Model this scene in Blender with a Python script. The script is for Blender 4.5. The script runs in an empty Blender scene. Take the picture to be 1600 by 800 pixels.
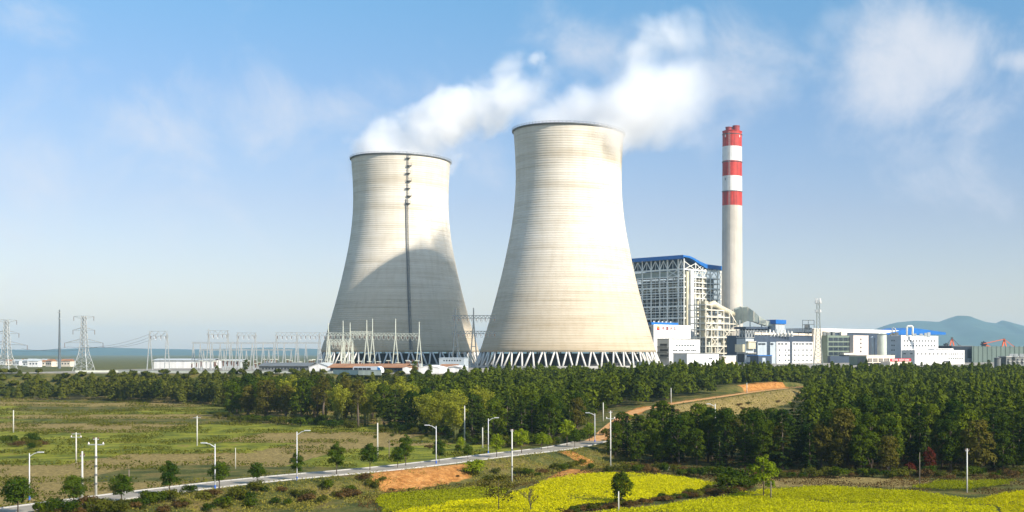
HAZE = .65e-4
CLOUD_COL = (3.35, 3.45, 3.7)
EXPO = 0.72
import bpy, math, random
import numpy as np
from mathutils import Vector, Matrix
rad = math.radians
D = bpy.data
C = bpy.context.scene.collection
scene = bpy.context.scene
rng = random.Random(7)

# ------------------------------------------------------------------ camera survey of the photograph (1600 x 800)
F, PX, HY, CZ = 1800.0, 1150.0, 550.0, 24.0
PZ = 14.3                                  # level of the plant platform


def W(px, py, d):
    return Vector(((px - PX) / F * d, d, CZ - (py - HY) / F * d))


def WZ(px, py, z):
    """point of the ray through a pixel that lies at height z"""
    d = (CZ - z) * F / (py - HY)
    return Vector(((px - PX) / F * d, d, z))


# ------------------------------------------------------------------ objects
def tag(o, label=None, cat=None, group=None, kind=None):
    if label: o['label'] = label
    if cat: o['category'] = cat
    if group: o['group'] = group
    if kind: o['kind'] = kind
    return o


def empty(name, loc, label, cat, group=None, rz=0.0):
    o = D.objects.new(name, None)
    o.empty_display_size = 1.0
    C.objects.link(o)
    o.location = loc
    o.rotation_euler = (0, 0, rz)
    return tag(o, label, cat, group)


def link(name, me, m=None, parent=None, loc=None):
    o = D.objects.new(name, me)
    if m is not None and len(me.materials) == 0:
        me.materials.append(m)
    if parent is not None:
        o.parent = parent
    if loc is not None:
        o.location = loc
    C.objects.link(o)
    return o


class MB:
    def __init__(s):
        s.v = []; s.f = []

    def poly(s, pts):
        b = len(s.v)
        s.v += [tuple(p) for p in pts]
        s.f.append(tuple(range(b, b + len(pts))))
        return s

    def hexa(s, p):
        b = len(s.v)
        s.v += [tuple(q) for q in p]
        for f in ((0, 3, 2, 1), (4, 5, 6, 7), (0, 1, 5, 4), (1, 2, 6, 5), (2, 3, 7, 6), (3, 0, 4, 7)):
            s.f.append(tuple(b + i for i in f))
        return s

    def box(s, c, size, rz=0.0):
        cx, cy, cz = c; x, y, z = size[0] / 2, size[1] / 2, size[2] / 2
        ca, sa = math.cos(rz), math.sin(rz)
        p = []
        for dz in (-z, z):
            for dx, dy in ((-x, -y), (x, -y), (x, y), (-x, y)):
                p.append((cx + dx * ca - dy * sa, cy + dx * sa + dy * ca, cz + dz))
        return s.hexa(p)

    def bar(s, a, b, w, h=None):
        a = Vector(a); b = Vector(b); h = h or w
        d = (b - a).normalized()
        up = Vector((0, 0, 1)) if abs(d.z) < 0.95 else Vector((0, 1, 0))
        x = d.cross(up).normalized() * w / 2
        y = x.cross(d).normalized() * h / 2
        return s.hexa([a - x - y, a + x - y, a + x + y, a - x + y, b - x - y, b + x - y, b + x + y, b - x + y])

    def tube(s, pts, radii, n=8, cap=True):
        pts = [Vector(p) for p in pts]
        if not hasattr(radii, '__len__'): radii = [radii] * len(pts)
        base = len(s.v)
        ref = None
        for i, p in enumerate(pts):
            d = (pts[min(i + 1, len(pts) - 1)] - pts[max(i - 1, 0)]).normalized()
            if ref is None:
                ref = Vector((1, 0, 0)) if abs(d.x) < 0.9 else Vector((0, 1, 0))
            x = (ref - d * ref.dot(d)).normalized(); ref = x
            y = d.cross(x)
            for k in range(n):
                a = 2 * math.pi * k / n
                s.v.append(tuple(p + (x * math.cos(a) + y * math.sin(a)) * radii[i]))
        for i in range(len(pts) - 1):
            for k in range(n):
                k2 = (k + 1) % n
                s.f.append((base + i * n + k, base + i * n + k2, base + (i + 1) * n + k2, base + (i + 1) * n + k))
        if cap:
            s.f.append(tuple(base + k for k in reversed(range(n))))
            s.f.append(tuple(base + (len(pts) - 1) * n + k for k in range(n)))
        return s

    def lathe(s, prof, n=48, c=(0, 0, 0), closed=False):
        base = len(s.v); m = len(prof)
        for r, z in prof:
            for k in range(n):
                a = 2 * math.pi * k / n
                s.v.append((c[0] + r * math.cos(a), c[1] + r * math.sin(a), c[2] + z))
        for i in range(m if closed else m - 1):
            j = (i + 1) % m
            for k in range(n):
                k2 = (k + 1) % n
                s.f.append((base + i * n + k, base + i * n + k2, base + j * n + k2, base + j * n + k))
        return s

    def prism(s, poly, z0, z1):
        b = len(s.v); n = len(poly)
        s.v += [(p[0], p[1], z0) for p in poly] + [(p[0], p[1], z1) for p in poly]
        s.f.append(tuple(b + i for i in reversed(range(n))))
        s.f.append(tuple(b + n + i for i in range(n)))
        for i in range(n):
            j = (i + 1) % n
            s.f.append((b + i, b + j, b + n + j, b + n + i))
        return s

    def build(s, name, m, parent=None, smooth=False, origin=None, mesh_only=False):
        off = Vector((0, 0, 0))
        if origin is not None: off = Vector(origin)
        elif parent is not None:
            q = parent
            while q is not None:
                off = off + q.location; q = q.parent
        me = D.meshes.new(name)
        me.from_pydata([(v[0] - off.x, v[1] - off.y, v[2] - off.z) for v in s.v], [], s.f)
        if smooth: me.polygons.foreach_set('use_smooth', [True] * len(me.polygons))
        me.materials.append(m)
        if mesh_only: return me
        return link(name, me, None, parent, off if (origin is not None and parent is None) else None)


# ------------------------------------------------------------------ materials
def new_mat(name):
    m = D.materials.new(name)
    m.use_nodes = True
    nt = m.node_tree
    return m, nt, nt.nodes.get('Principled BSDF')


def N(nt, t, **kw):
    n = nt.nodes.new(t)
    for k, v in kw.items():
        if k.startswith('i_'):
            key = k[2:]
            key = int(key) if key.isdigit() else key.replace('_', ' ')
            n.inputs[key].default_value = v
        else:
            setattr(n, k, v)
    return n


def ramp(nt, stops, interp='LINEAR'):
    r = nt.nodes.new('ShaderNodeValToRGB')
    r.color_ramp.interpolation = interp
    e = r.color_ramp.elements
    while len(e) > 1: e.remove(e[-1])
    e[0].position = stops[0][0]; e[0].color = (*stops[0][1], 1) if len(stops[0][1]) == 3 else stops[0][1]
    for p, c in stops[1:]:
        k = e.new(p); k.color = (*c, 1) if len(c) == 3 else c
    return r


def g3(v): return (v, v, v)


def surf(name, col, rough=0.75, var=0.15, scale=0.2, metal=0.0, streak=0.0, spec=0.3):
    """painted / concrete / metal surface with uneven tone and, on walls, vertical weathering streaks"""
    m, nt, b = new_mat(name)
    tc = N(nt, 'ShaderNodeTexCoord')
    n1 = N(nt, 'ShaderNodeTexNoise', i_Scale=scale, i_Detail=5.0, i_Roughness=0.65)
    nt.links.new(tc.outputs['Object'], n1.inputs['Vector'])
    lo = [c * (1 - var) for c in col]; hi = [min(1, c * (1 + var)) for c in col]
    r = ramp(nt, [(0.3, lo), (0.7, hi)])
    nt.links.new(n1.outputs['Fac'], r.inputs['Fac'])
    out = r.outputs['Color']
    if streak:
        mp = N(nt, 'ShaderNodeMapping'); mp.inputs['Scale'].default_value = (1.0, 1.0, 0.05)
        nt.links.new(tc.outputs['Object'], mp.inputs['Vector'])
        n2 = N(nt, 'ShaderNodeTexNoise', i_Scale=0.6, i_Detail=4.0)
        nt.links.new(mp.outputs['Vector'], n2.inputs['Vector'])
        r2 = ramp(nt, [(0.35, g3(1 - streak)), (0.62, g3(1.0))])
        nt.links.new(n2.outputs['Fac'], r2.inputs['Fac'])
        mx = N(nt, 'ShaderNodeMix', data_type='RGBA', blend_type='MULTIPLY')
        mx.inputs['Factor'].default_value = 1.0
        nt.links.new(out, mx.inputs[6]); nt.links.new(r2.outputs['Color'], mx.inputs[7])
        out = mx.outputs[2]
    nt.links.new(out, b.inputs['Base Color'])
    b.inputs['Roughness'].default_value = rough
    b.inputs['Metallic'].default_value = metal
    b.inputs['Specular IOR Level'].default_value = spec
    return m


M = {}
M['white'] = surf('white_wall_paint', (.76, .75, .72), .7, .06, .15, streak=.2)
M['cream'] = surf('cream_wall_paint', (.66, .58, .47), .75, .08, .2, streak=.1)
M['pinkbeige'] = surf('beige_wall_paint', (.64, .55, .49), .75, .06, .2, streak=.08)
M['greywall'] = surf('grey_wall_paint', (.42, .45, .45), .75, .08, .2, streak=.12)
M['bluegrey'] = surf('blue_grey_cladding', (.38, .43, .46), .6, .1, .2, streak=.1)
M['navy'] = surf('dark_blue_cladding', (.045, .062, .09), .5, .15, .2, streak=.1)
M['blue_roof'] = surf('blue_roof_sheet', (.012, .13, .42), .45, .12, .15, streak=.1)
M['dark'] = surf('dark_interior', (.03, .032, .035), .9, .3, .3)
M['darkgrey'] = surf('dark_grey_steel', (.13, .14, .14), .6, .2, .3)
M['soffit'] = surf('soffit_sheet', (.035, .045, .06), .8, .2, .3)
M['glass'] = surf('window_glass', (.025, .032, .04), .15, .3, .6, spec=.6)
M['steel_white'] = surf('pale_painted_steel', (.78, .78, .71), .6, .12, .15, streak=.1)
M['steel_cream'] = surf('cream_painted_steel', (.72, .67, .54), .6, .15, .2, streak=.15)
M['steel_grey'] = surf('galvanised_steel', (.42, .44, .43), .5, .15, .4, metal=.3)
M['steel_dull'] = surf('weathered_lattice_steel', (.11, .13, .14), .6, .2, .4, metal=.1)
M['steel_pale'] = surf('pale_concrete_post', (.52, .54, .45), .75, .12, .4)
M['insulation'] = surf('insulated_duct_cladding', (.66, .60, .42), .5, .2, .12, metal=.2, streak=.2)
M['greenish'] = surf('pale_green_duct_cladding', (.52, .56, .47), .6, .15, .15, streak=.15)
M['olive'] = surf('olive_wall', (.16, .20, .15), .8, .12, .2, streak=.1)
M['brown_roof'] = surf('rusty_brown_roof', (.30, .15, .075), .8, .25, .2)
M['red_paint'] = surf('red_sign_paint', (.50, .02, .03), .6, .1, .4)
M['sign_white'] = surf('sign_lettering_white', (.8, .7, .66), .6, .03, .4)
M['sign_dark'] = surf('sign_lettering_maroon', (.22, .015, .02), .6, .1, .4)
M['gold'] = surf('sign_gold_paint', (.70, .32, .05), .6, .1, .4)
M['orange'] = surf('orange_machine_paint', (.75, .14, .03), .55, .12, .3)
M['coalfence'] = surf('grey_green_wind_fence', (.10, .135, .115), .8, .12, .08, streak=.1)
M['block_dark'] = surf('dark_slate_cladding', (.013, .021, .031), .6, .15, .1, streak=.1)
M['concrete'] = surf('grey_concrete', (.42, .41, .38), .85, .15, .25, streak=.15)
M['flat_grey'] = surf('weathered_render', (.17, .18, .17), .85, .2, .3, streak=.25)
M['pole_white'] = surf('white_painted_pole', (.60, .59, .54), .6, .08, .8)
M['pole_grey'] = surf('concrete_pole', (.50, .49, .43), .8, .12, .8)
M['wood'] = surf('old_timber_pole', (.16, .13, .10), .85, .2, 1.0)
M['wire'] = surf('power_cable', (.10, .10, .10), .6, .1, 1.0)
M['rubber'] = surf('tyre_rubber', (.02, .02, .02), .85, .1, 2.0)
M['coach_white'] = surf('white_coach_paint', (.75, .77, .78), .3, .03, .5)
M['coach_blue'] = surf('blue_coach_paint', (.02, .22, .55), .3, .05, .5)
M['insulator'] = surf('brown_porcelain', (.12, .06, .04), .3, .15, 1.0)
# ------------------------------------------------------------------ the lie of the land
def sst(a, b, x):
    t = np.clip((x - a) / (b - a), 0, 1)
    return t * t * (3 - 2 * t)


ROADP = [(-103, 138, 2.5), (-96.9, 158.6, 2.5), (-86.2, 182.5, 2.5), (-77.5, 196.4, 2.5), (-66.2, 209, 2.5), (-58, 222, 2.5),
         (-49.8, 239, 2.5), (-40.8, 253, 2.5), (-35.5, 267, 2.6)]
DIRTP = [(-34.2, 275, 2.75), (-33.6, 286, 3.0), (-34, 321, 4.0), (-33, 360, 5.0), (-27.8, 385, 5.6), (-17, 414, 6.3), (-7.3, 436, 6.8),
         (8, 482, 7.4), (27, 517, 8.2)]
ALLP = [(-130, 40, 2.5)] + ROADP + DIRTP + [(60, 560, 8.6), (250, 640, 9.0), (900, 700, 9.0)]


def poly_smooth(P, it=2):
    P = [tuple(p) for p in P]
    for _ in range(it):
        Q = [P[0]]
        for a, b in zip(P[:-1], P[1:]):
            Q.append(tuple(.75 * u + .25 * v for u, v in zip(a, b)))
            Q.append(tuple(.25 * u + .75 * v for u, v in zip(a, b)))
        Q.append(P[-1]); P = Q
    return P


ALLS = poly_smooth(ALLP, 2)


def road_dist(X, Y):
    """distance to the road line, side (+ = camera-right side) and the road's own height there"""
    best = np.full(X.shape, 1e9); side = np.zeros(X.shape); rz = np.zeros(X.shape)
    for a, b in zip(ALLS[:-1], ALLS[1:]):
        dx, dy = b[0] - a[0], b[1] - a[1]
        L2 = dx * dx + dy * dy
        t = np.clip(((X - a[0]) * dx + (Y - a[1]) * dy) / L2, 0, 1)
        qx, qy = X - (a[0] + t * dx), Y - (a[1] + t * dy)
        d = np.hypot(qx, qy)
        m = d < best
        best = np.where(m, d, best)
        side = np.where(m, np.sign(qx * dy - qy * dx), side)
        rz = np.where(m, a[2] + t * (b[2] - a[2]), rz)
    return best, side, rz


def vnoise(X, Y, s, seed=0):
    x = X / s + seed * 17.3; y = Y / s + seed * 9.1
    xi = np.floor(x); yi = np.floor(y); fx = x - xi; fy = y - yi
    fx = fx * fx * (3 - 2 * fx); fy = fy * fy * (3 - 2 * fy)
    h = lambda a, b: np.modf(np.abs(np.sin(a * 127.1 + b * 311.7 + seed * 74.7) * 43758.5453))[0]
    return (h(xi, yi) * (1 - fx) + h(xi + 1, yi) * fx) * (1 - fy) + (h(xi, yi + 1) * (1 - fx) + h(xi + 1, yi + 1) * fx) * fy


def platform_edge(X):
    return np.interp(X, [-3000, -160, -135, -120, -108, -40, 100, 1000], [530, 527, 500, 520, 640, 650, 700, 750])


def hgt(X, Y):
    X = np.asarray(X, float); Y = np.asarray(Y, float)
    rd, side, rz = road_dist(X, Y)
    lin = np.interp(Y, [0, 200, 300, 350, 490, 560, 640], [.6, .8, .9, 1.5, 4.6, 6.4, 7.6])
    stp = .42
    q = (lin + .25 * (vnoise(X, Y, 60, 3) - .5)) / stp
    qf = np.floor(q); lt = (qf + sst(.0, .22, q - qf)) * stp
    wt = sst(-60, -95, X) * sst(225, 250, Y)
    zl = lin * (1 - wt) + lt * wt
    zf = np.interp(Y, [0, 270, 420, 600, 700], [0, 0, 1.8, 6, 7])
    # the road divides the land: on its left (and behind) the higher ground, on its right the low fields
    ztop = np.where(Y < 275, zl, np.maximum(np.interp(Y, [262, 321, 385, 436, 517, 640], [1.6, 3.0, 5.2, 6.8, 8.2, 8.4]) - sst(-38, -80, X) * 9, zl))
    right = side > 0
    shoulder = 4.9
    toe = np.where(Y < 275, 15.0, 17.0)
    s = sst(shoulder, toe, rd)
    s2 = sst(shoulder, 14.0, rd)
    z = np.where(right, rz * (1 - s) + zf * s, rz * (1 - s2) + ztop * s2)
    bank = (vnoise(X, Y, 5, 1) - .5) * .5 + (vnoise(X, Y, 2.2, 2) - .5) * .25
    z = z + bank * np.where(right, sst(5.2, 7, rd) * (1 - sst(14, 20, rd)), sst(5.2, 8, rd) * .5)
    z = z + 2.3 * (~right) * sst(4.2, 7.5, rd) * (1 - sst(16, 40, rd)) * sst(462, 480, Y) * (1 - sst(522, 545, Y))
    z = z + (vnoise(X, Y, 25, 4) - .5) * .4 * sst(18, 40, rd) * sst(230, 280, Y)
    # the levelled platform of the plant
    pe = platform_edge(X)
    ps = sst(-26, -1, Y - pe) * sst(-372, -340, X)
    far = sst(560, 700, Y) * (1 - sst(-372, -340, X))
    z = z * (1 - far) + 7.5 * far
    z = z * (1 - ps) + PZ * ps
    z = z * (1 - sst(1500, 3000, Y)) + 4.0 * sst(1500, 3000, Y)
    return z


def hz(x, y): return float(hgt(np.array([x]), np.array([y]))[0])


def ground(px, py, d0=130.0, d1=1600.0):
    d = np.arange(d0, d1, .5)
    X = (px - PX) / F * d; Z = CZ - (py - HY) / F * d
    g = hgt(X, d) - Z
    k = np.argmax(g >= 0)
    if g[k] < 0: k = len(d) - 1
    dd = d[k]
    return Vector(((px - PX) / F * dd, dd, hz((px - PX) / F * dd, dd)))


def inpoly(X, Y, poly):
    c = np.zeros(X.shape, bool)
    n = len(poly)
    for i in range(n):
        x0, y0 = poly[i][:2]; x1, y1 = poly[(i + 1) % n][:2]
        m = ((y0 > Y) != (y1 > Y))
        c ^= m & (X < (x1 - x0) * (Y - y0) / ((y1 - y0) or 1e-9) + x0)
    return c


def gpoly(pts): return [ground(*p) for p in pts]


def seq(a, b, s):
    return list(np.arange(a, b, s))


xs = [-12000, -6500, -4000, -2600, -1800, -1300, -1000, -800, -650, -540, -470] + seq(-420, -150, 6) + seq(-150, 78, 1.25) + seq(78, 260, 5) + [280, 330, 400, 500, 650, 850, 1200, 1800, 2600, 4000, 6500, 12000]
ys = [-600, -300, -100, 0, 60, 100, 125] + seq(140, 300, 1.1) + seq(300, 560, 2.2) + seq(560, 740, 6) + seq(740, 1200, 30) + [1200, 1300, 1450, 1650, 1900, 2200, 2600, 3100, 3700, 4400, 5200, 6600, 9000, 12000]
xs = np.array(xs, float); ys = np.array(ys, float)
GX, GY = np.meshgrid(xs, ys)
GZ = hgt(GX, GY)


def terrace_index(X, Y):
    q = (np.interp(Y, [0, 200, 300, 350, 490, 560, 640], [.6, .8, .9, 1.5, 4.6, 6.4, 7.6]) + np.where(Y < 300, (Y - 300) * .012, 0) + .25 * (vnoise(X, Y, 60, 3) - .5)) / .42
    return q



SOIL = gpoly([(588, 738), (640, 732), (700, 728), (736, 726), (738, 735), (730, 748), (690, 758), (640, 767), (603, 771), (590, 760), (580, 747)])
SOIL2 = gpoly([(860, 742), (890, 733), (925, 736), (930, 742), (890, 748), (850, 752)])
SOILPATH = gpoly([(872, 706), (885, 704), (925, 722), (922, 731), (905, 724)])
CUT = gpoly([(940, 689), (950, 672), (968, 648), (1000, 636), (1020, 634), (1000, 646), (975, 660), (965, 690)])
CUT2 = [(4.5, 481), (12, 497), (22, 517), (18, 524), (8, 508), (0, 486)]
PALE = gpoly([(540, 690), (600, 683), (640, 684), (640, 692), (560, 700)])
PALE2 = gpoly([(1130, 752), (1210, 748), (1330, 744), (1460, 752), (1420, 762), (1300, 758), (1190, 762)])
rdG, sideG, _ = road_dist(GX, GY)
soil = np.zeros(GX.shape)
for p in (SOIL, SOIL2, SOILPATH, CUT, CUT2): soil = np.maximum(soil, inpoly(GX, GY, p))
soil = np.maximum(soil, (sideG < 0) * (rdG > 2.2) * (rdG < 4.6) * (GY > 400) * (GY < 530) * .55)
soil = np.maximum(soil, (rdG < 5.4) * (rdG > 4.2) * .35 * (GY < 275))
dry = np.zeros(GX.shape)
for p in (PALE, PALE2): dry = np.maximum(dry, inpoly(GX, GY, p))
dry = np.maximum(dry, (sideG > 0) * (rdG > 4.5) * (rdG < 17) * np.where(GY > 380, 1.1, .35) * (GY < 520))
wtG = sst(-60, -95, GX) * sst(225, 250, GY) * (GY < 500)
dry = np.maximum(dry, wtG * .45)
lush = inpoly(GX, GY, gpoly([(545, 702), (640, 697), (720, 692), (800, 700), (860, 698), (770, 708), (680, 720), (580, 728), (560, 725)])) * 1.0
tq = np.floor(terrace_index(GX, GY)); tk = np.floor((GX + 18 * np.sin(tq * 1.7)) / 46)
plot = np.modf(np.abs(np.sin(tq * 12.9898 + tk * 78.233) * 43758.5453))[0]
leftf = sst(-45, -62, GX) * (sideG < 0) * (rdG > 6) * (GY < 492)
dry = np.maximum(dry * (1 - leftf), leftf * np.where(plot < .38, .85, np.where(plot < .6, .3, .05)))
lush = np.maximum(lush, leftf * np.where(plot > .62, .9, np.where(plot > .45, .45, .05)))
ter = 0 * (sideG < 0) * sst(-45, -70, GX) * (rdG > 5) * (GY < 345) * .7
lush = np.maximum(lush, ter)
yard = sst(-4, 2, GY - platform_edge(GX)) * sst(-352, -342, GX) * (GY < 1250)


def blur(A):
    B = A.copy()
    B[1:-1, 1:-1] = (A[1:-1, 1:-1] * 2 + A[:-2, 1:-1] + A[2:, 1:-1] + A[1:-1, :-2] + A[1:-1, 2:]) / 6
    return B


def grid_mesh(name, X, Y, Z, smooth=True):
    ny, nx = X.shape
    me = D.meshes.new(name)
    me.vertices.add(nx * ny)
    me.vertices.foreach_set('co', np.stack([X, Y, Z], -1).astype(np.float32).ravel())
    i = np.arange((ny - 1) * nx).reshape(ny - 1, nx)[:, :-1].ravel()
    q = np.stack([i, i + 1, i + nx + 1, i + nx], -1).astype(np.int32)
    me.loops.add(q.size); me.loops.foreach_set('vertex_index', q.ravel())
    me.polygons.add(len(q))
    me.polygons.foreach_set('loop_start', np.arange(0, q.size, 4, dtype=np.int32))
    me.polygons.foreach_set('loop_total', np.full(len(q), 4, dtype=np.int32))
    me.polygons.foreach_set('use_smooth', np.ones(len(q), bool))
    me.update(calc_edges=True)
    return me


me = grid_mesh('ground', GX, GY, GZ)
at = me.color_attributes.new('zones', 'FLOAT_COLOR', 'POINT')
at.data.foreach_set('color', np.stack([blur(soil), blur(dry), blur(lush), np.clip(yard, 0, 1)], -1).astype(np.float32).ravel())

m, nt, b = new_mat('ground_cover')
at_ = N(nt, 'ShaderNodeAttribute', attribute_name='zones')
sep = N(nt, 'ShaderNodeSeparateColor'); nt.links.new(at_.outputs['Color'], sep.inputs['Color'])
tc = N(nt, 'ShaderNodeTexCoord')


def noise(scale, detail=4.0, rough=.6):
    n = N(nt, 'ShaderNodeTexNoise', i_Scale=scale, i_Detail=detail, i_Roughness=rough)
    nt.links.new(tc.outputs['Object'], n.inputs['Vector'])
    return n.outputs['Fac']


def mixc(fac, a, bcol):
    x = N(nt, 'ShaderNodeMix', data_type='RGBA')
    for s_, v in ((0, fac), (6, a), (7, bcol)):
        if hasattr(v, 'is_linked') or hasattr(v, 'links'): nt.links.new(v, x.inputs[s_])
        else: x.inputs[s_].default_value = v if s_ == 0 else (*v, 1)
    return x.outputs[2]


def edge(maskout, nz, amt=.45, lo=.35, hi=.6):
    """mask broken up by noise so zone borders are ragged"""
    a = N(nt, 'ShaderNodeMath', operation='MULTIPLY_ADD'); nt.links.new(nz, a.inputs[0]); a.inputs[1].default_value = amt; nt.links.new(maskout, a.inputs[2])
    s_ = N(nt, 'ShaderNodeMath', operation='SUBTRACT'); nt.links.new(a.outputs[0], s_.inputs[0]); s_.inputs[1].default_value = amt * .5
    mr = N(nt, 'ShaderNodeMapRange', i_1=lo, i_2=hi); nt.links.new(s_.outputs[0], mr.inputs[0])
    return mr.outputs[0]


fine = noise(1.3, 6.0, .7); mid = noise(.16, 5.0); big = noise(.035, 3.0)
rg = ramp(nt, [(.28, (.035, .045, .012)), (.45, (.075, .085, .02)), (.58, (.15, .13, .035)), (.72, (.12, .07, .03))])
nt.links.new(mid, rg.inputs['Fac'])
rd_ = ramp(nt, [(.25, (.10, .075, .028)), (.5, (.24, .18, .06)), (.75, (.36, .27, .11))]); nt.links.new(fine, rd_.inputs['Fac'])
rl = ramp(nt, [(.3, (.05, .06, .012)), (.45, (.13, .15, .016)), (.6, (.24, .24, .022)), (.72, (.20, .15, .05))]); nt.links.new(mid, rl.inputs['Fac'])
rs = ramp(nt, [(.30, (.22, .075, .016)), (.48, (.43, .19, .05)), (.60, (.52, .25, .075)), (.72, (.60, .36, .15))]); nt.links.new(noise(.55, 8.0, .75), rs.inputs['Fac'])
ry = ramp(nt, [(.3, (.22, .20, .16)), (.7, (.40, .37, .31))]); nt.links.new(mid, ry.inputs['Fac'])
col = mixc(edge(sep.outputs['Green'], mid, .6), rg.outputs['Color'], rd_.outputs['Color'])
col = mixc(edge(sep.outputs['Blue'], mid, .5), col, rl.outputs['Color'])
col = mixc(edge(sep.outputs['Red'], noise(.35, 6.0, .7), 1.1), col, rs.outputs['Color'])
col = mixc(at_.outputs['Alpha'], col, ry.outputs['Color'])
rf = ramp(nt, [(.25, g3(.55)), (.55, g3(1.0)), (.8, g3(1.3))]); nt.links.new(fine, rf.inputs['Fac'])
mul = N(nt, 'ShaderNodeMix', data_type='RGBA', blend_type='MULTIPLY'); mul.inputs[0].default_value = 1
nt.links.new(col, mul.inputs[6]); nt.links.new(rf.outputs['Color'], mul.inputs[7])
nt.links.new(mul.outputs[2], b.inputs['Base Color'])
b.inputs['Roughness'].default_value = .95; b.inputs['Specular IOR Level'].default_value = .1
bp = N(nt, 'ShaderNodeBump', i_Strength=.8, i_Distance=.6)
nt.links.new(fine, bp.inputs['Height']); nt.links.new(bp.outputs['Normal'], b.inputs['Normal'])
tag(link('ground', me, m), 'uneven ground of fields, banks and bare orange soil', 'ground', kind='structure')


# ------------------------------------------------------------------ road and dirt track
def ribbon(P, off0, off1, dz, step=1):
    mb = MB(); P = poly_smooth(P, 3)
    rows = []
    for i in range(0, len(P)):
        a = P[max(i - 1, 0)]; c = P[min(i + 1, len(P) - 1)]
        t = Vector((c[0] - a[0], c[1] - a[1], 0)).normalized(); n = Vector((t.y, -t.x, 0))
        p = Vector(P[i])
        rows.append((p + n * off0 + Vector((0, 0, dz)), p + n * off1 + Vector((0, 0, dz))))
    for (a, b_), (c, d_) in zip(rows[:-1], rows[1:]):
        mb.poly([a, b_, d_, c])
    return mb


m_road, nt, b = new_mat('worn_concrete_road')
tc = N(nt, 'ShaderNodeTexCoord')
r1 = ramp(nt, [(.3, (.15, .13, .095)), (.5, (.25, .22, .17)), (.72, (.33, .295, .23))]); nt.links.new(noise(.35, 8.0, .75), r1.inputs['Fac'])
nt.links.new(r1.outputs['Color'], b.inputs['Base Color']); b.inputs['Roughness'].default_value = .9
ROADX = [ALLP[0]] + ROADP + [DIRTP[0]]
tag(ribbon(ROADX, -3.5, 3.5, .06).build('road', m_road), 'pale concrete road curving up along the embankment', 'road', kind='structure')
for s_ in (-1, 1):
    mb = MB(); P = poly_smooth(ROADX, 3)
    for i in range(len(P) - 1):
        a = Vector(P[i]); c = Vector(P[i + 1]); t = (c - a).normalized(); n = Vector((t.y, -t.x, 0)).normalized()
        a2 = a + n * s_ * 3.62 + Vector((0, 0, .08)); c2 = c + n * s_ * 3.62 + Vector((0, 0, .08))
        mb.bar(a2, c2, .26, .26)
    tag(mb.build('kerb', M['concrete']), 'low concrete kerb along the road edge', 'kerb', kind='structure')
tag(ribbon(ROADX, -3.2, -3.05, .066).build('road_marking', M['pole_white']), 'faded white edge line on the road', 'road marking', kind='structure')
m_dirt, nt, b = new_mat('orange_dirt_track')
tc = N(nt, 'ShaderNodeTexCoord')
r1 = ramp(nt, [(.3, (.36, .15, .035)), (.55, (.50, .26, .085)), (.75, (.58, .38, .17))]); nt.links.new(noise(.6, 6.0), r1.inputs['Fac'])
nt.links.new(r1.outputs['Color'], b.inputs['Base Color']); b.inputs['Roughness'].default_value = .95
tag(ribbon([ROADP[-1]] + DIRTP + [(60, 560, 8.6)], -1.9, 2.0, .05).build('dirt_road', m_dirt), 'orange dirt track climbing along the hillside bank', 'dirt road', kind='structure')


# ------------------------------------------------------------------ far hills
def hills(name, sky, d, depth, label, seed, colr):
    """a ridge with real depth: skyline (px, py) at distance d, falling off towards and away from the camera"""
    px = np.arange(sky[0][0], sky[-1][0] + 1, 4.0)
    top = np.interp(px, [s[0] for s in sky], [s[1] for s in sky])
    h0 = CZ - (top - HY) / F * d
    t = np.linspace(-1, 1, 41)
    X = np.zeros((41, len(px))); Y = X.copy(); Z = X.copy()
    for i, tt in enumerate(t):
        yy = d + tt * depth
        X[i] = (px - PX) / F * d; Y[i] = yy
        nz = vnoise(X[i], Y[i], 560, seed) * .5 + vnoise(X[i], Y[i], 210, seed + 1) * .3 + vnoise(X[i], Y[i], 70, seed + 2) * .12
        prof = math.cos(tt * math.pi / 2) ** 1.1
        k = 1 - abs(tt) ** .5
        Z[i] = 2 + (h0 - 2) * prof * (1 - (1 - k) * (.55 * (1 - nz))) - (1 if abs(tt) == 1 else 0) * 5
    me = grid_mesh(name, X, Y, Z)
    return tag(link(name, me, colr), label, 'hills', kind='structure')


m_hill, nt, b = new_mat('wooded_hillside')
tc = N(nt, 'ShaderNodeTexCoord')
r1 = ramp(nt, [(.3, (.010, .032, .022)), (.55, (.022, .058, .034)), (.75, (.045, .085, .045))]); nt.links.new(noise(.006, 8.0, .7), r1.inputs['Fac'])
nt.links.new(r1.outputs['Color'], b.inputs['Base Color']); b.inputs['Roughness'].default_value = 1
hills('mountain', [(1240, 551), (1300, 540), (1345, 522), (1385, 508), (1400, 504), (1430, 501), (1450, 502), (1467, 503), (1480, 498), (1497, 493), (1515, 494),
                   (1540, 503), (1556, 505), (1566, 500), (1600, 509), (1640, 512), (1700, 524), (1800, 535), (1900, 548)], 9500, 1900,
      'broad wooded mountain fading blue behind the plant', 11, m_hill)
hills('hills', [(-600, 549), (-400, 544), (-250, 547), (-60, 544), (60, 547), (150, 543), (300, 546), (420, 543), (520, 546), (700, 545), (900, 547), (1100, 546), (1250, 549)], 8200, 1200,
      'low hazy hills along the horizon', 21, m_hill)
# ------------------------------------------------------------------ cooling towers
m_shell, nt, b = new_mat('board_marked_tower_concrete')
tc = N(nt, 'ShaderNodeTexCoord')
sx = N(nt, 'ShaderNodeSeparateXYZ'); nt.links.new(tc.outputs['Object'], sx.inputs[0])
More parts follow.
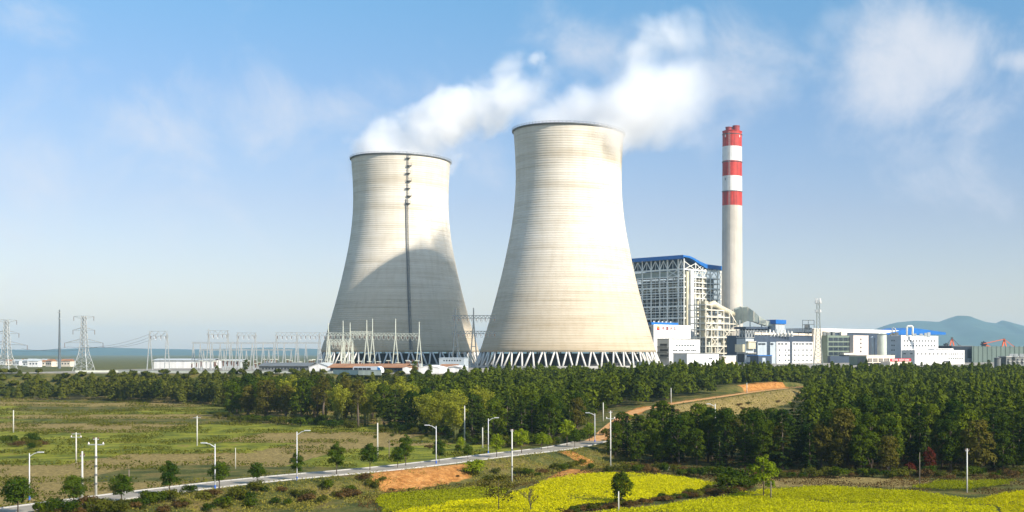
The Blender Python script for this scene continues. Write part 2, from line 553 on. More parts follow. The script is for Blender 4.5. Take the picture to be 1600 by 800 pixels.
# horizontal lifts: thin rings of alternating tone, streaky along the ring
mp = N(nt, 'ShaderNodeMapping'); mp.inputs['Scale'].default_value = (.015, .015, .75); nt.links.new(tc.outputs['Object'], mp.inputs['Vector'])
n1 = N(nt, 'ShaderNodeTexNoise', i_Scale=1.0, i_Detail=7.0, i_Roughness=.72); nt.links.new(mp.outputs[0], n1.inputs['Vector'])
mp2 = N(nt, 'ShaderNodeMapping'); mp2.inputs['Scale'].default_value = (.012, .012, .10); nt.links.new(tc.outputs['Object'], mp2.inputs['Vector'])
n2 = N(nt, 'ShaderNodeTexNoise', i_Scale=1.0, i_Detail=5.0, i_Roughness=.6); nt.links.new(mp2.outputs[0], n2.inputs['Vector'])
mp3 = N(nt, 'ShaderNodeMapping'); mp3.inputs['Scale'].default_value = (.35, .35, .018); nt.links.new(tc.outputs['Object'], mp3.inputs['Vector'])
n3 = N(nt, 'ShaderNodeTexNoise', i_Scale=1.0, i_Detail=4.0); nt.links.new(mp3.outputs[0], n3.inputs['Vector'])
r1 = ramp(nt, [(.28, (.44, .40, .33)), (.44, (.57, .53, .46)), (.62, (.62, .585, .52))]); nt.links.new(n1.outputs['Fac'], r1.inputs['Fac'])
r2 = ramp(nt, [(.30, (.84, .80, .73)), (.52, (1, .99, .97)), (.75, (1.06, 1.05, 1.03))]); nt.links.new(n2.outputs['Fac'], r2.inputs['Fac'])
r3 = ramp(nt, [(.34, (.93, .92, .90)), (.55, g3(1.0))]); nt.links.new(n3.outputs['Fac'], r3.inputs['Fac'])
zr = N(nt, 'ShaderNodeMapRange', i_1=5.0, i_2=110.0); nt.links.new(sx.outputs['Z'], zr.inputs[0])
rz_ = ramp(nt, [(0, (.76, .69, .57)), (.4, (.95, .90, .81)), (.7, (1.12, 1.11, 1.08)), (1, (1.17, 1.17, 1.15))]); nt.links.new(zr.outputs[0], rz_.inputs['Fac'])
c_ = r1.outputs['Color']
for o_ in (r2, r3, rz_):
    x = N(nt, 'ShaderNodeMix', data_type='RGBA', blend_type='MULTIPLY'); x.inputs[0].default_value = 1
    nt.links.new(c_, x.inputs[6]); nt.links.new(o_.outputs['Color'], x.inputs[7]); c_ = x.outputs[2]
nt.links.new(c_, b.inputs['Base Color']); b.inputs['Roughness'].default_value = .9; b.inputs['Specular IOR Level'].default_value = .15
wv = N(nt, 'ShaderNodeMath', operation='SINE'); ml = N(nt, 'ShaderNodeMath', operation='MULTIPLY'); ml.inputs[1].default_value = 2 * math.pi / 1.5
nt.links.new(sx.outputs['Z'], ml.inputs[0]); nt.links.new(ml.outputs[0], wv.inputs[0])
bp = N(nt, 'ShaderNodeBump', i_Strength=.2, i_Distance=.3); nt.links.new(wv.outputs[0], bp.inputs['Height']); nt.links.new(bp.outputs[0], b.inputs['Normal'])

KZ = [9.7, 18, 26, 38, 50.8, 62, 73.4, 85, 96, 108, 117, 126, 138, 148, 150]
KR = [56, 53.4, 51, 47.6, 44.3, 41.6, 39.2, 36.9, 35.2, 34.0, 33.6, 33.6, 34.1, 34.8, 35.0]


def shell_r(z):
    return float(np.interp(z, KZ, KR))


ZS = np.linspace(9.7, 150, 72)
RS = np.interp(ZS, KZ, KR)
for _ in range(6):
    RS[1:-1] = (RS[:-2] + 2 * RS[1:-1] + RS[2:]) / 4


def cooling_tower(X, Y, label, ladder_az=None):
    t = empty('cooling_tower', (X, Y, PZ), label, 'cooling tower', 'natural draught cooling towers')
    mb = MB()
    th = np.interp(ZS, [9.7, 30, 150], [1.3, .5, .35])
    prof = [(r, z) for r, z in zip(RS, ZS)] + [(r - w, z) for r, z, w in reversed(list(zip(RS, ZS, th)))]
    mb.lathe(prof, 160, (X, Y, PZ), closed=True)
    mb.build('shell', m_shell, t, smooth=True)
    # ring beam / walkway at the lip, dark from the weather, with its hand rail
    rm = MB(); rm.lathe([(35.02, 149.3), (35.9, 149.6), (35.9, 150.25), (34.3, 150.25), (34.3, 150.01), (35.02, 150.01)], 120, (X, Y, PZ), closed=True)
    rim = rm.build('rim_walkway', M['darkgrey'], t)
    h = MB()
    for zz in (150.75, 151.25):
        h.lathe([(35.9, zz), (36.0, zz), (36.0, zz + .08), (35.9, zz + .08)], 120, (X, Y, PZ), closed=True)
    for k in range(90):
        a = 2 * math.pi * k / 90
        h.box((X + 35.95 * math.cos(a), Y + 35.95 * math.sin(a), PZ + 150.75), (.1, .1, 1.0), a)
    h.build('handrail', M['steel_dull'], rim)
    # raking columns in V pairs
    n = 48
    lr = 55.4; fr = 59.5
    for k in range(n):
        a = 2 * math.pi * (k + .5) / n
        for s_ in (-1, 1):
            a0 = a + s_ * .010; a1 = a + s_ * (math.pi / n - .010)
            foot = Vector((X + fr * math.cos(a0), Y + fr * math.sin(a0), PZ - .3))
            head = Vector((X + lr * math.cos(a1), Y + lr * math.sin(a1), PZ + 9.9))
            MB().tube([foot, head], [.62, .52], 8).build('raking_column', M['column'], t, smooth=True)
    MB().lathe([(61.5, -.6), (61.5, 1.4), (60.9, 1.4), (60.9, -.6)], 96, (X, Y, PZ), closed=True).build('basin_wall', M['concrete'], t)
    fl = MB(); fl.lathe([(46, .2), (46, 8.6), (2, 8.8)], 72, (X, Y, PZ)); fl.build('fill_pack', M['fill'], t)
    if ladder_az is not None:
        lad = MB()
        ca, sa = math.cos(ladder_az), math.sin(ladder_az); tx, ty = -sa, ca
        zz = np.linspace(11, 151, 60)
        for off in (-.45, .45):
            lad.tube([(X + (shell_r(z) + .55) * ca + off * tx, Y + (shell_r(z) + .55) * sa + off * ty, PZ + z) for z in zz], .13, 5)
        for z in np.arange(12, 151, .9):
            r = shell_r(z) + .55
            lad.bar((X + r * ca - .45 * tx, Y + r * sa - .45 * ty, PZ + z), (X + r * ca + .45 * tx, Y + r * sa + .45 * ty, PZ + z), .1)
        for z in np.arange(14, 151, 3.0):
            r = shell_r(z)
            lad.bar((X + (r - .2) * ca, Y + (r - .2) * sa, PZ + z), (X + (r + .7) * ca, Y + (r + .7) * sa, PZ + z), .16)
        lad.build('ladder', M['steel_dull'], t)
        pp = MB(); pp.tube([(X + (shell_r(z) + .5) * ca - 1.1 * tx, Y + (shell_r(z) + .5) * sa - 1.1 * ty, PZ + z) for z in np.linspace(11, 118, 50)], .28, 6)
        pp.build('riser_pipe', M['darkgrey'], t, smooth=True)
        for k, z in enumerate(np.linspace(115, 147, 7)):
            r = shell_r(z); o_ = 1.2 if k % 2 else .4
            p = MB()
            p.box((X + (r + 1.0) * ca + o_ * tx, Y + (r + 1.0) * sa + o_ * ty, PZ + z), (2.0, 3.0, .35), ladder_az)
            for q in (-1.4, 1.4):
                p.box((X + (r + 1.8) * ca + (o_ + q) * tx, Y + (r + 1.8) * sa + (o_ + q) * ty, PZ + z + .8), (.15, .15, 1.3), ladder_az)
            p.box((X + (r + 1.9) * ca + o_ * tx, Y + (r + 1.9) * sa + o_ * ty, PZ + z + 1.4), (.15, 3.0, .15), ladder_az)
            p.build('landing', M['darkgrey'], t)
    return t


M['column'] = surf('pale_column_concrete', (.62, .60, .55), .85, .08, .3, streak=.1)
M['fill'] = surf('dark_fill_louvres', (.05, .052, .055), .9, .35, .12, streak=.5)
RT = ((889 - PX) / F * 740, 740.0)
LT = ((627 - PX) / F * 847, 847.0)
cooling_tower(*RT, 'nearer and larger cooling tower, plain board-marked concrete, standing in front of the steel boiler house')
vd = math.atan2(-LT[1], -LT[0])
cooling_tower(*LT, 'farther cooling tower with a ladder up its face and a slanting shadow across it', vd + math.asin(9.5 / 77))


# ------------------------------------------------------------------ chimney
def chimney():
    d = 1060.0; X = (1144 - PX) / F * d
    t = empty('chimney', (X, d, PZ), 'tall concrete chimney with red and white bands round its top', 'chimney')
    zt = lambda y: CZ - (y - HY) / F * d
    k = d / F
    rad_at = lambda z: float(np.interp(z, [PZ, zt(330), zt(206)], [9.9, 9.2, 8.9]))
    MB().lathe([(rad_at(PZ) + .6, PZ - .5), (rad_at(PZ) + .4, PZ + 6), (rad_at(zt(500)), zt(500)), (rad_at(zt(322)), zt(322))], 64, (X, d, 0)).build('shaft', M['chim_conc'], t, smooth=True)
    ys_ = [322, 299.5, 276, 252.5, 230, 206.5]
    for i in range(5):
        z0, z1 = zt(ys_[i]), zt(ys_[i + 1])
        mb = MB().lathe([(rad_at(z0), z0), (rad_at(z1), z1)], 64, (X, d, 0))
        if i == 4:
            mb.lathe([(8.9, z1), (9.25, z1 + .02), (9.25, z1 + .5), (8.2, z1 + .5), (.1, z1 + .45)], 64, (X, d, 0))
        mb.build('painted_band', M['band_red'] if i % 2 == 0 else M['band_white'], t, smooth=(i != 4))
    for px_, off, y0 in ((1139.2, -2.0, 199.5), (1150.3, -2.6, 197.5)):
        x = (px_ - PX) / F * d
        f = MB().lathe([(3.2, zt(208)), (3.2, zt(y0) - .6), (3.45, zt(y0) - .6), (3.45, zt(y0)), (2.8, zt(y0)), (2.8, zt(208))], 32, (x, d + off, 0))
        f.build('flue', M['flue_red'], t, smooth=False)
    lad = MB()
    for q in (-.5, .5): lad.tube([(X + q - 2.5, d - math.sqrt(rad_at(z) ** 2 - 6.2) - .35, z) for z in np.linspace(PZ, zt(208), 30)], .12, 5)
    for z in np.arange(PZ + 1, zt(208), 1.6): lad.bar((X - 3, d - math.sqrt(rad_at(z) ** 2 - 6.2) - .35, z), (X - 2, d - math.sqrt(rad_at(z) ** 2 - 6.2) - .35, z), .12)
    lad.build('ladder', M['steel_grey'], t)
    for y in (211, 254, 300):
        z = zt(y)
        MB().lathe([(rad_at(z), z - .4), (rad_at(z) + .5, z), (rad_at(z) + .5, z + .3), (rad_at(z), z + .3)], 64, (X, d, 0)).build('gallery', M['darkgrey'], t)
    for px_, y_ in ((1133.5, 214.5), (1155.5, 214.5), (1133.5, 281.5)):
        x = (px_ - PX) / F * d
        dx = x - X; yy = d - math.sqrt(max(0, 9.0 ** 2 - dx * dx))
        MB().box((x, yy - .2, zt(y_)), (.8, .5, 2.2), math.atan2(dx, d - yy) * 1).build('warning_lamp', M['darkgrey'] if y_ > 250 else M['white'], t)
    return t


M['chim_conc'] = surf('chimney_concrete', (.52, .48, .41), .85, .14, .06, streak=.12)
M['band_red'] = surf('faded_red_band_paint', (.56, .05, .035), .6, .22, .2, streak=.45)
M['band_white'] = surf('white_band_paint', (.78, .77, .73), .6, .06, .2, streak=.2)
M['flue_red'] = surf('sooty_red_flue', (.30, .05, .05), .7, .3, .3, streak=.2)
chimney()
# ------------------------------------------------------------------ buildings of the plant (its grid is turned 40 degrees)
AX = Vector((-.77, .64, 0)).normalized()      # along shaded, left-going faces
BX = Vector((.64, .77, 0)).normalized()       # along sunlit, right-going faces
UP = Vector((0, 0, 1))


class Face:
    """a vertical wall plane: origin, horizontal direction, outward normal"""
    def __init__(s, o, u, n):
        s.o = Vector((o[0], o[1], 0)); s.u = u; s.n = n

    def t(s, px):
        k = (px - PX) / F
        return (k * s.o.y - s.o.x) / (s.u.x - k * s.u.y)

    def z(s, py, t): return CZ - (py - HY) / F * (s.o.y + t * s.u.y)

    def p(s, px, py, out=0.0):
        t = s.t(px)
        q = s.o + s.u * t + s.n * out
        q.z = s.z(py, t)
        return q

    def box(s, mb, x0, x1, y0, y1, o0, o1):
        """box on the face: pixel limits, from o0 to o1 metres outward; kept square by its middle height"""
        t0, t1 = s.t(x0), s.t(x1)
        tm = (t0 + t1) / 2
        z1, z0 = s.z(y0, tm), s.z(y1, tm)
        return s.mbox(mb, t0, t1, z0, z1, o0, o1)

    def mbox(s, mb, t0, t1, z0, z1, o0, o1):
        if t1 < t0: t0, t1 = t1, t0
        P = []
        for z in (z0, z1):
            for t, o in ((t0, o0), (t1, o0), (t1, o1), (t0, o1)):
                q = s.o + s.u * t + s.n * o; P.append((q.x, q.y, z))
        return mb.hexa(P)


class Block:
    """a building block from its near vertical edge and where its two faces end in the survey"""
    def __init__(s, cx, d, lx, rx, ytop, z0=PZ - .4, depth_b=None, depth_a=None):
        s.c = Vector(((cx - PX) / F * d, d, 0))
        s.L = Face(s.c, AX, -BX); s.R = Face(s.c, BX, -AX)
        s.la = s.L.t(lx) if lx is not None else depth_a
        s.lb = s.R.t(rx) if rx is not None else depth_b
        s.z1 = CZ - (ytop - HY) / F * d; s.z0 = z0
        s.foot = [s.c, s.c + BX * s.lb, s.c + BX * s.lb + AX * s.la, s.c + AX * s.la]

    def walls(s, root, m, name='wall'):
        mb = MB().prism([(p.x, p.y) for p in s.foot], s.z0, s.z1)
        return mb.build(name, m, root)

    def parapet(s, root, m, h=.9, over=.15, name='parapet'):
        o = over
        f = [s.c - BX * o - AX * o, s.c + BX * (s.lb + o) - AX * o, s.c + BX * (s.lb + o) + AX * (s.la + o), s.c + AX * (s.la + o) - BX * o]
        i_ = .35
        g = [s.c + BX * i_ + AX * i_, s.c + BX * (s.lb - i_) + AX * i_, s.c + BX * (s.lb - i_) + AX * (s.la - i_), s.c + AX * (s.la - i_) + BX * i_]
        mb = MB()
        for k in range(4):
            j = (k + 1) % 4
            P = [(q.x, q.y, z) for z in (s.z1 + .003, s.z1 + h) for q in (f[k], f[j], g[j], g[k])]
            mb.hexa(P)
        return mb.build(name, m, root)

    def root(s, name, label, cat, group=None):
        return empty(name, (s.c.x, s.c.y, s.z0), label, cat, group)


def windows(face, root, xs_, y0s, w, h, m=None, name='window', out=.06):
    """one window per (px, py) of its upper left corner, w x h pixels, a frame with its own pane"""
    for py in y0s:
        for px in xs_:
            a = MB(); face.box(a, px, px + w, py, py + h, -.05, out)
            a.build(name, m or M['glass'], root)


def lin(a, b, n): return [a + (b - a) * k / (n - 1) for k in range(n)] if n > 1 else [a]


class Bars:
    """every brace a part of its own"""
    def __init__(s, t, m, name='brace'): s.t = t; s.m = m; s.name = name
    def bar(s, a, b, w, h=None): MB().bar(a, b, w, h).build(s.name, s.m, s.t)
    def build(s, *a, **k): pass


def text_on(face, root, txt, px, py, hpx, m, name='lettering', spacing=1.0, out=.12):
    cu = D.curves.new(name, 'FONT'); cu.body = txt; cu.align_x = 'LEFT'; cu.align_y = 'CENTER'
    mpp = (face.o.y + face.t(px) * face.u.y) / F
    cu.size = hpx * mpp * 1.1; cu.extrude = .05; cu.space_character = spacing; cu.offset = .02 * cu.size
    tmp = D.objects.new('tmp', cu); C.objects.link(tmp)
    bpy.context.view_layer.update()
    me = D.meshes.new_from_object(tmp.evaluated_get(bpy.context.evaluated_depsgraph_get()))
    D.objects.remove(tmp)
    q = face.p(px, py, out)
    u = face.u if face.u.x > 0 else -face.u
    mat = Matrix((( u.x, 0, face.n.x, q.x), (u.y, 0, face.n.y, q.y), (u.z, 1, face.n.z, q.z), (0, 0, 0, 1)))
    me.transform(mat)
    off = root.location
    me.transform(Matrix.Translation(-off))
    me.materials.clear(); me.materials.append(m)
    return link(name, me, None, root)


# ---- boiler house: open steel frame, blue sheet roof
def boiler_house():
    B = Block(1069, 1040, 972, 1127, 398)
    t = B.root('boiler_house', 'open steel-framed boiler house with a curved blue sheet roof', 'boiler house')
    L, R = B.L, B.R
    la, lb = B.la, B.lb
    zt = lambda y: CZ - (y - HY) / F * 1040
    P = lambda a, b_, z: B.c + AX * a + BX * b_ + UP * z
    # roof: profile across b, extruded along a
    prof = [(-2.5, zt(399)), (6, zt(399.5)), (12, zt(402)), (20, zt(406.5)), (29, zt(410)), (40, zt(410.5)), (lb + 1.5, zt(411))]
    low = [(-2.5, zt(401.5)), (6, zt(402.5)), (12, zt(405.5)), (20, zt(411)), (29, zt(416.5)), (40, zt(417)), (lb + 1.5, zt(417.5))]
    mb = MB()
    for k in range(len(prof) - 1):
        (b0, z0), (b1, z1) = prof[k], prof[k + 1]; (c0, w0), (c1, w1) = low[k], low[k + 1]
        mb.hexa([P(-1.5, c0, w0), P(-1.5, c1, w1), P(la + 2, c1, w1), P(la + 2, c0, w0), P(-1.5, b0, z0), P(-1.5, b1, z1), P(la + 2, b1, z1), P(la + 2, b0, z0)])
    roof = mb.build('roof', M['blue_roof'], t)
    fa = MB(); L.mbox(fa, -1.5, la + 2, zt(404.5), zt(398.6), 2.5, 2.8); fa.build('fascia', M['blue_roof'], roof)
    # closed attic behind the trusses and the boiler block inside
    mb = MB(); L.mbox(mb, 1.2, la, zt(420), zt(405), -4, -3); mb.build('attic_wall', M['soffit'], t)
    mb = MB(); L.mbox(mb, 1.2, la, zt(431), zt(422), -5, -4.2); mb.build('upper_panel', M['greenish'], t)
    mb = MB(); L.mbox(mb, 3, la, PZ, zt(433), -44, -43); mb.build('back_wall', M['greywall'], t)
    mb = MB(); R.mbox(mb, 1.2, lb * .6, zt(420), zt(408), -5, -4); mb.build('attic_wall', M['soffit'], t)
    mb = MB()
    for k in range(2):
        a0 = 9 + k * 30
        f = [P(a0, 11, 0), P(a0, 40, 0), P(a0 + 25, 40, 0), P(a0 + 25, 11, 0)]
        mb.prism([(p.x, p.y) for p in f], zt(520), zt(436))
    boil = mb.build('boiler', M['darkgrey'], t)
    mb = MB()
    for k in range(2):
        a0 = 9 + k * 30
        for z in np.arange(zt(515), zt(438), 5.2):
            f = [P(a0 - .5, 10.4, 0), P(a0 - .5, 40.6, 0), P(a0 + 25.5, 40.6, 0), P(a0 + 25.5, 10.4, 0)]
            mb.prism([(p.x, p.y) for p in f], z, z + .9)
    mb.build('buckstay', M['steel_cream'], boil)
    # columns
    acol = [0] + [L.t(x) for x in (1060, 1043, 1031, 1017.5, 1003.7, 990, 977)]
    bcol = [R.t(x) for x in (1087, 1098, 1110, 1121)] + [lb]
    blev = [R.t(x) for x in (1087, 1098, 1110, 1121)]
    ztop = zt(404)
    for k, a in enumerate(acol):
        w = 1.5 if k in (1, 2) else 1.0
        MB().bar(P(a, 0, PZ - .4), P(a, 0, ztop), w).build('column', M['steel_white'], t)
        MB().bar(P(a, 11, PZ - .4), P(a, 11, zt(420)), .9).build('column', M['steel_grey'], t)
    for b_ in bcol:
        zc = zt(float(np.interp(b_, [0, 15, 30, 52], [404, 408, 418, 419])))
        MB().bar(P(0, b_, PZ - .4), P(0, b_, zc), 1.0).build('column', M['steel_white'], t)
        MB().bar(P(14, b_, PZ - .4), P(14, b_, zc), .8).build('column', M['steel_cream'], t)
        MB().bar(P(la * .7, b_, PZ - .4), P(la * .7, b_, zc), .8).build('column', M['steel_grey'], t)
    # floor beams
    ylv = [420.6, 431.6, 440, 448.8, 457, 465, 478.5, 487, 497, 509, 521, 534, 547]
    for k, y in enumerate(ylv):
        big = y in (420.6, 448.8, 478.5, 497)
        mb = MB(); L.mbox(mb, 0, la, zt(y) - .5, zt(y) + (.9 if big else .3), -.4, .5); mb.build('floor_beam', M['steel_white'], t)
        mb = MB(); R.mbox(mb, 0, lb, zt(y) - .5, zt(y) + (.7 if big else .2), -.4, .45); mb.build('floor_beam', M['steel_white'], t)
        if k:
            f = [P(.8, .8, 0), P(.8, lb - 1, 0), P(7.5, lb - 1, 0), P(7.5, .8, 0)]
            MB().prism([(p.x, p.y) for p in f], zt(y) - .7, zt(y) - .52).build('floor_deck', M['darkgrey'], t)
            f = [P(7.6, .8, 0), P(7.6, 9.5, 0), P(la - 1, 9.5, 0), P(la - 1, .8, 0)]
            MB().prism([(p.x, p.y) for p in f], zt(y) - .7, zt(y) - .52).build('floor_deck', M['darkgrey'], t)
            mb = MB()
            for zz in (.6, 1.1): R.mbox(mb, 1, lb, zt(y) + zz, zt(y) + zz + .1, -.9, -.8)
            for q in np.arange(1.5, lb, 2.5): R.mbox(mb, q, q + .12, zt(y) - .2, zt(y) + 1.2, -.9, -.8)
            mb.build('guard_rail', M['steel_cream'], t)
    for y in (425.5, 436, 444, 453, 461, 472, 483, 492, 503, 515, 528, 541):
        mb = MB(); R.mbox(mb, R.t(1078), lb * .8, zt(y) - .2, zt(y) + .25, -2.4, -1.7); mb.build('floor_beam', M['steel_cream'], t)
    # bracing, one diagonal set per bay
    r2 = random.Random(3)
    for k in range(len(acol) - 1):
        a0, a1 = acol[k], acol[k + 1]
        mb = Bars(t, M['steel_white']); mid = (a0 + a1) / 2; z0, z1 = zt(420), zt(405)
        mb.bar(P(a0, -.1, z0), P(mid, -.1, z1), .6); mb.bar(P(a1, -.1, z0), P(mid, -.1, z1), .6); mb.bar(P(mid, -.1, z0), P(mid, -.1, z1), .4)
        if k in (0, 1):
            for y0, y1 in ((431.6, 420.6),):
                mb.bar(P(a0, -.1, zt(y0)), P(a1, -.1, zt(y1)), .6); mb.bar(P(a1, -.1, zt(y0)), P(a0, -.1, zt(y1)), .6)
        # knee braces under the big beams
        for y in (478.5, 448.8):
            mb.bar(P(a0, -.1, zt(y + 5)), P(a0 + (a1 - a0) * .22, -.1, zt(y)), .55); mb.bar(P(a1, -.1, zt(y + 5)), P(a1 - (a1 - a0) * .22, -.1, zt(y)), .55)
        if r2.random() < .6:
            y0, y1 = ((465, 448.8), (497, 478.5))[k % 2]
            mb.bar(P(a0, 4, zt(y0)), P(mid, 4, zt(y1)), .5); mb.bar(P(a1, 4, zt(y0)), P(mid, 4, zt(y1)), .5)
        mb.build('bracing', M['steel_white'], t)
    bb = [0] + bcol
    for k in range(len(bb) - 1):
        b0, b1 = bb[k], bb[k + 1]; mb = Bars(t, M['steel_white']); mid = (b0 + b1) / 2
        mb.bar(P(-.1, b0, zt(420.6)), P(-.1, b1, zt(410 + 2 * k)), .5); mb.bar(P(-.1, b1, zt(420.6)), P(-.1, b0, zt(408 + 2 * k)), .5)
        mb.bar(P(-.1, b0, zt(431.6)), P(-.1, mid, zt(420.6)), .5); mb.bar(P(-.1, b1, zt(431.6)), P(-.1, mid, zt(420.6)), .5)
        if k > 1: mb.bar(P(-.1, b0, zt(465)), P(-.1, b1, zt(448.8)), .5)
        mb.build('bracing', M['steel_white'], t)
    for k in range(len(acol) - 1):
        m_ = (acol[k] + acol[k + 1]) / 2
        MB().bar(P(m_, .1, PZ), P(m_, .1, zt(431)), .42).build('secondary_post', M['steel_white'], t)
        MB().bar(P(m_, 5, PZ), P(m_, 5, zt(431)), .5).build('secondary_post', M['steel_cream'], t)
    for y in (436, 444, 453, 461, 472, 483, 492, 503, 515, 528):
        mb = MB(); L.mbox(mb, 0, la, zt(y) - .2, zt(y) + .2, -.2, .2); mb.build('secondary_beam', M['steel_white'], t)
        mb = MB(); L.mbox(mb, 0, la, zt(y) - .3, zt(y) + .3, -6.2, -5.6); mb.build('secondary_beam', M['steel_cream'], t)
    for k in range(len(bb) - 1):
        m_ = (bb[k] + bb[k + 1]) / 2
        MB().bar(P(.1, m_, PZ), P(.1, m_, zt(431)), .4).build('secondary_post', M['steel_white'], t)
    for k in range(14):
        b_ = 6 + (k * 7.3) % (lb - 14); z0 = zt(545 - (k * 23) % 100)
        f = [P(2, b_, 0), P(2, b_ + 5 + k % 3, 0), P(9, b_ + 5 + k % 3, 0), P(9, b_, 0)]
        MB().prism([(p.x, p.y) for p in f], z0, z0 + 6 + (k % 4) * 1.5).build('duct', M['insulation'], t)
    # white stair and lift shaft on the sunlit side
    mb = MB(); R.mbox(mb, R.t(1075.3), R.t(1080.5), PZ - .4, zt(421.5), -.2, 3.2); mb.build('lift_shaft', M['white'], t)
    mb = MB(); R.mbox(mb, R.t(1071.2), R.t(1074.2), PZ - .4, zt(424), -.2, 1.6); mb.build('pipe_riser', M['insulation'], t)
    # coal bunkers, ducts and pipes seen through the frame
    for k in range(6):
        a = 12 + k * 10.5
        MB().lathe([(3.6, zt(455)), (3.6, zt(440)), (.1, zt(438))], 20, tuple(P(a, 5.4, 0))).build('bunker', M['insulation'], t, smooth=True)
        MB().lathe([(.9, zt(468)), (3.6, zt(455.05))], 20, tuple(P(a, 5.4, 0))).build('bunker_hopper', M['steel_grey'], t, smooth=True)
    for k in range(22):
        a = r2.uniform(4, la - 4); b_ = r2.uniform(1.5, 9); z0 = zt(r2.uniform(470, 545)); z1 = z0 + r2.uniform(8, 32); q = r2.uniform(.35, .8)
        MB().tube([P(a, b_, z0), P(a, b_, z1), P(a + r2.uniform(-6, 6), b_, z1 + 3)], q, 8).build('pipe', M[r2.choice(['insulation', 'steel_cream', 'steel_white', 'greenish'])], t, smooth=True)
    for k in range(16):
        b_ = r2.uniform(16, lb - 3); a = r2.uniform(1, 6.5); z0 = zt(r2.uniform(470, 548)); z1 = z0 + r2.uniform(6, 24); q = r2.uniform(.5, 1.4)
        MB().tube([P(a, b_, z0), P(a, b_, z1), P(a + 1, b_ + r2.uniform(-5, 5), z1 + 2)], q, 8).build('pipe', M[r2.choice(['insulation', 'steel_cream', 'insulation', 'steel_white'])], t, smooth=True)
    return B


BH = boiler_house()


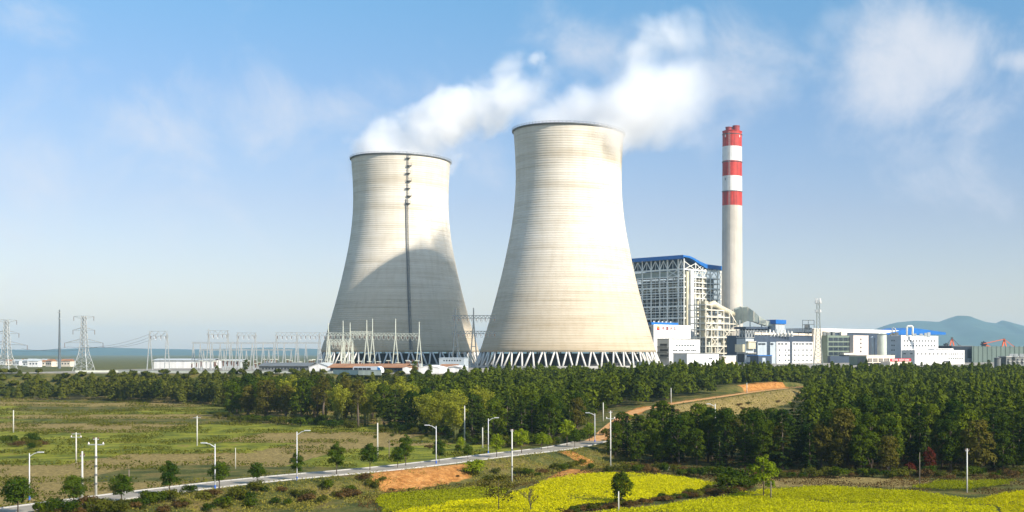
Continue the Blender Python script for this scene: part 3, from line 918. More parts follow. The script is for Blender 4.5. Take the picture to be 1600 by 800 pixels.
# ---- tall cream flue-gas structure between boiler house and chimney (catalyst tower with ducts)
def gas_tower():
    B = Block(1103, 1000, 1076, 1151, 489)
    t = B.root('flue_gas_plant', 'cream steel-framed flue-gas plant full of ducts below the blue-roofed boiler house', 'gas plant')
    zt = lambda y: CZ - (y - HY) / F * 1000
    P = lambda a, b_, z: B.c + AX * a + BX * b_ + UP * z
    la, lb = B.la, B.lb
    bs = [B.R.t(x) for x in (1103, 1112, 1121.5, 1131, 1140, 1151)]
    tops = [466, 476, 484, 484, 486, 505]
    for b_, y in zip(bs, tops):
        MB().bar(P(0, b_, PZ - .4), P(0, b_, zt(y)), 1.1).build('column', M['steel_cream'], t)
        MB().bar(P(11, b_, PZ - .4), P(11, b_, zt(y)), .9).build('column', M['steel_cream'], t)
    for a in (la * .33, la * .66, la):
        MB().bar(P(a, 0, PZ - .4), P(a, 0, zt(458)), .9).build('column', M['steel_cream'], t)
    for y in (476, 484, 495, 505, 515, 527, 541, 552, 562):
        k1 = max(i for i, yy in enumerate(tops) if yy <= y) if y > 466 else 0
        mb = MB(); B.R.mbox(mb, 0, bs[k1], zt(y) - .45, zt(y) + .45, -.4, .45); mb.build('floor_beam', M['steel_cream'], t)
        mb = MB(); B.L.mbox(mb, 0, la, zt(y) - .45, zt(y) + .45, -.4, .45); mb.build('floor_beam', M['steel_cream'], t)
        f = [P(.8, .8, 0), P(.8, bs[k1] - .8, 0), P(12, bs[k1] - .8, 0), P(12, .8, 0)]
        MB().prism([(p.x, p.y) for p in f], zt(y) - .8, zt(y) - .5).build('floor_deck', M['darkgrey'], t)
    mb = Bars(t, M['steel_cream']); mb.bar(P(-.2, bs[4], zt(486)), P(-.2, bs[5], zt(505)), .8); mb.build('bracing', M['steel_cream'], t)
    for k in range(5):
        y0, y1 = ((515, 505), (541, 527), (552, 541), (527, 515), (541, 527))[k]
        mb = Bars(t, M['steel_cream']); mb.bar(P(-.2, bs[k], zt(y0)), P(-.2, bs[k + 1], zt(y1)), .6)
        if k % 2: mb.bar(P(-.2, bs[k + 1], zt(y0)), P(-.2, bs[k], zt(y1)), .6)
        mb.build('bracing', M['steel_cream'], t)
    for (b0, b1, y0, y1, a0, a1, mm) in ((bs[0] + 2, bs[1] - 1, 528, 470, 3, 10, 'insulation'), (bs[1] + 1, bs[2] - 1, 550, 500, 3, 9, 'insulation'), (bs[2] + 1.5, bs[3], 515, 490, 2, 9, 'steel_cream'),
                                         (bs[3], bs[4], 550, 530, 3, 10, 'insulation'), (bs[4] + 2, bs[5] - 1.5, 560, 545, 3, 9, 'insulation'), (bs[2] + .5, bs[3] - 2, 560, 535, 2, 8, 'steel_grey'),
                                         (bs[3] + 1, bs[4] - 2, 505, 492, 4, 10, 'insulation')):
        f = [P(a0, b0, 0), P(a0, b1, 0), P(a1, b1, 0), P(a1, b0, 0)]
        MB().prism([(p.x, p.y) for p in f], zt(y0), zt(y1)).build('duct', M[mm], t)
    MB().tube([P(5, bs[1], zt(478)), P(5, bs[2], zt(474)), P(5, bs[3], zt(480)), P(5, bs[4] + 4, zt(486)), P(7, bs[5] + 3, zt(489))], [3.0, 3.2, 3.0, 2.8, 2.6], 14).build('duct', M['insulation'], t, smooth=True)
    MB().tube([P(1, bs[4], zt(547)), P(-1, bs[5] + 2, zt(541)), P(-3, bs[5] + 18, zt(538))], 2.6, 14).build('duct', M['insulation'], t, smooth=True)
    r2 = random.Random(5)
    for k in range(26):
        b_ = r2.uniform(1, bs[5] - 4); a = r2.uniform(.8, 2.5); z0 = zt(r2.uniform(515, 566)); z1 = z0 + r2.uniform(5, 18)
        if z1 > zt(float(np.interp(b_, bs, tops))): continue
        MB().tube([P(a, b_, z0), P(a, b_, z1), P(a, b_ + r2.uniform(-4, 4), z1 + 1.5)], r2.uniform(.3, .8), 7).build('pipe', M[r2.choice(['insulation', 'steel_white', 'greenish', 'steel_cream'])], t, smooth=True)
    for k in range(5):
        y = (495, 505, 515, 527, 541)[k]
        mb = MB()
        for zz in (.7, 1.2): B.R.mbox(mb, 0, bs[min(4, 3 + k)], zt(y) + zz, zt(y) + zz + .12, .2, .3)
        for q in np.arange(0, bs[3], 2.2): B.R.mbox(mb, q, q + .13, zt(y) + .4, zt(y) + 1.3, .2, .3)
        mb.build('guard_rail', M['steel_white'], t)


gas_tower()


# ---- curved flue duct from the chimney foot, precipitator roof and galleries right of it
def duct():
    d = 1030
    q = lambda px, py, dd=d: W(px, py, dd)
    t = empty('flue_duct', tuple(q(1170, 566)), 'fat pale-green flue duct curving down from the foot of the chimney', 'flue duct')
    path = [(1148, 496, 1046), (1158, 492, 1040), (1167, 490, 1034), (1176, 494, 1030), (1185, 500, 1028), (1196, 505, 1027), (1212, 507, 1026)]
    hh = [10, 9.5, 8, 6, 4.2, 3.0, 3.0]
    mb = MB(); rows = []
    for (px, py, dd), h in zip(path, hh):
        c = q(px, py, dd); n = Vector((.25, -1, 0)).normalized() * 4
        rows.append([c - n + UP * (h * .82), c + n * 1.0 + UP * (h * .7), c + n * 1.1 - UP * h * .8, c - n - UP * h * .8, ])
    for a, b_ in zip(rows[:-1], rows[1:]):
        for k in range(4):
            j = (k + 1) % 4
            mb.poly([a[k], a[j], b_[j], b_[k]])
    mb.poly(rows[0][::-1]); mb.poly(rows[-1])
    mb.build('duct_casing', M['greenish'], t)
    for a in rows[1:-1]:
        mb = MB()
        for k in range(4): mb.bar(a[k], a[(k + 1) % 4], .5)
        mb.build('stiffener', M['steel_cream'], t)
    for px in (1156, 1172, 1190, 1208):
        MB().bar(q(px, 567, 1029), q(px, 500 if px < 1180 else 507, 1029), 1.0).build('support_leg', M['steel_grey'], t)
    mb = MB()
    for px in lin(1184, 1205, 9): mb.bar(q(px, 505, 1023), q(px, 500.5, 1023), .18)
    mb.bar(q(1184, 500.6, 1023), q(1206, 500.6, 1023), .2); mb.bar(q(1184, 503, 1023), q(1206, 503, 1023), .15)
    mb.build('guard_rail', M['steel_grey'], t)
    g = Block(1212, 1020, 1200, 1226, 500, z0=PZ - .4)
    t2 = g.root('conveyor_house', 'small blue-roofed conveyor head house beside the flue duct', 'conveyor house')
    f = g.foot; zt = lambda y: CZ - (y - HY) / F * 1020
    MB().prism([(p.x, p.y) for p in f], g.z0, zt(506)).build('wall', M['greywall'], t2)
    mb = MB(); o = 1.0
    ff = [g.c - BX * o - AX * o, g.c + BX * (g.lb + o) - AX * o, g.c + BX * (g.lb + o) + AX * (g.la + o), g.c + AX * (g.la + o) - BX * o]
    mb.prism([(p.x, p.y) for p in ff], zt(505.9), zt(499.5)); mb.build('roof', M['blue_roof'], t2)


duct()


def fan_house(cx, d, lx, rx, label, ducts):
    B = Block(cx, d, lx, rx, 513)
    t = B.root('precipitator_hall', label, 'precipitator hall', 'halls with trussed galleries')
    zt = lambda y: CZ - (y - HY) / F * d
    MB().prism([(p.x, p.y) for p in B.foot], B.z0, zt(529)).build('wall', M['bluegrey'], t)
    inset = [B.c + BX * 2 + AX * 2, B.c + BX * (B.lb - 2) + AX * 2, B.c + BX * (B.lb - 2) + AX * (B.la - 2), B.c + AX * (B.la - 2) + BX * 2]
    MB().prism([(p.x, p.y) for p in inset], zt(528.9), zt(514)).build('gallery_wall', M['navy'], t)
    o = 1.5
    ff = [B.c - BX * o - AX * o, B.c + BX * (B.lb + o) - AX * o, B.c + BX * (B.lb + o) + AX * (B.la + o), B.c + AX * (B.la + o) - BX * o]
    MB().prism([(p.x, p.y) for p in ff], zt(513.9), zt(510.5)).build('roof', M['navy'], t)
    for fc, ln in ((B.L, B.la), (B.R, B.lb)):
        mb = MB(); n = max(3, int(ln / 4.5))
        for k in range(n):
            a, b_ = ln * k / n, ln * (k + 1) / n; m_ = (a + b_) / 2
            pt = lambda s_, z: fc.o + fc.u * s_ + fc.n * .3 + UP * z
            mb.bar(pt(a, zt(527)), pt(m_, zt(517)), .45); mb.bar(pt(b_, zt(527)), pt(m_, zt(517)), .45)
            mb.bar(pt(a, zt(528)), pt(a, zt(514)), .4)
        mb.bar(pt(0, zt(517)), pt(ln, zt(517)), .4); mb.bar(pt(0, zt(527)), pt(ln, zt(527)), .5)
        mb.build('truss', M['steel_grey'], t)
    if ducts:
        mb = MB(); B.L.box(mb, 1152, 1164, 538, 550, 0, 3); mb.build('duct', M['insulation'], t)
        mb = MB(); B.R.box(mb, 1166, 1177, 535, 545, 0, 2.5); mb.build('duct', M['insulation'], t)
        mb = MB(); B.L.box(mb, 1152.5, 1163, 553, 566, 0, .3); mb.build('shutter', M['dark'], t)
        for y in (533, 551): 
            mb = MB(); B.R.box(mb, 1165.3, 1178, y, y + .9, 0, 2.6); mb.build('service_beam', M['steel_cream'], t)


fan_house(1165, 942, 1151, 1178.5, 'nearer grey hall bay with trussed gallery and cream ducts, left of the navy-banded hall', True)
fan_house(1178, 1010, 1160, 1214, 'farther grey hall with trussed gallery, rising behind the navy-banded hall', False)


# ---- electrostatic clutter on the roof edge between the halls: insulators and pipes
def roof_gear():
    t = None
    spots = [(1197, 516), (1203, 514), (1208.5, 516), (1214, 513), (1220, 515), (1226, 514), (1231.5, 516), (1237, 517)]
    for k, (px, py) in enumerate(spots):
        d = 950 + (px - 1179) * .47 + 6
        p = W(px, 524, d)
        p.z = CZ + 26 / F * 950
        e = empty('roof_insulator', (p.x, p.y, p.z - .5), 'pale roof-top insulator housing in the row above the navy-banded hall', 'insulator housing', 'roof insulator housings')
        top = p.z + (524 - py) * d / F * .75 + 1
        MB().lathe([(1.2, p.z - .5), (1.2, p.z + (top - p.z) * .55), (.7, p.z + (top - p.z) * .6), (.7, top), (.1, top + .2)], 12, (p.x, p.y, 0)).build('housing', M['steel_white' if k % 3 else 'greywall'], e, smooth=False)
        MB().box((p.x + .3, p.y - 1.2, p.z + .7), (1.0, .5, 1.6)).build('control_box', M['darkgrey'], e)


# ---- long hall with navy band and white panelled front
def navy_hall():
    B = Block(1179, 950, None, 1296, 521, depth_a=30)
    t = B.root('filter_hall', 'long hall with a dark navy band above a white panelled front full of small windows', 'industrial hall')
    R = B.R
    zt = lambda y: R.z(y, 0)
    MB().prism([(p.x, p.y) for p in B.foot], B.z0, zt(524)).build('wall', M['navy'], t)
    mb = MB(); R.box(mb, 1178.5, 1268, 520.3, 523.8, -3, .5); mb.build('cornice', M['cream'], t)
    for px in lin(1189, 1258, 7):
        mb = MB(); R.box(mb, px, px + .7, 520.2, 523.9, .5, .62); mb.build('cornice_joint', M['darkgrey'], t)
    mb = MB(); R.box(mb, 1182, 1196.2, 534.5, 571, -.1, 1.2); mb.build('grey_panel', M['bluegrey'], t)
    mb = MB(); R.box(mb, 1201.5, 1210, 534.5, 571, -.1, 1.2); mb.build('grey_panel', M['bluegrey'], t)
    mb = MB(); R.box(mb, 1211, 1231.8, 534.2, 571, -.1, 1.6); p1 = mb.build('white_panel', M['white'], t)
    mb = MB(); R.box(mb, 1236, 1268.2, 534.2, 571, -.1, 1.6); p2 = mb.build('white_panel', M['white'], t)
    mb = MB(); R.box(mb, 1268.5, 1292, 513.8, 571, -.1, 1.9); mb.build('end_bay', M['cream'], t)
    for x0, x1 in ((1183, 1187), (1188, 1193.5), (1202, 1206), (1213, 1217), (1218, 1222), (1223.5, 1228), (1237, 1240), (1241, 1245), (1246, 1249), (1250, 1254), (1256, 1261), (1262, 1267)):
        mb = MB(); R.box(mb, x0, x1, 536.2, 538.6, 1.0, 1.68); mb.build('strip_window', M['glass'], t)
    for y in (547, 555, 563):
        for px in [1214.5, 1224, 1229] + lin(1238.5, 1264, 5):
            mb = MB(); R.box(mb, px, px + 2.2, y - 1.2, y + 1.2, 1.0, 1.68); mb.build('window', M['glass'], t)
    for y in (551, 559.5):
        for px in [1217, 1226] + lin(1241, 1262, 5):
            mb = MB(); R.box(mb, px, px + 1.2, y - .7, y + .7, 1.0, 1.68); mb.build('window', M['glass'], t)
    for px in (1221.5, 1246.5, 1257):
        mb = MB(); R.box(mb, px, px + .5, 535, 570, 1.6, 1.75); mb.build('downpipe', M['greywall'], t)
    for y in (538, 546, 554, 562):
        for px in (1284,):
            mb = MB(); R.box(mb, px, px + 1.6, y - 1, y + 1, 1.5, 1.97); mb.build('window', M['glass'], t)
    # annex at the foot
    q = Block(1185, 935, 1158, 1206, 556)
    e = q.root('switchroom', 'low dark-blue switchroom at the foot of the navy-banded hall', 'switchroom')
    q.walls(e, M['navy'])
    mb = MB(); q.R.box(mb, 1191, 1196, 559, 571, 0, .1); mb.build('door', M['bluegrey'], e)
    mb = MB(); q.L.box(mb, 1165, 1172, 558, 566, 0, .1); mb.build('shutter', M['bluegrey'], e)
    q.parapet(e, M['blue_roof'], .6)
    # gear frame on the roof
    fr = empty('rooftop_frame', tuple(W(1265, 522, 1005)), 'dark open steel frame with machinery on the hall roof beside the lattice mast', 'steel frame')
    p = lambda px, py, dd=1005: W(px, py, dd + 30 if dd < 1000 else dd)
    for px in (1254, 1263, 1272):
        for dd in (975, 983): MB().bar(p(px, 523, dd), p(px, 500, dd), .5).build('post', M['steel_dull'], fr)
    for y in (500.4, 507, 514):
        for dd in (975, 983): MB().bar(p(1253.5, y, dd), p(1272.5, y, dd), .45).build('beam', M['steel_dull'], fr)
        for px in (1254, 1272): MB().bar(p(px, y, 975), p(px, y, 983), .4).build('beam', M['steel_dull'], fr)
    MB().box(tuple(p(1261, 511, 979)), (4.5, 3, 5)).build('machine', M['darkgrey'], fr)
    MB().tube([p(1256, 521, 978), p(1259, 515, 978), p(1268, 513, 978)], .7, 8).build('pipe', M['steel_dull'], fr)


navy_hall()
roof_gear()


# ---- middle group: dark-windowed block, beige block, turbine hall, white block
def mid_group():
    B = Block(1293, 1016, None, 1334, 524, depth_a=20)
    t = B.root('office_block', 'olive office block with four bands of dark windows', 'office block')
    B.walls(t, M['olive'])
    for y in (527.5, 535, 542.5, 550):
        for px in lin(1294.6, 1325.4, 5):
            mb = MB(); B.R.box(mb, px, px + 7.0, y, y + 5.4, -.05, .12); w_ = mb.build('window', M['glass'], t)
    mb = MB(); B.R.box(mb, 1293, 1333, 556, 571, .05, 3); mb.build('base_wall', M['navy'], t)
    for (a, b_, c_, d_) in ((1294, 1298, 518, 524), (1300, 1305, 519, 524), (1308, 1312, 518.5, 524)):
        mb = MB(); B.R.box(mb, a, b_, c_, d_, -8, -5); mb.build('roof_unit', M['flat_grey'], t)
    mb = MB(); B.R.box(mb, 1311.5, 1332, 551.5, 554.5, 0, 5); mb.build('canopy', M['cream'], t)
    B2 = Block(1333.4, 1040, None, 1357, 525, depth_a=16)
    t = B2.root('stair_block', 'plain beige block with one column of small dark windows', 'stair block')
    B2.walls(t, M['pinkbeige'])
    windows(B2.R, t, [1344], [529, 535.3, 541.6, 547.9], 2.0, 2.6)
    B2.parapet(t, M['pinkbeige'], .7)
    # turbine hall: long white roof edge, blue gable roof to the right
    d = 1000
    T = Block(1284, 1075, None, 1400, 518, depth_a=60)
    t = T.root('turbine_hall', 'long turbine hall with a white roof edge ending in a blue sheet gable', 'turbine hall')
    zt = lambda y: T.R.z(y, 0)
    MB().prism([(p.x, p.y) for p in T.foot], T.z0, zt(519)).build('wall', M['navy'], t)
    mb = MB(); T.R.mbox(mb, -16, T.lb + 4, zt(518.9), zt(513), -30, 1.0); mb.build('roof_edge', M['white'], t)
    mb = MB(); T.R.box(mb, 1310.5, 1319.5, 518, 525, 0, 3); mb.build('stair_head', M['cream'], t)
    e1 = T.lb; zz = T.R.z(513, 0)
    mb = MB()
    R = T.R
    pt = lambda s_, z, o: R.o + R.u * s_ + R.n * o + UP * z
    s0, s1 = R.t(1372), R.t(1476)
    sm = R.t(1425)
    z0, z1 = R.z(523, s0), R.z(512.3, sm)
    zr = R.z(519.5, s1); zr2 = R.z(523, s1)
    mb.poly([pt(s0, z0, 1.5), pt(s1, zr2, 1.5), pt(s1, zr, 1.5), pt(sm, z1, 1.5)])
    mb.poly([pt(s0, z0, -30), pt(sm, z1, -30), pt(s1, zr, -30), pt(s1, zr2, -30)])
    mb.poly([pt(sm, z1, 1.5), pt(s1, zr, 1.5), pt(s1, zr, -30), pt(sm, z1, -30)])
    mb.poly([pt(s0, z0, 1.5), pt(sm, z1, 1.5), pt(sm, z1, -30), pt(s0, z0, -30)])
    mb.poly([pt(s1, zr, 1.5), pt(s1, zr2, 1.5), pt(s1, zr2, -30), pt(s1, zr, -30)])
    mb.poly([pt(s0, z0, 1.5), pt(s0, z0, -30), pt(s1, zr2, -30), pt(s1, zr2, 1.5)])
    mb.build('gable_roof', M['blue_roof'], t)
    mb = MB(); R.mbox(mb, R.t(1358), R.t(1466), T.z0, z0 - .05, -28, 0.2); mb.build('end_wall', M['navy'], t)
    # silo beside it
    p = W(1378, 567, 1062)
    s = empty('round_silo', tuple(p), 'grey-green round silo between the beige block and the white block', 'silo')
    zt2 = lambda y: CZ - (y - HY) / F * 1062
    MB().lathe([(4.4, PZ - .3), (4.4, zt2(522)), (.2, zt2(520))], 24, (p.x, p.y, 0)).build('shell', M['greenish'], s)
    MB().lathe([(4.45, zt2(523)), (5, zt2(522.8)), (5, zt2(522.2)), (4.45, zt2(522))], 24, (p.x, p.y, 0)).build('rim', M['darkgrey'], s)
    p2 = W(1363, 567, 1066)
    s = empty('round_silo', tuple(p2), 'slim pale silo close against the beige block', 'silo')
    MB().lathe([(2.0, PZ - .3), (2.0, zt2(527)), (.2, zt2(525.5))], 20, (p2.x, p2.y, 0)).build('shell', M['bluegrey'], s)
    MB().tube([(p2.x + 2.2, p2.y - .6, PZ), (p2.x + 2.2, p2.y - .6, zt2(527))], .2, 6).build('ladder', M['darkgrey'], s)
    # white tall block with step to the right
    W1 = Block(1408, 900, 1386, 1466, 525)
    t = W1.root('white_block', 'tallest white block with rows of tiny windows and pipes on its roof', 'white block')
    W1.walls(t, M['white'])
    mb = MB(); W1.L.mbox(mb, 0.02, W1.la, W1.z0, W1.z1 - .02, 0, .06); mb.build('shade_toned_side', M['bluegrey'], t)  # white wall's shaded side put into colour as a blue-grey skin
    W1.parapet(t, M['white'], .6, .1)
    windows(W1.L, t, [1393, 1396.3], [531, 538.5, 546, 553], 1.6, 2.2, out=.12)
    for y in (531.5, 539, 546.3): windows(W1.R, t, lin(1412, 1459, 11), [y], 2.1, 2.4)
    for k, (px, py) in enumerate(((1393, 519), (1398, 516), (1402, 520), (1440, 521), (1447, 521.5), (1452, 520.5), (1430, 521))):
        q = W1.R.p(max(px, 1409), py, -4); zb = W1.z1
        MB().box((W((px), 525, 905).x, 907, zb + 1.0), (2.2, 2.5, 2.0 + (k % 3))).build('roof_unit', M['flat_grey' if k < 3 else 'greywall'], t)
    u = [(1417, 525), (1417, 510.8), (1418.5, 509.5), (1424.5, 509.5), (1426, 510.8), (1426, 525)]
    MB().tube([W(a, b_, 906) for a, b_ in u], .75, 8).build('roof_pipe', M['steel_white'], t, smooth=True)
    MB().tube([W(a, b_, 908) for a, b_ in ((1394, 525), (1394, 513.5), (1396, 512), (1399, 514), (1400, 525))], .5, 8).build('roof_pipe', M['steel_grey'], t, smooth=True)
    W2 = Block(1429.5, 870, 1408.5, 1507, 548)
    t = W2.root('white_block', 'low wide white block stepped in front of the tallest white block', 'white block')
    W2.walls(t, M['white'])
    mb = MB(); W2.L.mbox(mb, 0.02, W2.la, W2.z0, W2.z1 - .02, 0, .06); mb.build('shade_toned_side', M['greywall'], t)  # shade on the left face painted in as grey over the white
    W2.parapet(t, M['white'], .5, .1)
    windows(W2.L, t, [1411.5, 1422], [552], 4, 1.5, out=.12)
    windows(W2.R, t, lin(1432, 1476, 8), [552], 3.2, 2.0)
    windows(W2.R, t, lin(1482, 1502.5, 7), [552, 558.8], 1.8, 2.2)
    mb = MB(); W2.R.box(mb, 1474, 1483, 564, 566, 0, .1); mb.build('strip_window', M['glass'], t)
    mb = MB(); W2.R.box(mb, 1466, 1495, 544.5, 548.2, -9, -3); mb.build('roof_unit', M['white'], t)
    mb = MB(); W2.R.box(mb, 1467, 1490, 546, 547.4, -3.02, -2.9); mb.build('strip_window', M['dark'], t)
    # low fronts
    L1 = Block(1354, 840, 1327, 1398, 556)
    t = L1.root('gatehouse', 'low cream building with two groups of barred windows and an olive end wall', 'low building')
    L1.walls(t, M['cream'])
    mb = MB(); L1.L.mbox(mb, 0.02, L1.la, L1.z0, L1.z1 - .3, 0, .06); mb.build('shade_toned_side', M['olive'], t)  # end wall given a darker olive skin over the cream
    for px in (1356, 1364.5, 1373, 1381.5, 1387):
        mb = MB(); L1.R.box(mb, px, px + 6.5 if px < 1385 else px + 2, 560, 565.5, -.05, .1); w_ = mb.build('window', M['glass'], t)
        mb = MB()
        for q in (1.6, 3.2, 4.8):
            if px < 1385: L1.R.box(mb, px + q, px + q + .35, 560, 565.5, .1, .16)
        L1.R.box(mb, px, px + (6.5 if px < 1385 else 2), 562.4, 562.8, .1, .15)
        mb.build('glazing_bar', M['cream'], w_)
        mb = MB(); L1.R.box(mb, px, px + (6.5 if px < 1385 else 2), 567, 570, -.05, .1); mb.build('window', M['glass'], t)
    mb = MB(); L1.L.box(mb, 1340, 1350, 559, 571, .06, .2); mb.build('shutter', M['darkgrey'], t)
    L1.parapet(t, M['cream'], .5, .15)
    L2 = Block(1391, 835, None, 1424, 565, depth_a=8)
    t = L2.root('gatehouse', 'small cream kiosk carrying the long red sign board', 'low building')
    L2.walls(t, M['cream'])
    windows(L2.R, t, [1396, 1408], [568], 7, 2.4)
    mb = MB(); L2.R.box(mb, 1390.3, 1422.5, 560.2, 564.4, .2, .55); sg = mb.build('sign_board', M['red_paint'], t)
    # the characters on it are too small to read in the photograph: pale strokes of the same size
    r2 = random.Random(8)
    mb = MB()
    for g0, n in ((1393, 5), (1404, 4), (1412.3, 4)):
        for k in range(n):
            px = g0 + k * 1.9
            L2.R.box(mb, px, px + 1.5, 561.3, 561.75, .55, .6); L2.R.box(mb, px + .1, px + 1.4, 562.9, 563.3, .55, .6); L2.R.box(mb, px + .55, px + .95, 560.9, 563.7, .55, .605)
    mb.build('lettering', M['sign_white'], sg)
    # dark slate block and the long wind fence of the coal yard
    S = Block(1487, 1040, 1462, 1520, 541)
    t = S.root('slate_block', 'dark slate-blue block behind the white blocks', 'industrial block')
    S.walls(t, M['block_dark']); S.parapet(t, M['darkgrey'], .6)
    mb = MB(); S.R.box(mb, 1512, 1519, 560, 571, 0, .2); mb.build('door', M['greywall'], t)
    wf = Block(1519, 1060, None, 1760, 541, depth_a=.8)
    t = wf.root('wind_fence', 'long grey-green wind fence round the coal yard', 'fence')
    wf.walls(t, M['coalfence'], 'screen')
    for px in lin(1521, 1755, 34):
        mb = MB(); wf.R.box(mb, px, px + .7, 540.6, 571, .02, .5); mb.build('post', M['coalfence'], t)


mid_group()


# ---- white offices beside the near tower
def offices():
    A = Block(1021.5, 800, 1012, 1079, 507)
    t = A.root('office_building', 'white office building with a red emblem and four dark red characters high on its wall', 'office building')
    A.walls(t, M['white'])
    mb = MB(); A.L.mbox(mb, .02, A.la, A.z0, A.z1 - .02, 0, .06); mb.build('shade_toned_side', M['greywall'], t)  # grey skin carries the shade of this white side in its colour
    mb = MB(); A.L.box(mb, 1013.5, 1016.5, 511, 522, .06, .12); mb.build('window', M['glass'], t)
    mb = MB(); A.R.mbox(mb, A.R.t(1062), A.lb + .3, A.R.z(519, A.R.t(1070)), A.z1 + 1, -30, .05) if False else None
    zt = lambda y: CZ - (y - HY) / F * 800
    bl = MB(); f = [A.c + BX * 4 + AX * 6, A.c + BX * (A.R.t(1062)) + AX * 6, A.c + BX * (A.R.t(1062)) + AX * 18, A.c + BX * 4 + AX * 18]
    f2 = [A.c + BX * -.2 + AX * 2, A.c + BX * A.R.t(1063) + AX * 2, A.c + BX * A.R.t(1063) + AX * (A.la - 1), A.c - BX * .2 + AX * (A.la - 1)]
    bl.prism([(p.x, p.y) for p in f2], A.z1 + .01, zt(503.3)); bl.build('blue_roof', M['blue_roof'], t)
    for px, py in ((1017, 502.5), (1022, 502), (1030, 503), (1037, 503.2), (1043, 503), (1049, 503.2), (1056, 502.6)):
        q = A.R.p(max(px, 1022), py, -5); MB().box((q.x, q.y, zt(503.3) + .5), (2.2 if px < 1025 else .9, 1.5, 1.0)).build('roof_unit', M['steel_white'], t)
    # emblem: a red shield with a gold head
    R = A.R
    mb = MB(); R.box(mb, 1026.2, 1030.6, 511.6, 515.8, 0, .12); em = mb.build('emblem', M['red_paint'], t)
    mb = MB(); R.box(mb, 1026.6, 1030.4, 509.6, 511.5, 0, .14); R.box(mb, 1027, 1028, 511.6, 513, .12, .16); R.box(mb, 1028.2, 1029.6, 512.6, 513.6, .12, .16); mb.build('emblem_head', M['gold'], em)
    for ch, px in (('中', 1034.4), ('国', 1040.6), ('大', 1046.6), ('唐', 1052.6)):
        text_on(R, t, ch, px, 513.5, 5.2, M['sign_dark'])
    Bk = Block(1045.5, 775, 1027, 1093.5, 530)
    t = Bk.root('office_building', 'white middle office block with two short rows of windows and a recessed grey stair side', 'office building')
    Bk.walls(t, M['white'])
    mb = MB(); Bk.L.mbox(mb, .02, Bk.la, Bk.z0, Bk.z1 - .02, 0, .06); mb.build('shade_toned_side', M['greywall'], t)  # left side of the white block coloured grey for its shade
    for y in (537, 545.5, 554):
        mb = MB(); Bk.L.box(mb, 1031.5, 1042.5 if y < 540 else 1044, y, y + 3.4, .06, .14); mb.build('window', M['glass'], t)
        mb = MB(); Bk.L.box(mb, 1028.5, 1045, y + 4.4, y + 5.6, .06, 1.6); mb.build('balcony_slab', M['flat_grey'], t)
    windows(Bk.R, t, lin(1056, 1082, 7), [539], 2.8, 2.0)
    for g0 in (1051, 1060.5, 1070.5, 1080): windows(Bk.R, t, [g0, g0 + 2.6, g0 + 5.2], [546.3], 1.9, 2.4)
    mb = MB(); Bk.R.box(mb, 1048, 1088, 543.2, 543.6, 0, .2); mb.build('string_course', M['greywall'], t)
    Bk.parapet(t, M['flat_grey'], .5, .2)
    Ck = Block(1073.5, 740, 1052, 1123, 552.8)
    t = Ck.root('office_building', 'lowest white office block, with a long pale strip window, in front of the two others', 'office building')
    Ck.walls(t, M['white'])
    mb = MB(); Ck.L.mbox(mb, .02, Ck.la, Ck.z0, Ck.z1 - .02, 0, .06); mb.build('shade_toned_side', M['bluegrey'], t)  # blue-grey skin paints the shade onto the white left side
    mb = MB(); Ck.R.box(mb, 1078.5, 1103, 559, 562.5, 0, .1); sw = mb.build('strip_window', M['greywall'], t)
    mb = MB()
    for px in lin(1079, 1102, 12): Ck.R.box(mb, px, px + .4, 559.2, 562.3, .1, .16)
    mb.build('glazing_bar', M['white'], sw)
    windows(Ck.R, t, [1108, 1110.5], [559], 1.9, 2.5)
    mb = MB(); Ck.R.box(mb, 1087, 1098, 565.5, 568.5, 0, 2.0); mb.build('door_canopy', M['greywall'], t)
    Ck.parapet(t, M['darkgrey'], .4, .25)
    # low pale sheds at the feet
    for (c_, d_, l_, r_, y_, lab) in ((1012, 700, 975, 1026, 566, 'pale low shed at the right foot of the near cooling tower'), (1128, 800, 1120, 1150, 556, 'cream low hut at the foot of the flue-gas plant')):
        q = Block(c_, d_, l_, r_, y_); e = q.root('utility_shed', lab, 'shed')
        q.walls(e, M['greywall' if c_ < 1100 else 'cream']); q.parapet(e, M['bluegrey'], .35, .3, 'roof_edge')
        mb = MB(); q.R.box(mb, c_ + 3, c_ + 6, y_ + 2, y_ + 4, 0, .1); mb.build('window', M['glass'], e)


offices()


# ---- lattice mast in front of the halls
M['steel_mast'] = surf('dull_mast_steel', (.24, .27, .25), .6, .2, .5)


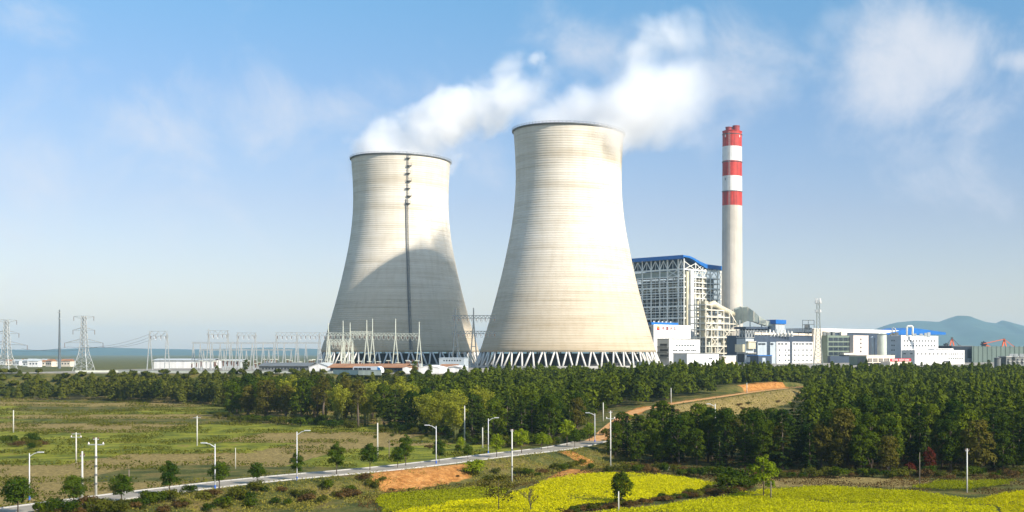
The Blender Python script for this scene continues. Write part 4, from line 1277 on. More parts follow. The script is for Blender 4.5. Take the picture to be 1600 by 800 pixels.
def mast():
    d = 800; X = (1278.5 - PX) / F * d
    t = empty('lattice_mast', (X, d, PZ), 'tall tapering lattice mast with antenna rings in front of the white panelled hall', 'lattice mast')
    zt = lambda y: CZ - (y - HY) / F * d
    zz = [PZ - 2] + list(np.linspace(zt(560), zt(480), 14)) + [zt(472)]
    hw = lambda z: float(np.interp(z, [PZ, zt(540), zt(500), zt(472)], [3.3, 1.9, 1.15, .95]))
    for sx_ in (-1, 1):
        for sy_ in (-1, 1):
            MB().tube([(X + sx_ * hw(z), d + sy_ * hw(z), z) for z in zz], .2, 5).build('leg', M['steel_mast'], t)
    mb = MB()
    for a, b_ in zip(zz[:-1], zz[1:]):
        for i, (u, v) in enumerate((((-1, -1), (1, -1)), ((1, -1), (1, 1)), ((1, 1), (-1, 1)), ((-1, 1), (-1, -1)))):
            p = lambda q, z: (X + q[0] * hw(z), d + q[1] * hw(z), z)
            mb.bar(p(u, a), p(v, b_), .14); mb.bar(p(v, a), p(u, b_), .14); mb.bar(p(u, b_), p(v, b_), .14)
    mb.build('bracing', M['steel_mast'], t)
    for y, r in ((474, 2.2), (488, 2.0), (470, 1.8)):
        MB().lathe([(r - .25, zt(y) - .15), (r, zt(y) - .15), (r, zt(y) + .15), (r - .25, zt(y) + .15)], 16, (X, d, 0), closed=True).build('platform_ring', M['steel_grey'], t)
        for k in range(5):
            a = k * 2 * math.pi / 5 + .3
            MB().box((X + r * math.cos(a), d + r * math.sin(a), zt(y) + .9), (.4, .4, 1.8), a).build('antenna', M['white'], t)
    MB().tube([(X, d, zt(472)), (X, d, zt(460))], [.12, .04], 6).build('spike', M['steel_grey'], t)


mast()


# ---- bucket-wheel machines over the coal yard
def reclaimer(label, topx, topy, feet, boom, d, tail):
    p = lambda x, y, o=0: W(x, y, d + o)
    t = empty('bucket_wheel_reclaimer', tuple(p(topx, 566)), label, 'reclaimer', 'orange machines over the coal yard')
    for x, y in feet:
        for o in (-2, 2): MB().bar(p(x, y, o), p(topx, topy, 0), 1.1).build('mast_leg', M['orange'], t)
    MB().box(tuple(p(topx, topy)), (2.2, 2.2, 1.6)).build('mast_head', M['darkgrey'], t)
    (bx, by) = boom
    for o in (-1.5, 1.5): MB().bar(p(topx, topy, o), p(bx, by - 1, o), .7).build('stay', M['orange'] if topx > 1520 else M['steel_dull'], t)
    for o in (-1.5, 1.5): MB().bar(p(topx, topy, o), p(*tail, o), .6).build('stay', M['orange'] if topx > 1520 else M['steel_dull'], t)
    MB().bar(p(bx, by, 0), p(topx - 8, 548, 0), 1.5, 1.8).build('boom', M['orange'], t)
    MB().bar(p(topx - 8, 548, 0), p(tail[0], tail[1] + 1, 0), 1.2, 1.4).build('counter_boom', M['orange'], t)
    MB().box(tuple(p(tail[0], tail[1] + 1)), (3.0, 3.0, 2.6)).build('counterweight', M['darkgrey'], t)
    c = p(bx, by)
    mb = MB(); mb.tube([c + Vector((0, -1, 0)), c + Vector((0, 1, 0))], 2.4, 16)
    for k in range(8):
        a = k * math.pi / 4
        mb.box((c.x + 2.8 * math.cos(a), c.y, c.z + 2.8 * math.sin(a)), (1.2, 1.8, 1.2))
    mb.build('bucket_wheel', M['block_dark'], t)
    MB().box(tuple(p(topx, 556)), (5, 5, 9)).build('slewing_base', M['orange'], t)


reclaimer('orange bucket-wheel machine with a steep mast, beside the dark slate block', 1487.5, 528, ((1483, 546), (1492, 546)), (1478, 541), 1200, (1499, 540))
reclaimer('orange bucket-wheel machine with a long boom above the grey-green wind fence', 1569, 530, ((1565, 546), (1573, 546)), (1537, 538), 1200, (1589, 545))


# ---- flats at the right edge, yard lamps there
def flats():
    A = Block(1572, 700, 1561, 1640, 558)
    t = A.root('apartment_block', 'weathered grey flat-roofed apartment block at the right edge of the wood', 'apartment block')
    A.walls(t, M['flat_grey'], 'wall'); A.parapet(t, M['concrete'], .5, .4)
    for px in lin(1574, 1624, 8):
        for y in (560.5, 566.5):
            mb = MB(); A.R.box(mb, px, px + 3, y, y + 3, -.05, .08); mb.build('window', M['glass'], t)
        mb = MB(); A.R.box(mb, px - .4, px + 3.6, 564, 565, 0, 1.2); mb.build('balcony_slab', M['concrete'], t)
    for px, py in ((1580, 552), (1587, 555), (1596, 555)):
        q = W(px, py, 706); MB().box((q.x, q.y, A.z1 + 1.0), (2.4, 2.2, 2.0)).build('roof_unit', M['steel_grey'], t)
    p = W(1562, 566, 704)
    t = empty('water_tank', (p.x, p.y, PZ - 1), 'dark round water tank beside the apartment block', 'water tank')
    MB().lathe([(2.0, PZ - 1), (2.0, 20.3), (.1, 21)], 20, (p.x - 2.5, p.y - 5, 0)).build('tank_shell', M['flat_grey'], t)
    MB().lathe([(2.1, 20.0), (2.25, 20.0), (2.25, 20.5), (2.1, 20.5)], 20, (p.x - 2.5, p.y - 5, 0), closed=True).build('rim', M['darkgrey'], t)


flats()
# ------------------------------------------------------------------ switchyard left of the towers
def lattice_beam(mb, a, b_, h, w=.22):
    a = Vector(a); b_ = Vector(b_)
    dn = Vector((0, 0, -h))
    mb.bar(a, b_, w); mb.bar(a + dn, b_ + dn, w)
    n = max(3, int((b_ - a).length / (h * 1.3)))
    for k in range(n):
        p = a.lerp(b_, k / n); q = a.lerp(b_, (k + 1) / n); m_ = a.lerp(b_, (k + .5) / n)
        mb.bar(p + dn, m_, w * .8); mb.bar(m_, q + dn, w * .8)


def gantry(label, posts, beams, d, m, spread=1.7, spike=True, dd=0.0, braces=True, wire=True, leg_w=.36):
    """posts: (px, y top, y base, y where the legs meet); beams: (px0, px1, y, height m)"""
    x0 = posts[0][0]; x1 = posts[-1][0]
    dep = lambda px: d + (dd * (px - x0) / max(1, x1 - x0))
    p = lambda px, y, o=0: W(px, y, dep(px) + o)
    b0 = p((x0 + x1) / 2, 560)
    t = empty('switchyard_gantry', (b0.x, b0.y, PZ), label, 'gantry', 'steel gantries of the switchyard')
    for px, yt, yb, ym in posts:
        top = p(px, yt); meet = p(px, ym)
        base = p(px, yb); zb = min(base.z, PZ + .0)
        for s_ in (-1, 1):
            foot = Vector((base.x + s_ * spread, base.y + s_ * .6, zb - .2))
            pm = MB().bar(foot, (meet.x, meet.y, meet.z), leg_w)
            pm.build('leg', m, t)
        if braces:
            zm = zb + (meet.z - zb) * .45
            MB().bar((base.x - spread * .55, base.y, zm), (base.x + spread * .55, base.y, zm), leg_w * .7).build('cross_tie', m, t)
        if spike:
            MB().tube([meet - Vector((0, 0, .2)), top], [leg_w * .75, leg_w * .55], 7).build('post', m, t)
    for px0, px1, y, h in beams:
        mb = MB(); lattice_beam(mb, p(px0, y), p(px1, y), h, .34 if leg_w > .5 else .22); mb.build('beam', m, t)
        if wire:
            n = max(2, int((px1 - px0) / 7))
            for k in range(n):
                q = p(px0, y).lerp(p(px1, y), (k + .5) / n) - Vector((0, 0, h))
                MB().tube([q, q - Vector((0, 0, 1.6))], .16, 5).build('insulator_string', M['insulator'], t)
            mb = MB()
            for k in range(n):
                q0 = p(px0, y).lerp(p(px1, y), (k + .2) / n) - Vector((0, 0, h + .2)); q1 = p(px0, y).lerp(p(px1, y), (k + 1) / n) - Vector((0, 0, h + .2))
                pts = [q0.lerp(q1, i / 6) - Vector((0, 0, 2.2 * (1 - (2 * i / 6 - 1) ** 2))) for i in range(7)]
                MB().tube(pts, .07, 4).build('jumper_cable', m, t)
    return t


PM = M['steel_pale']
gantry('pale gantry of four tall spiked posts before the shaded foot of the farther tower',
       [(536, 501, 565, 520), (573, 500, 568, 522), (618, 498, 563, 522), (655, 503, 568, 522)],
       [(513, 573, 520, 1.4), (573, 618, 520.5, 1.4), (618, 655, 521, 1.4)], 620, PM, dd=-8)
gantry('pale gantry of three spiked posts just behind the four-post one by the farther tower',
       [(513, 505, 566, 521), (547, 504, 566, 522), (582, 498, 562, 524)], [(547, 582, 518, 1.2)], 650, PM)
gantry('low pale truss gantry with zigzag bracing at the left foot of the farther tower',
       [(514, 530, 566, 534), (536, 530, 566, 534), (551, 531, 566, 536)], [(510, 552, 531, 1.1), (510, 552, 535.4, .9)], 612, PM, spike=False, spread=.8)
gantry('dark two-storey lattice gantry standing in the gap between the two cooling towers',
       [(712, 482, 562, 500), (740, 481, 568, 500)], [(706, 776, 493, 1.6), (706, 776, 517.5, 1.5)], 690, M['steel_dull'], spread=2.2, leg_w=.62)
gantry('leftmost tall portal gantry above the pale control building',
       [(234, 517, 578, 519), (261, 517, 579, 519)], [(232, 263, 517.5, 2.6)], 620, M['steel_grey'], spread=1.2, spike=False)
gantry('tall portal gantry with a lightning spike, in the middle of the yard',
       [(326, 514, 578, 518), (356, 516, 579, 518)], [(323, 358, 516.5, 2.2)], 622, M['steel_grey'], spread=1.2)
gantry('shorter portal gantry close right of the spiked one',
       [(371, 519, 574, 521), (399, 519, 575, 521)], [(369, 401, 520, 1.8)], 660, M['steel_grey'], spread=1.0, spike=False)
gantry('wide three-bay portal gantry reaching toward the farther tower',
       [(432, 518, 571, 521), (464, 518, 572, 521), (499, 518, 572, 521)], [(430, 518, 519.5, 1.9)], 640, M['steel_grey'], spread=1.3, spike=False)
gantry('long low busbar frame on a row of A-shaped posts across the yard',
       [(x, 535, 577, 537) for x in (302, 313, 331, 344, 361, 377, 394, 411, 428, 444, 463, 478, 500)],
       [(300, 502, 534.7, .8)], 632, M['steel_grey'], spread=.9, spike=False, braces=False, wire=False, leg_w=.34)
gantry('farther low busbar frame seen through the long one', [(x, 546, 573, 547) for x in (318, 350, 385, 420, 455)],
       [(315, 458, 545.6, .7)], 690, M['steel_grey'], spread=.8, spike=False, braces=False, wire=False, leg_w=.3)


# switchgear: one model, copied
def breaker():
    e = empty('switchgear_column', (0, 0, 0), 'porcelain switchgear column on a steel stand in the yard under the gantries', 'switchgear', 'switchgear columns in the yard')
    MB().box((0, 0, .9), (.5, .5, 1.8)).build('stand', M['steel_grey'], e)
    mb = MB(); mb.lathe([(.28, 1.81), (.28, 4.2), (.1, 4.25)], 10); mb.build('porcelain', M['insulator'], e)
    MB().box((0, 0, 4.45), (1.9, .4, .35)).build('head', M['steel_pale'], e)
    return e


def children(o): return [c for c in C.objects if c.parent == o]


def copy_tree(o, kids=None, label=None, group=None):
    c = o.copy(); C.objects.link(c)
    if label: c['label'] = label
    if group: c['group'] = group
    for ch, sub in (kids if kids is not None else [(k, children(k)) for k in children(o)]):
        d = ch.copy(); C.objects.link(d); d.parent = c
        for g in sub:
            h = g.copy(); C.objects.link(h); h.parent = d
    return c


br = breaker(); kids = [(k, []) for k in children(br)]
r2 = random.Random(12)
first = True
for row, d in enumerate((600, 628, 655)):
    for k in range(13):
        px = 300 + k * 17 + r2.uniform(-3, 3) + (row * 6)
        o = br if first else copy_tree(br, kids); first = False
        q = W(px, 560, d + r2.uniform(-4, 4)); o.location = (q.x, q.y, PZ); o.rotation_euler.z = r2.uniform(-.3, .3); o.scale = (1.0, 1.0, r2.uniform(.8, 1.25))
for k in range(10):
    o = copy_tree(br, kids); q = W(517 + k * 15, 560, 598 + r2.uniform(-5, 10)); o.location = (q.x, q.y, PZ); o.scale = (1.2, 1.2, r2.uniform(.9, 1.3))
    o['label'] = 'porcelain switchgear column behind the brown-roofed shed, before the farther tower'


def transformer(px, d, label):
    q = W(px, 560, d)
    t = empty('transformer', (q.x, q.y, PZ), label, 'transformer', 'transformers in the yard')
    MB().box((q.x, q.y, PZ + 1.7), (5, 3, 3.4)).build('tank', M['greywall'], t)
    for s_ in (-1, 1):
        mb = MB()
        for k in range(6): mb.box((q.x + (k - 2.5) * .7, q.y + s_ * 2.0, PZ + 1.7), (.18, 1.0, 2.6))
        mb.box((q.x, q.y + s_ * 2.0, PZ + 3.05), (4, .3, .25)); mb.build('radiator', M['steel_grey'], t)
    MB().tube([(q.x - 1.6, q.y, PZ + 4.3), (q.x + 1.6, q.y, PZ + 4.3)], .5, 10).build('conservator', M['greywall'], t)
    for k in range(3): MB().tube([(q.x - 1.5 + k * 1.5, q.y - .6, PZ + 3.4), (q.x - 1.7 + k * 1.7, q.y - .9, PZ + 5.6)], [.3, .16], 8).build('bushing', M['insulator'], t)


transformer(640, 625, 'grey transformer with bushings below the ladder of the farther tower')
transformer(652, 632, 'grey transformer close right of the one below the tower ladder')
transformer(420, 610, 'grey transformer in the yard behind the long brick shed')


# sheds and walls of the yard; these stand square to the view, so use their own axes
def shed(label, px0, px1, ytop, ybase, d, depth, wall, roof, gable=False, wins=None, dd=0.0, name='yard_shed', rise=1.4, over=.6):
    a = W(px0, ybase, d); c = W(px1, ybase, d + dd)
    u = Vector((c.x - a.x, c.y - a.y, 0)); ln = u.length; u.normalize(); n = Vector((u.y, -u.x, 0))
    zb = PZ - 1.2
    zt = CZ - (ytop - HY) / F * d
    t = empty(name, (a.x, a.y, PZ), label, 'shed', 'low buildings of the switchyard')
    f = Face(a, u, n)
    mb = MB(); f.mbox(mb, 0, ln, zb, zt, -depth, 0); mb.build('wall', wall, t)
    P = lambda s_, o, z: Vector((a.x, a.y, 0)) + u * s_ + n * o + UP * z
    mb = MB()
    if gable:
        th = .25
        for (s0, z0, s1, z1) in ((-over, zt - .1, ln / 2, zt + rise), (ln / 2, zt + rise, ln + over, zt - .1)):
            mb.hexa([P(s0, over, z0), P(s1, over, z1), P(s1, -depth - over, z1), P(s0, -depth - over, z0), P(s0, over, z0 + th), P(s1, over, z1 + th), P(s1, -depth - over, z1 + th), P(s0, -depth - over, z0 + th)])
        g = MB(); g.poly([P(0, -.02, zt), P(ln, -.02, zt), P(ln / 2, -.02, zt + rise)]); g.poly([P(0, -depth, zt), P(ln / 2, -depth, zt + rise), P(ln, -depth, zt)]); g.build('gable', wall, t)
    else:
        th = .25
        for (o0, z0, o1, z1) in ((over, zt - .1, -depth / 2, zt + rise), (-depth / 2, zt + rise, -depth - over, zt - .1)):
            mb.hexa([P(-over, o0, z0), P(ln + over, o0, z0), P(ln + over, o1, z1), P(-over, o1, z1), P(-over, o0, z0 + th), P(ln + over, o0, z0 + th), P(ln + over, o1, z1 + th), P(-over, o1, z1 + th)])
    mb.build('roof', roof, t)
    if wins:
        x0, x1, n_, w_, y0, y1 = wins
        for px in lin(x0, x1, n_):
            b_ = MB(); f.box(b_, px, px + w_, y0, y1, -.05, .08); b_.build('window', M['glass'], t)
    return t, f


shed('long dark-windowed shed under a rusty brown roof at the foot of the farther tower', 516, 628.5, 574.2, 586, 540, 16, M['navy'], M['brown_roof'], wins=(521, 622, 20, 3.0, 576.5, 581.5), rise=1.5, over=1.2)
shed('white gabled shed with a tall front, right end of the brown-roofed shed', 654, 687, 575, 590, 520, 14, M['white'], M['white'], gable=True, rise=1.0, over=.15)
shed('small white shed end between the brown roof and the white gabled shed', 629, 641, 574.5, 588, 524, 10, M['white'], M['brown_roof'], gable=True, rise=.5, over=.1)
shed('pale link bay with dark door between two white sheds', 641.2, 653.8, 577, 589, 526, 8, M['greywall'], M['brown_roof'], wins=(644, 644, 1, 3, 581, 588), rise=.7, over=.2)
shed('white low roofed shed partly behind trees at the right of the white gabled one', 700, 720, 574, 588, 545, 12, M['white'], M['white'], gable=True, rise=.6)
shed('brown-roofed lean-to behind the white gabled shed', 687.5, 710, 573, 586, 560, 10, M['greywall'], M['brown_roof'], wins=(690, 703, 3, 3, 575.5, 579), rise=1.0)
shed('blue-grey two-storey control block with two rows of small windows before the gap of the towers', 686, 725, 560, 574, 600, 10, M['bluegrey'], M['bluegrey'], wins=(693, 718, 7, 1.9, 562.2, 564.4), rise=.15, over=.15)
shed('long brick-grey shed with a row of square windows in the yard', 405, 482, 572, 581, 560, 14, M['flat_grey'], M['darkgrey'], wins=(410, 474, 14, 2.2, 574.5, 577), rise=1.4)
shed('white gable-ended shed at the end of the long brick-grey shed', 483, 516, 573.5, 583, 552, 14, M['white'], M['greywall'], gable=True, wins=(499.5, 499.5, 1, 1.6, 576, 580), rise=1.8, over=.3)
shed('long pale control building under the leftmost tall gantry', 240, 332, 563, 572, 690, 12, M['white'], M['greywall'], rise=.8)
shed('pale store building behind the busbar frame', 340, 376, 564, 571, 720, 12, M['greywall'], M['greywall'], rise=.8, wins=(344, 368, 4, 3, 566, 569))
shed('low white wall-like store in front of the long brick-grey shed', 436, 446, 581.5, 585, 540, 4, M['white'], M['greywall'], rise=.2, over=.1)


def wall_run(label, pts, h, mname):
    t = empty('perimeter_wall', (pts[0][0], pts[0][1], PZ), label, 'wall')
    for k in range(len(pts) - 1):
        a = Vector((pts[k][0], pts[k][1], 0)); b_ = Vector((pts[k + 1][0], pts[k + 1][1], 0))
        z0 = PZ - .6; u = (b_ - a).normalized(); n = Vector((u.y, -u.x, 0)) * .12
        mb = MB().hexa([(q.x, q.y, z) for z in (z0, PZ + h) for q in (a - n, b_ - n, b_ + n, a + n)]); mb.build('wall_panel', M[mname], t)
        mb = MB().hexa([(q.x, q.y, z) for z in (PZ + h + .003, PZ + h + .14) for q in (a - n * 1.6, b_ - n * 1.6, b_ + n * 1.6, a + n * 1.6)]); mb.build('coping', M['concrete'], t)


wp = [W(x, 580, d) for x, d in ((118, 548), (185, 552), (262, 545), (360, 538), (452, 532), (520, 527))]
wall_run('low pale wall along the left edge of the switchyard bank', [(p.x, p.y) for p in wp], .9, 'steel_pale')
wp = [W(x, 580, d) for x, d in ((521, 524), (560, 515), (596, 511))]
wall_run('green-grey low wall below the brown-roofed shed', [(p.x, p.y) for p in wp], 1.6, 'greenish')


# coach parked by the shed
def coach():
    a = W(554, 589, 521); b_ = W(598, 589, 517)
    u = (b_ - a); u.z = 0; ln = u.length; u.normalize(); n = Vector((u.y, -u.x, 0))
    z0 = PZ
    t = empty('coach', (a.x, a.y, z0), 'white and blue coach parked by the wall of the brown-roofed shed', 'coach')
    P = lambda s_, o, z: Vector((a.x, a.y, 0)) + u * s_ + n * o + UP * (z0 + z)
    prof = [(0, .45), (0, 2.6), (.5, 3.15), (ln - 1.6, 3.25), (ln - .5, 2.7), (ln, 1.4), (ln, .45)]
    def side(pr, o0, o1):
        mb = MB(); k = len(pr)
        A = [P(s_, o0, z) for s_, z in pr]; B_ = [P(s_, o1, z) for s_, z in pr]
        mb.poly(A); mb.poly(B_[::-1])
        for i in range(k):
            j = (i + 1) % k; mb.poly([A[j], A[i], B_[i], B_[j]])
        return mb
    side(prof, 1.25, -1.25).build('body', M['coach_white'], t)
    for s0, s1 in ((.6, 2.6), (2.8, 4.8), (5.0, 7.0), (7.2, 9.2)):
        if s1 < ln - 1.6: side([(s0, 1.6), (s1, 1.6), (s1, 2.6), (s0, 2.6)], 1.28, 1.2).build('window', M['glass'], t)
    side([(ln - 1.9, 1.0), (ln - .1, 1.0), (ln - .6, 2.55), (ln - 1.9, 2.9)], 1.285, -1.285).build('blue_front', M['coach_blue'], t)
    side([(.3, .6), (ln - 2, .6), (ln - 2, 1.2), (.3, 1.2)], 1.275, 1.2).build('blue_stripe', M['coach_blue'], t)
    for s_ in (2.0, ln - 3):
        for o in (1.0, -1.0):
            mb = MB(); c = P(s_, o, .5); mb.tube([c - n * .16, c + n * .16], .5, 16); mb.build('wheel', M['rubber'], t)


coach()


# ------------------------------------------------------------------ pylons, mast and far houses on the left
def pylon(px, d, ytop, zb, label, arms):
    X = (px - PX) / F * d; zt = CZ - (ytop - HY) / F * d; H = zt - zb
    t = empty('lattice_pylon', (X, d, zb), label, 'pylon', 'lattice pylons left of the switchyard')
    hw = lambda f: float(np.interp(f, [0, .22, .42, .72, 1.0], [5.2, 3.6, 1.9, 1.25, .85]))
    fs = [0, .1, .2, .3, .38, .45, .52, .59, .66, .73, .8, .87, .94, 1.0]
    for sx_ in (-1, 1):
        for sy_ in (-1, 1):
            MB().tube([(X + sx_ * hw(f), d + sy_ * hw(f), zb - .5 * (f == 0) + f * H) for f in fs], .2, 5).build('leg', M['steel_grey'], t)
    mb = MB()
    p = lambda q, f: (X + q[0] * hw(f), d + q[1] * hw(f), zb + f * H)
    for a, b_ in zip(fs[:-1], fs[1:]):
        for u, v in (((-1, -1), (1, -1)), ((1, -1), (1, 1)), ((1, 1), (-1, 1)), ((-1, 1), (-1, -1))):
            mb.bar(p(u, a), p(v, b_), .17); mb.bar(p(v, a), p(u, b_), .17)
            if a > .05: mb.bar(p(u, b_), p(v, b_), .15)
    mb.build('bracing', M['steel_grey'], t)
    for f, ln, dz in arms:
        mb = MB(); z = zb + f * H; w_ = hw(f)
        for s_ in (-1, 1):
            tip = (X + s_ * ln, d, z + dz)
            mb.bar((X + s_ * w_, d - w_, z + .6), tip, .18); mb.bar((X + s_ * w_, d + w_, z + .6), tip, .18); mb.bar((X + s_ * w_, d, z - 1.2), tip, .18)
        mb.bar((X - w_, d - w_, z), (X + w_, d - w_, z), .18)
        mb.build('cross_arm', M['steel_grey'], t)
        for s_ in (-1, 1):
            MB().tube([(X + s_ * ln, d, z + dz), (X + s_ * ln, d, z + dz - 2.6)], .14, 5).build('insulator_string', M['insulator'], t)


pylon(131, 690, 494, 8.0, 'lattice pylon with three pairs of arms left of the yard', [(.99, 6.0, .2), (.80, 6.5, -.9), (.62, 11.5, -1.8)])
pylon(10, 690, 500, 8.0, 'lattice pylon cut by the left edge of the view', [(.99, 6.2, .2), (.80, 7.5, -.9), (.62, 12.5, -1.8)])


def wires(name, label, pairs, sag, r=.06):
    t = empty(name, pairs[0][0], label, 'cable', 'power cables')
    for a, b_ in pairs:
        a = Vector(a); b_ = Vector(b_)
        pts = [a.lerp(b_, i / 12) - Vector((0, 0, sag * (1 - (2 * i / 12 - 1) ** 2))) for i in range(13)]
        MB().tube(pts, r, 4).build('wire', M['wire'], t)


H1 = lambda f: 8.0 + f * (CZ - (494 - HY) / F * 690 - 8.0)
wires('power_line', 'sagging wires from the nearer pylon to the leftmost portal gantry', [((W(131, 0, 690).x + s_ * 9, 690, H1(.60) - 3.4), tuple(W(236 + k * 11, 521, 620))) for k, s_ in enumerate((-1, .3, 1))], 3.0)
wires('power_line', 'sagging wires between the two lattice pylons', [((W(131, 0, 690).x + s_ * 9, 690, H1(.60) - 3.4), (W(10, 0, 690).x + s_ * 9, 690, H1(.60) - 4.5)) for s_ in (-1, 1)], 2.0)


def slim_mast():
    d = 1150; p = W(93, 560, d); zt = CZ - (484 - HY) / F * d; zb = hz(p.x, p.y)
    t = empty('slim_mast', (p.x, d, zb), 'slim grey mast standing alone behind the two pylons', 'mast')
    MB().tube([(p.x, d, zb), (p.x, d, zt)], [1.3, .55], 10).build('tube', M['steel_dull'], t)
    for k, dz in enumerate((3, 9)):
        MB().lathe([(.6, zt - dz), (1.5, zt - dz), (1.5, zt - dz + .5), (.6, zt - dz + .5)], 12, (p.x, d, 0)).build('antenna_ring', M['steel_grey'], t)


slim_mast()


def house(px, d, w_, h, dep, col, roof, label, rz=0.0):
    x = (px - PX) / F * d; zb = hz(x, d)
    t = empty('village_house', (x, d, zb), label, 'house', 'village houses far off on the left')
    MB().box((x, d, zb + h / 2 - .3), (w_, dep, h + .6), rz).build('wall', M[col], t)
    ca, sa = math.cos(rz), math.sin(rz)
    P = lambda a, b_, z: (x + a * ca - b_ * sa, d + a * sa + b_ * ca, zb + z)
    hw, hd = w_ / 2 + .5, dep / 2 + .5
    mb = MB(); r = h + 2.4
    A = [P(-hw, -hd, h), P(hw, -hd, h), P(hw, hd, h), P(-hw, hd, h), P(-hw, 0, r), P(hw, 0, r)]
    mb.poly([A[0], A[1], A[5], A[4]]); mb.poly([A[2], A[3], A[4], A[5]]); mb.poly([A[0], A[4], A[3]]); mb.poly([A[1], A[2], A[5]]); mb.poly([A[3], A[2], A[1], A[0]])
    mb.build('roof', M[roof], t)
    for k in range(3):
        a = -w_ * .3 + k * w_ * .3
        c = P(a, -dep / 2 - .02, h * .55); MB().box(c, (1.6, .1, 1.6), rz).build('window', M['glass'], t)


vr = random.Random(21)
kinds = [('white', 'greywall', 'white two-storey village house among the far trees'), ('cream', 'brown_roof', 'cream village house with a brown roof among the far trees'), ('greywall', 'darkgrey', 'grey village house with a dark roof among the far trees')]
for k in range(20):
    px = (30, 38, 46, 52, 60, 66, 73, 80, 88, 96, 104, 110, 57, 70, 84, 101, 20, 8, 43, 92)[k]
    c, rf_, lab = kinds[k % 3]
    house(px + vr.uniform(-2, 2), vr.uniform(1250, 1500), vr.uniform(8, 12), vr.uniform(4, 6.5), 7, c, rf_, lab, vr.uniform(-.5, .5))
# ------------------------------------------------------------------ foliage
def leaf_mat(name, dark, light, red=0.0, trans=.25):
    m, nt, b = new_mat(name)
    at = N(nt, 'ShaderNodeAttribute', attribute_name='tint')
    oi = N(nt, 'ShaderNodeObjectInfo')
    ad = N(nt, 'ShaderNodeMath', operation='MULTIPLY_ADD'); nt.links.new(oi.outputs['Random'], ad.inputs[0]); ad.inputs[1].default_value = .55; nt.links.new(at.outputs['Fac'], ad.inputs[2])
    sb = N(nt, 'ShaderNodeMath', operation='SUBTRACT'); nt.links.new(ad.outputs[0], sb.inputs[0]); sb.inputs[1].default_value = .27
    r = ramp(nt, [(0.0, dark), (.5, [(a + c) / 2 for a, c in zip(dark, light)]), (1.0, light)])
    nt.links.new(sb.outputs[0], r.inputs['Fac'])
    b.inputs['Roughness'].default_value = .75; b.inputs['Specular IOR Level'].default_value = .02
    nt.links.new(r.outputs['Color'], b.inputs['Base Color'])
    tl = N(nt, 'ShaderNodeBsdfTranslucent'); nt.links.new(r.outputs['Color'], tl.inputs['Color'])
    mx = N(nt, 'ShaderNodeMixShader'); mx.inputs[0].default_value = trans
    nt.links.new(b.outputs[0], mx.inputs[1]); nt.links.new(tl.outputs[0], mx.inputs[2])
    nt.links.new(mx.outputs[0], nt.nodes['Material Output'].inputs['Surface'])
    return m


LM = dict(
    broad=leaf_mat('dark_broadleaf', (.010, .030, .003), (.072, .098, .005), trans=.18),
    mid=leaf_mat('mid_broadleaf', (.035, .062, .004), (.12, .15, .008), trans=.2),
    olive=leaf_mat('brownish_broadleaf', (.034, .036, .006), (.12, .105, .016), trans=.18),
    pine=leaf_mat('conifer_needles', (.009, .024, .004), (.048, .070, .006), trans=.15),
    bamboo=leaf_mat('bamboo_leaves', (.09, .115, .008), (.34, .34, .03), trans=.35),
    street=leaf_mat('street_tree_leaves', (.018, .046, .005), (.080, .115, .008)),
    bright=leaf_mat('bright_young_leaves', (.10, .155, .006), (.28, .33, .014), trans=.35),
    shrub=leaf_mat('bank_shrub_leaves', (.030, .042, .006), (.125, .125, .014)),
    brown=leaf_mat('dry_brown_leaves', (.055, .035, .013), (.15, .09, .028)),
    red=leaf_mat('red_leaves', (.035, .010, .006), (.11, .022, .012)),
    rice=leaf_mat('ripe_rice_leaves', (.36, .335, .003), (.66, .61, .006), trans=.3),
    ricegreen=leaf_mat('green_rice_leaves', (.14, .17, .005), (.34, .35, .009), trans=.3),
    ricelime=leaf_mat('lime_rice_leaves', (.31, .315, .003), (.57, .55, .006), trans=.3),
    scrub=leaf_mat('bank_scrub_leaves', (.018, .032, .005), (.095, .10, .012), trans=.15),
    grass=leaf_mat('verge_grass_blades', (.09, .095, .012), (.30, .26, .045), trans=.3),
    wood=leaf_mat('far_wood_leaves', (.008, .022, .002), (.086, .110, .006), trans=.15),
)
BARK = surf('tree_bark', (.11, .085, .06), .9, .3, 1.5)
PALEBARK = surf('pale_tree_bark', (.30, .25, .19), .9, .3, 1.5)
CULM = surf('bamboo_stem', (.17, .19, .06), .6, .2, 1.0)
CULM2 = CULM
npr = np.random.default_rng(5)


def quad_mesh(name, c, nrm, size, tint, m, aspect=.65, r=None):
    """leaf sprays: four-cornered faces centred at c facing nrm"""
    r = r or npr
    n = len(c)
    nrm = nrm / (np.linalg.norm(nrm, axis=1, keepdims=True) + 1e-9)
    q = r.normal(size=(n, 3)); u = np.cross(nrm, q); u /= (np.linalg.norm(u, axis=1, keepdims=True) + 1e-9)
    v = np.cross(nrm, u)
    s = np.asarray(size).reshape(-1, 1) * np.ones((n, 1)) * .5
    a = s * r.uniform(.7, 1.3, (n, 1)); b_ = s * aspect * r.uniform(.7, 1.3, (n, 1))
    k = r.uniform(-.4, .4, (n, 1))
    V = np.stack([c - u * a + v * b_ * k, c - v * b_ + u * a * k, c + u * a + nrm * s * .25, c + v * b_], 1).reshape(-1, 3)
    return raw_quads(name, V, tint, m)


def raw_quads(name, V, tint, m):
    n = len(V) // 4
    me = D.meshes.new(name)
    me.vertices.add(len(V)); me.vertices.foreach_set('co', V.astype(np.float32).ravel())
    me.loops.add(4 * n); me.loops.foreach_set('vertex_index', np.arange(4 * n, dtype=np.int32))
    me.polygons.add(n); me.polygons.foreach_set('loop_start', np.arange(0, 4 * n, 4, dtype=np.int32)); me.polygons.foreach_set('loop_total', np.full(n, 4, np.int32))
    me.update(calc_edges=True)
    at = me.attributes.new('tint', 'FLOAT', 'POINT'); at.data.foreach_set('value', np.repeat(tint, 4).astype(np.float32))
    me.materials.append(m)
    return me


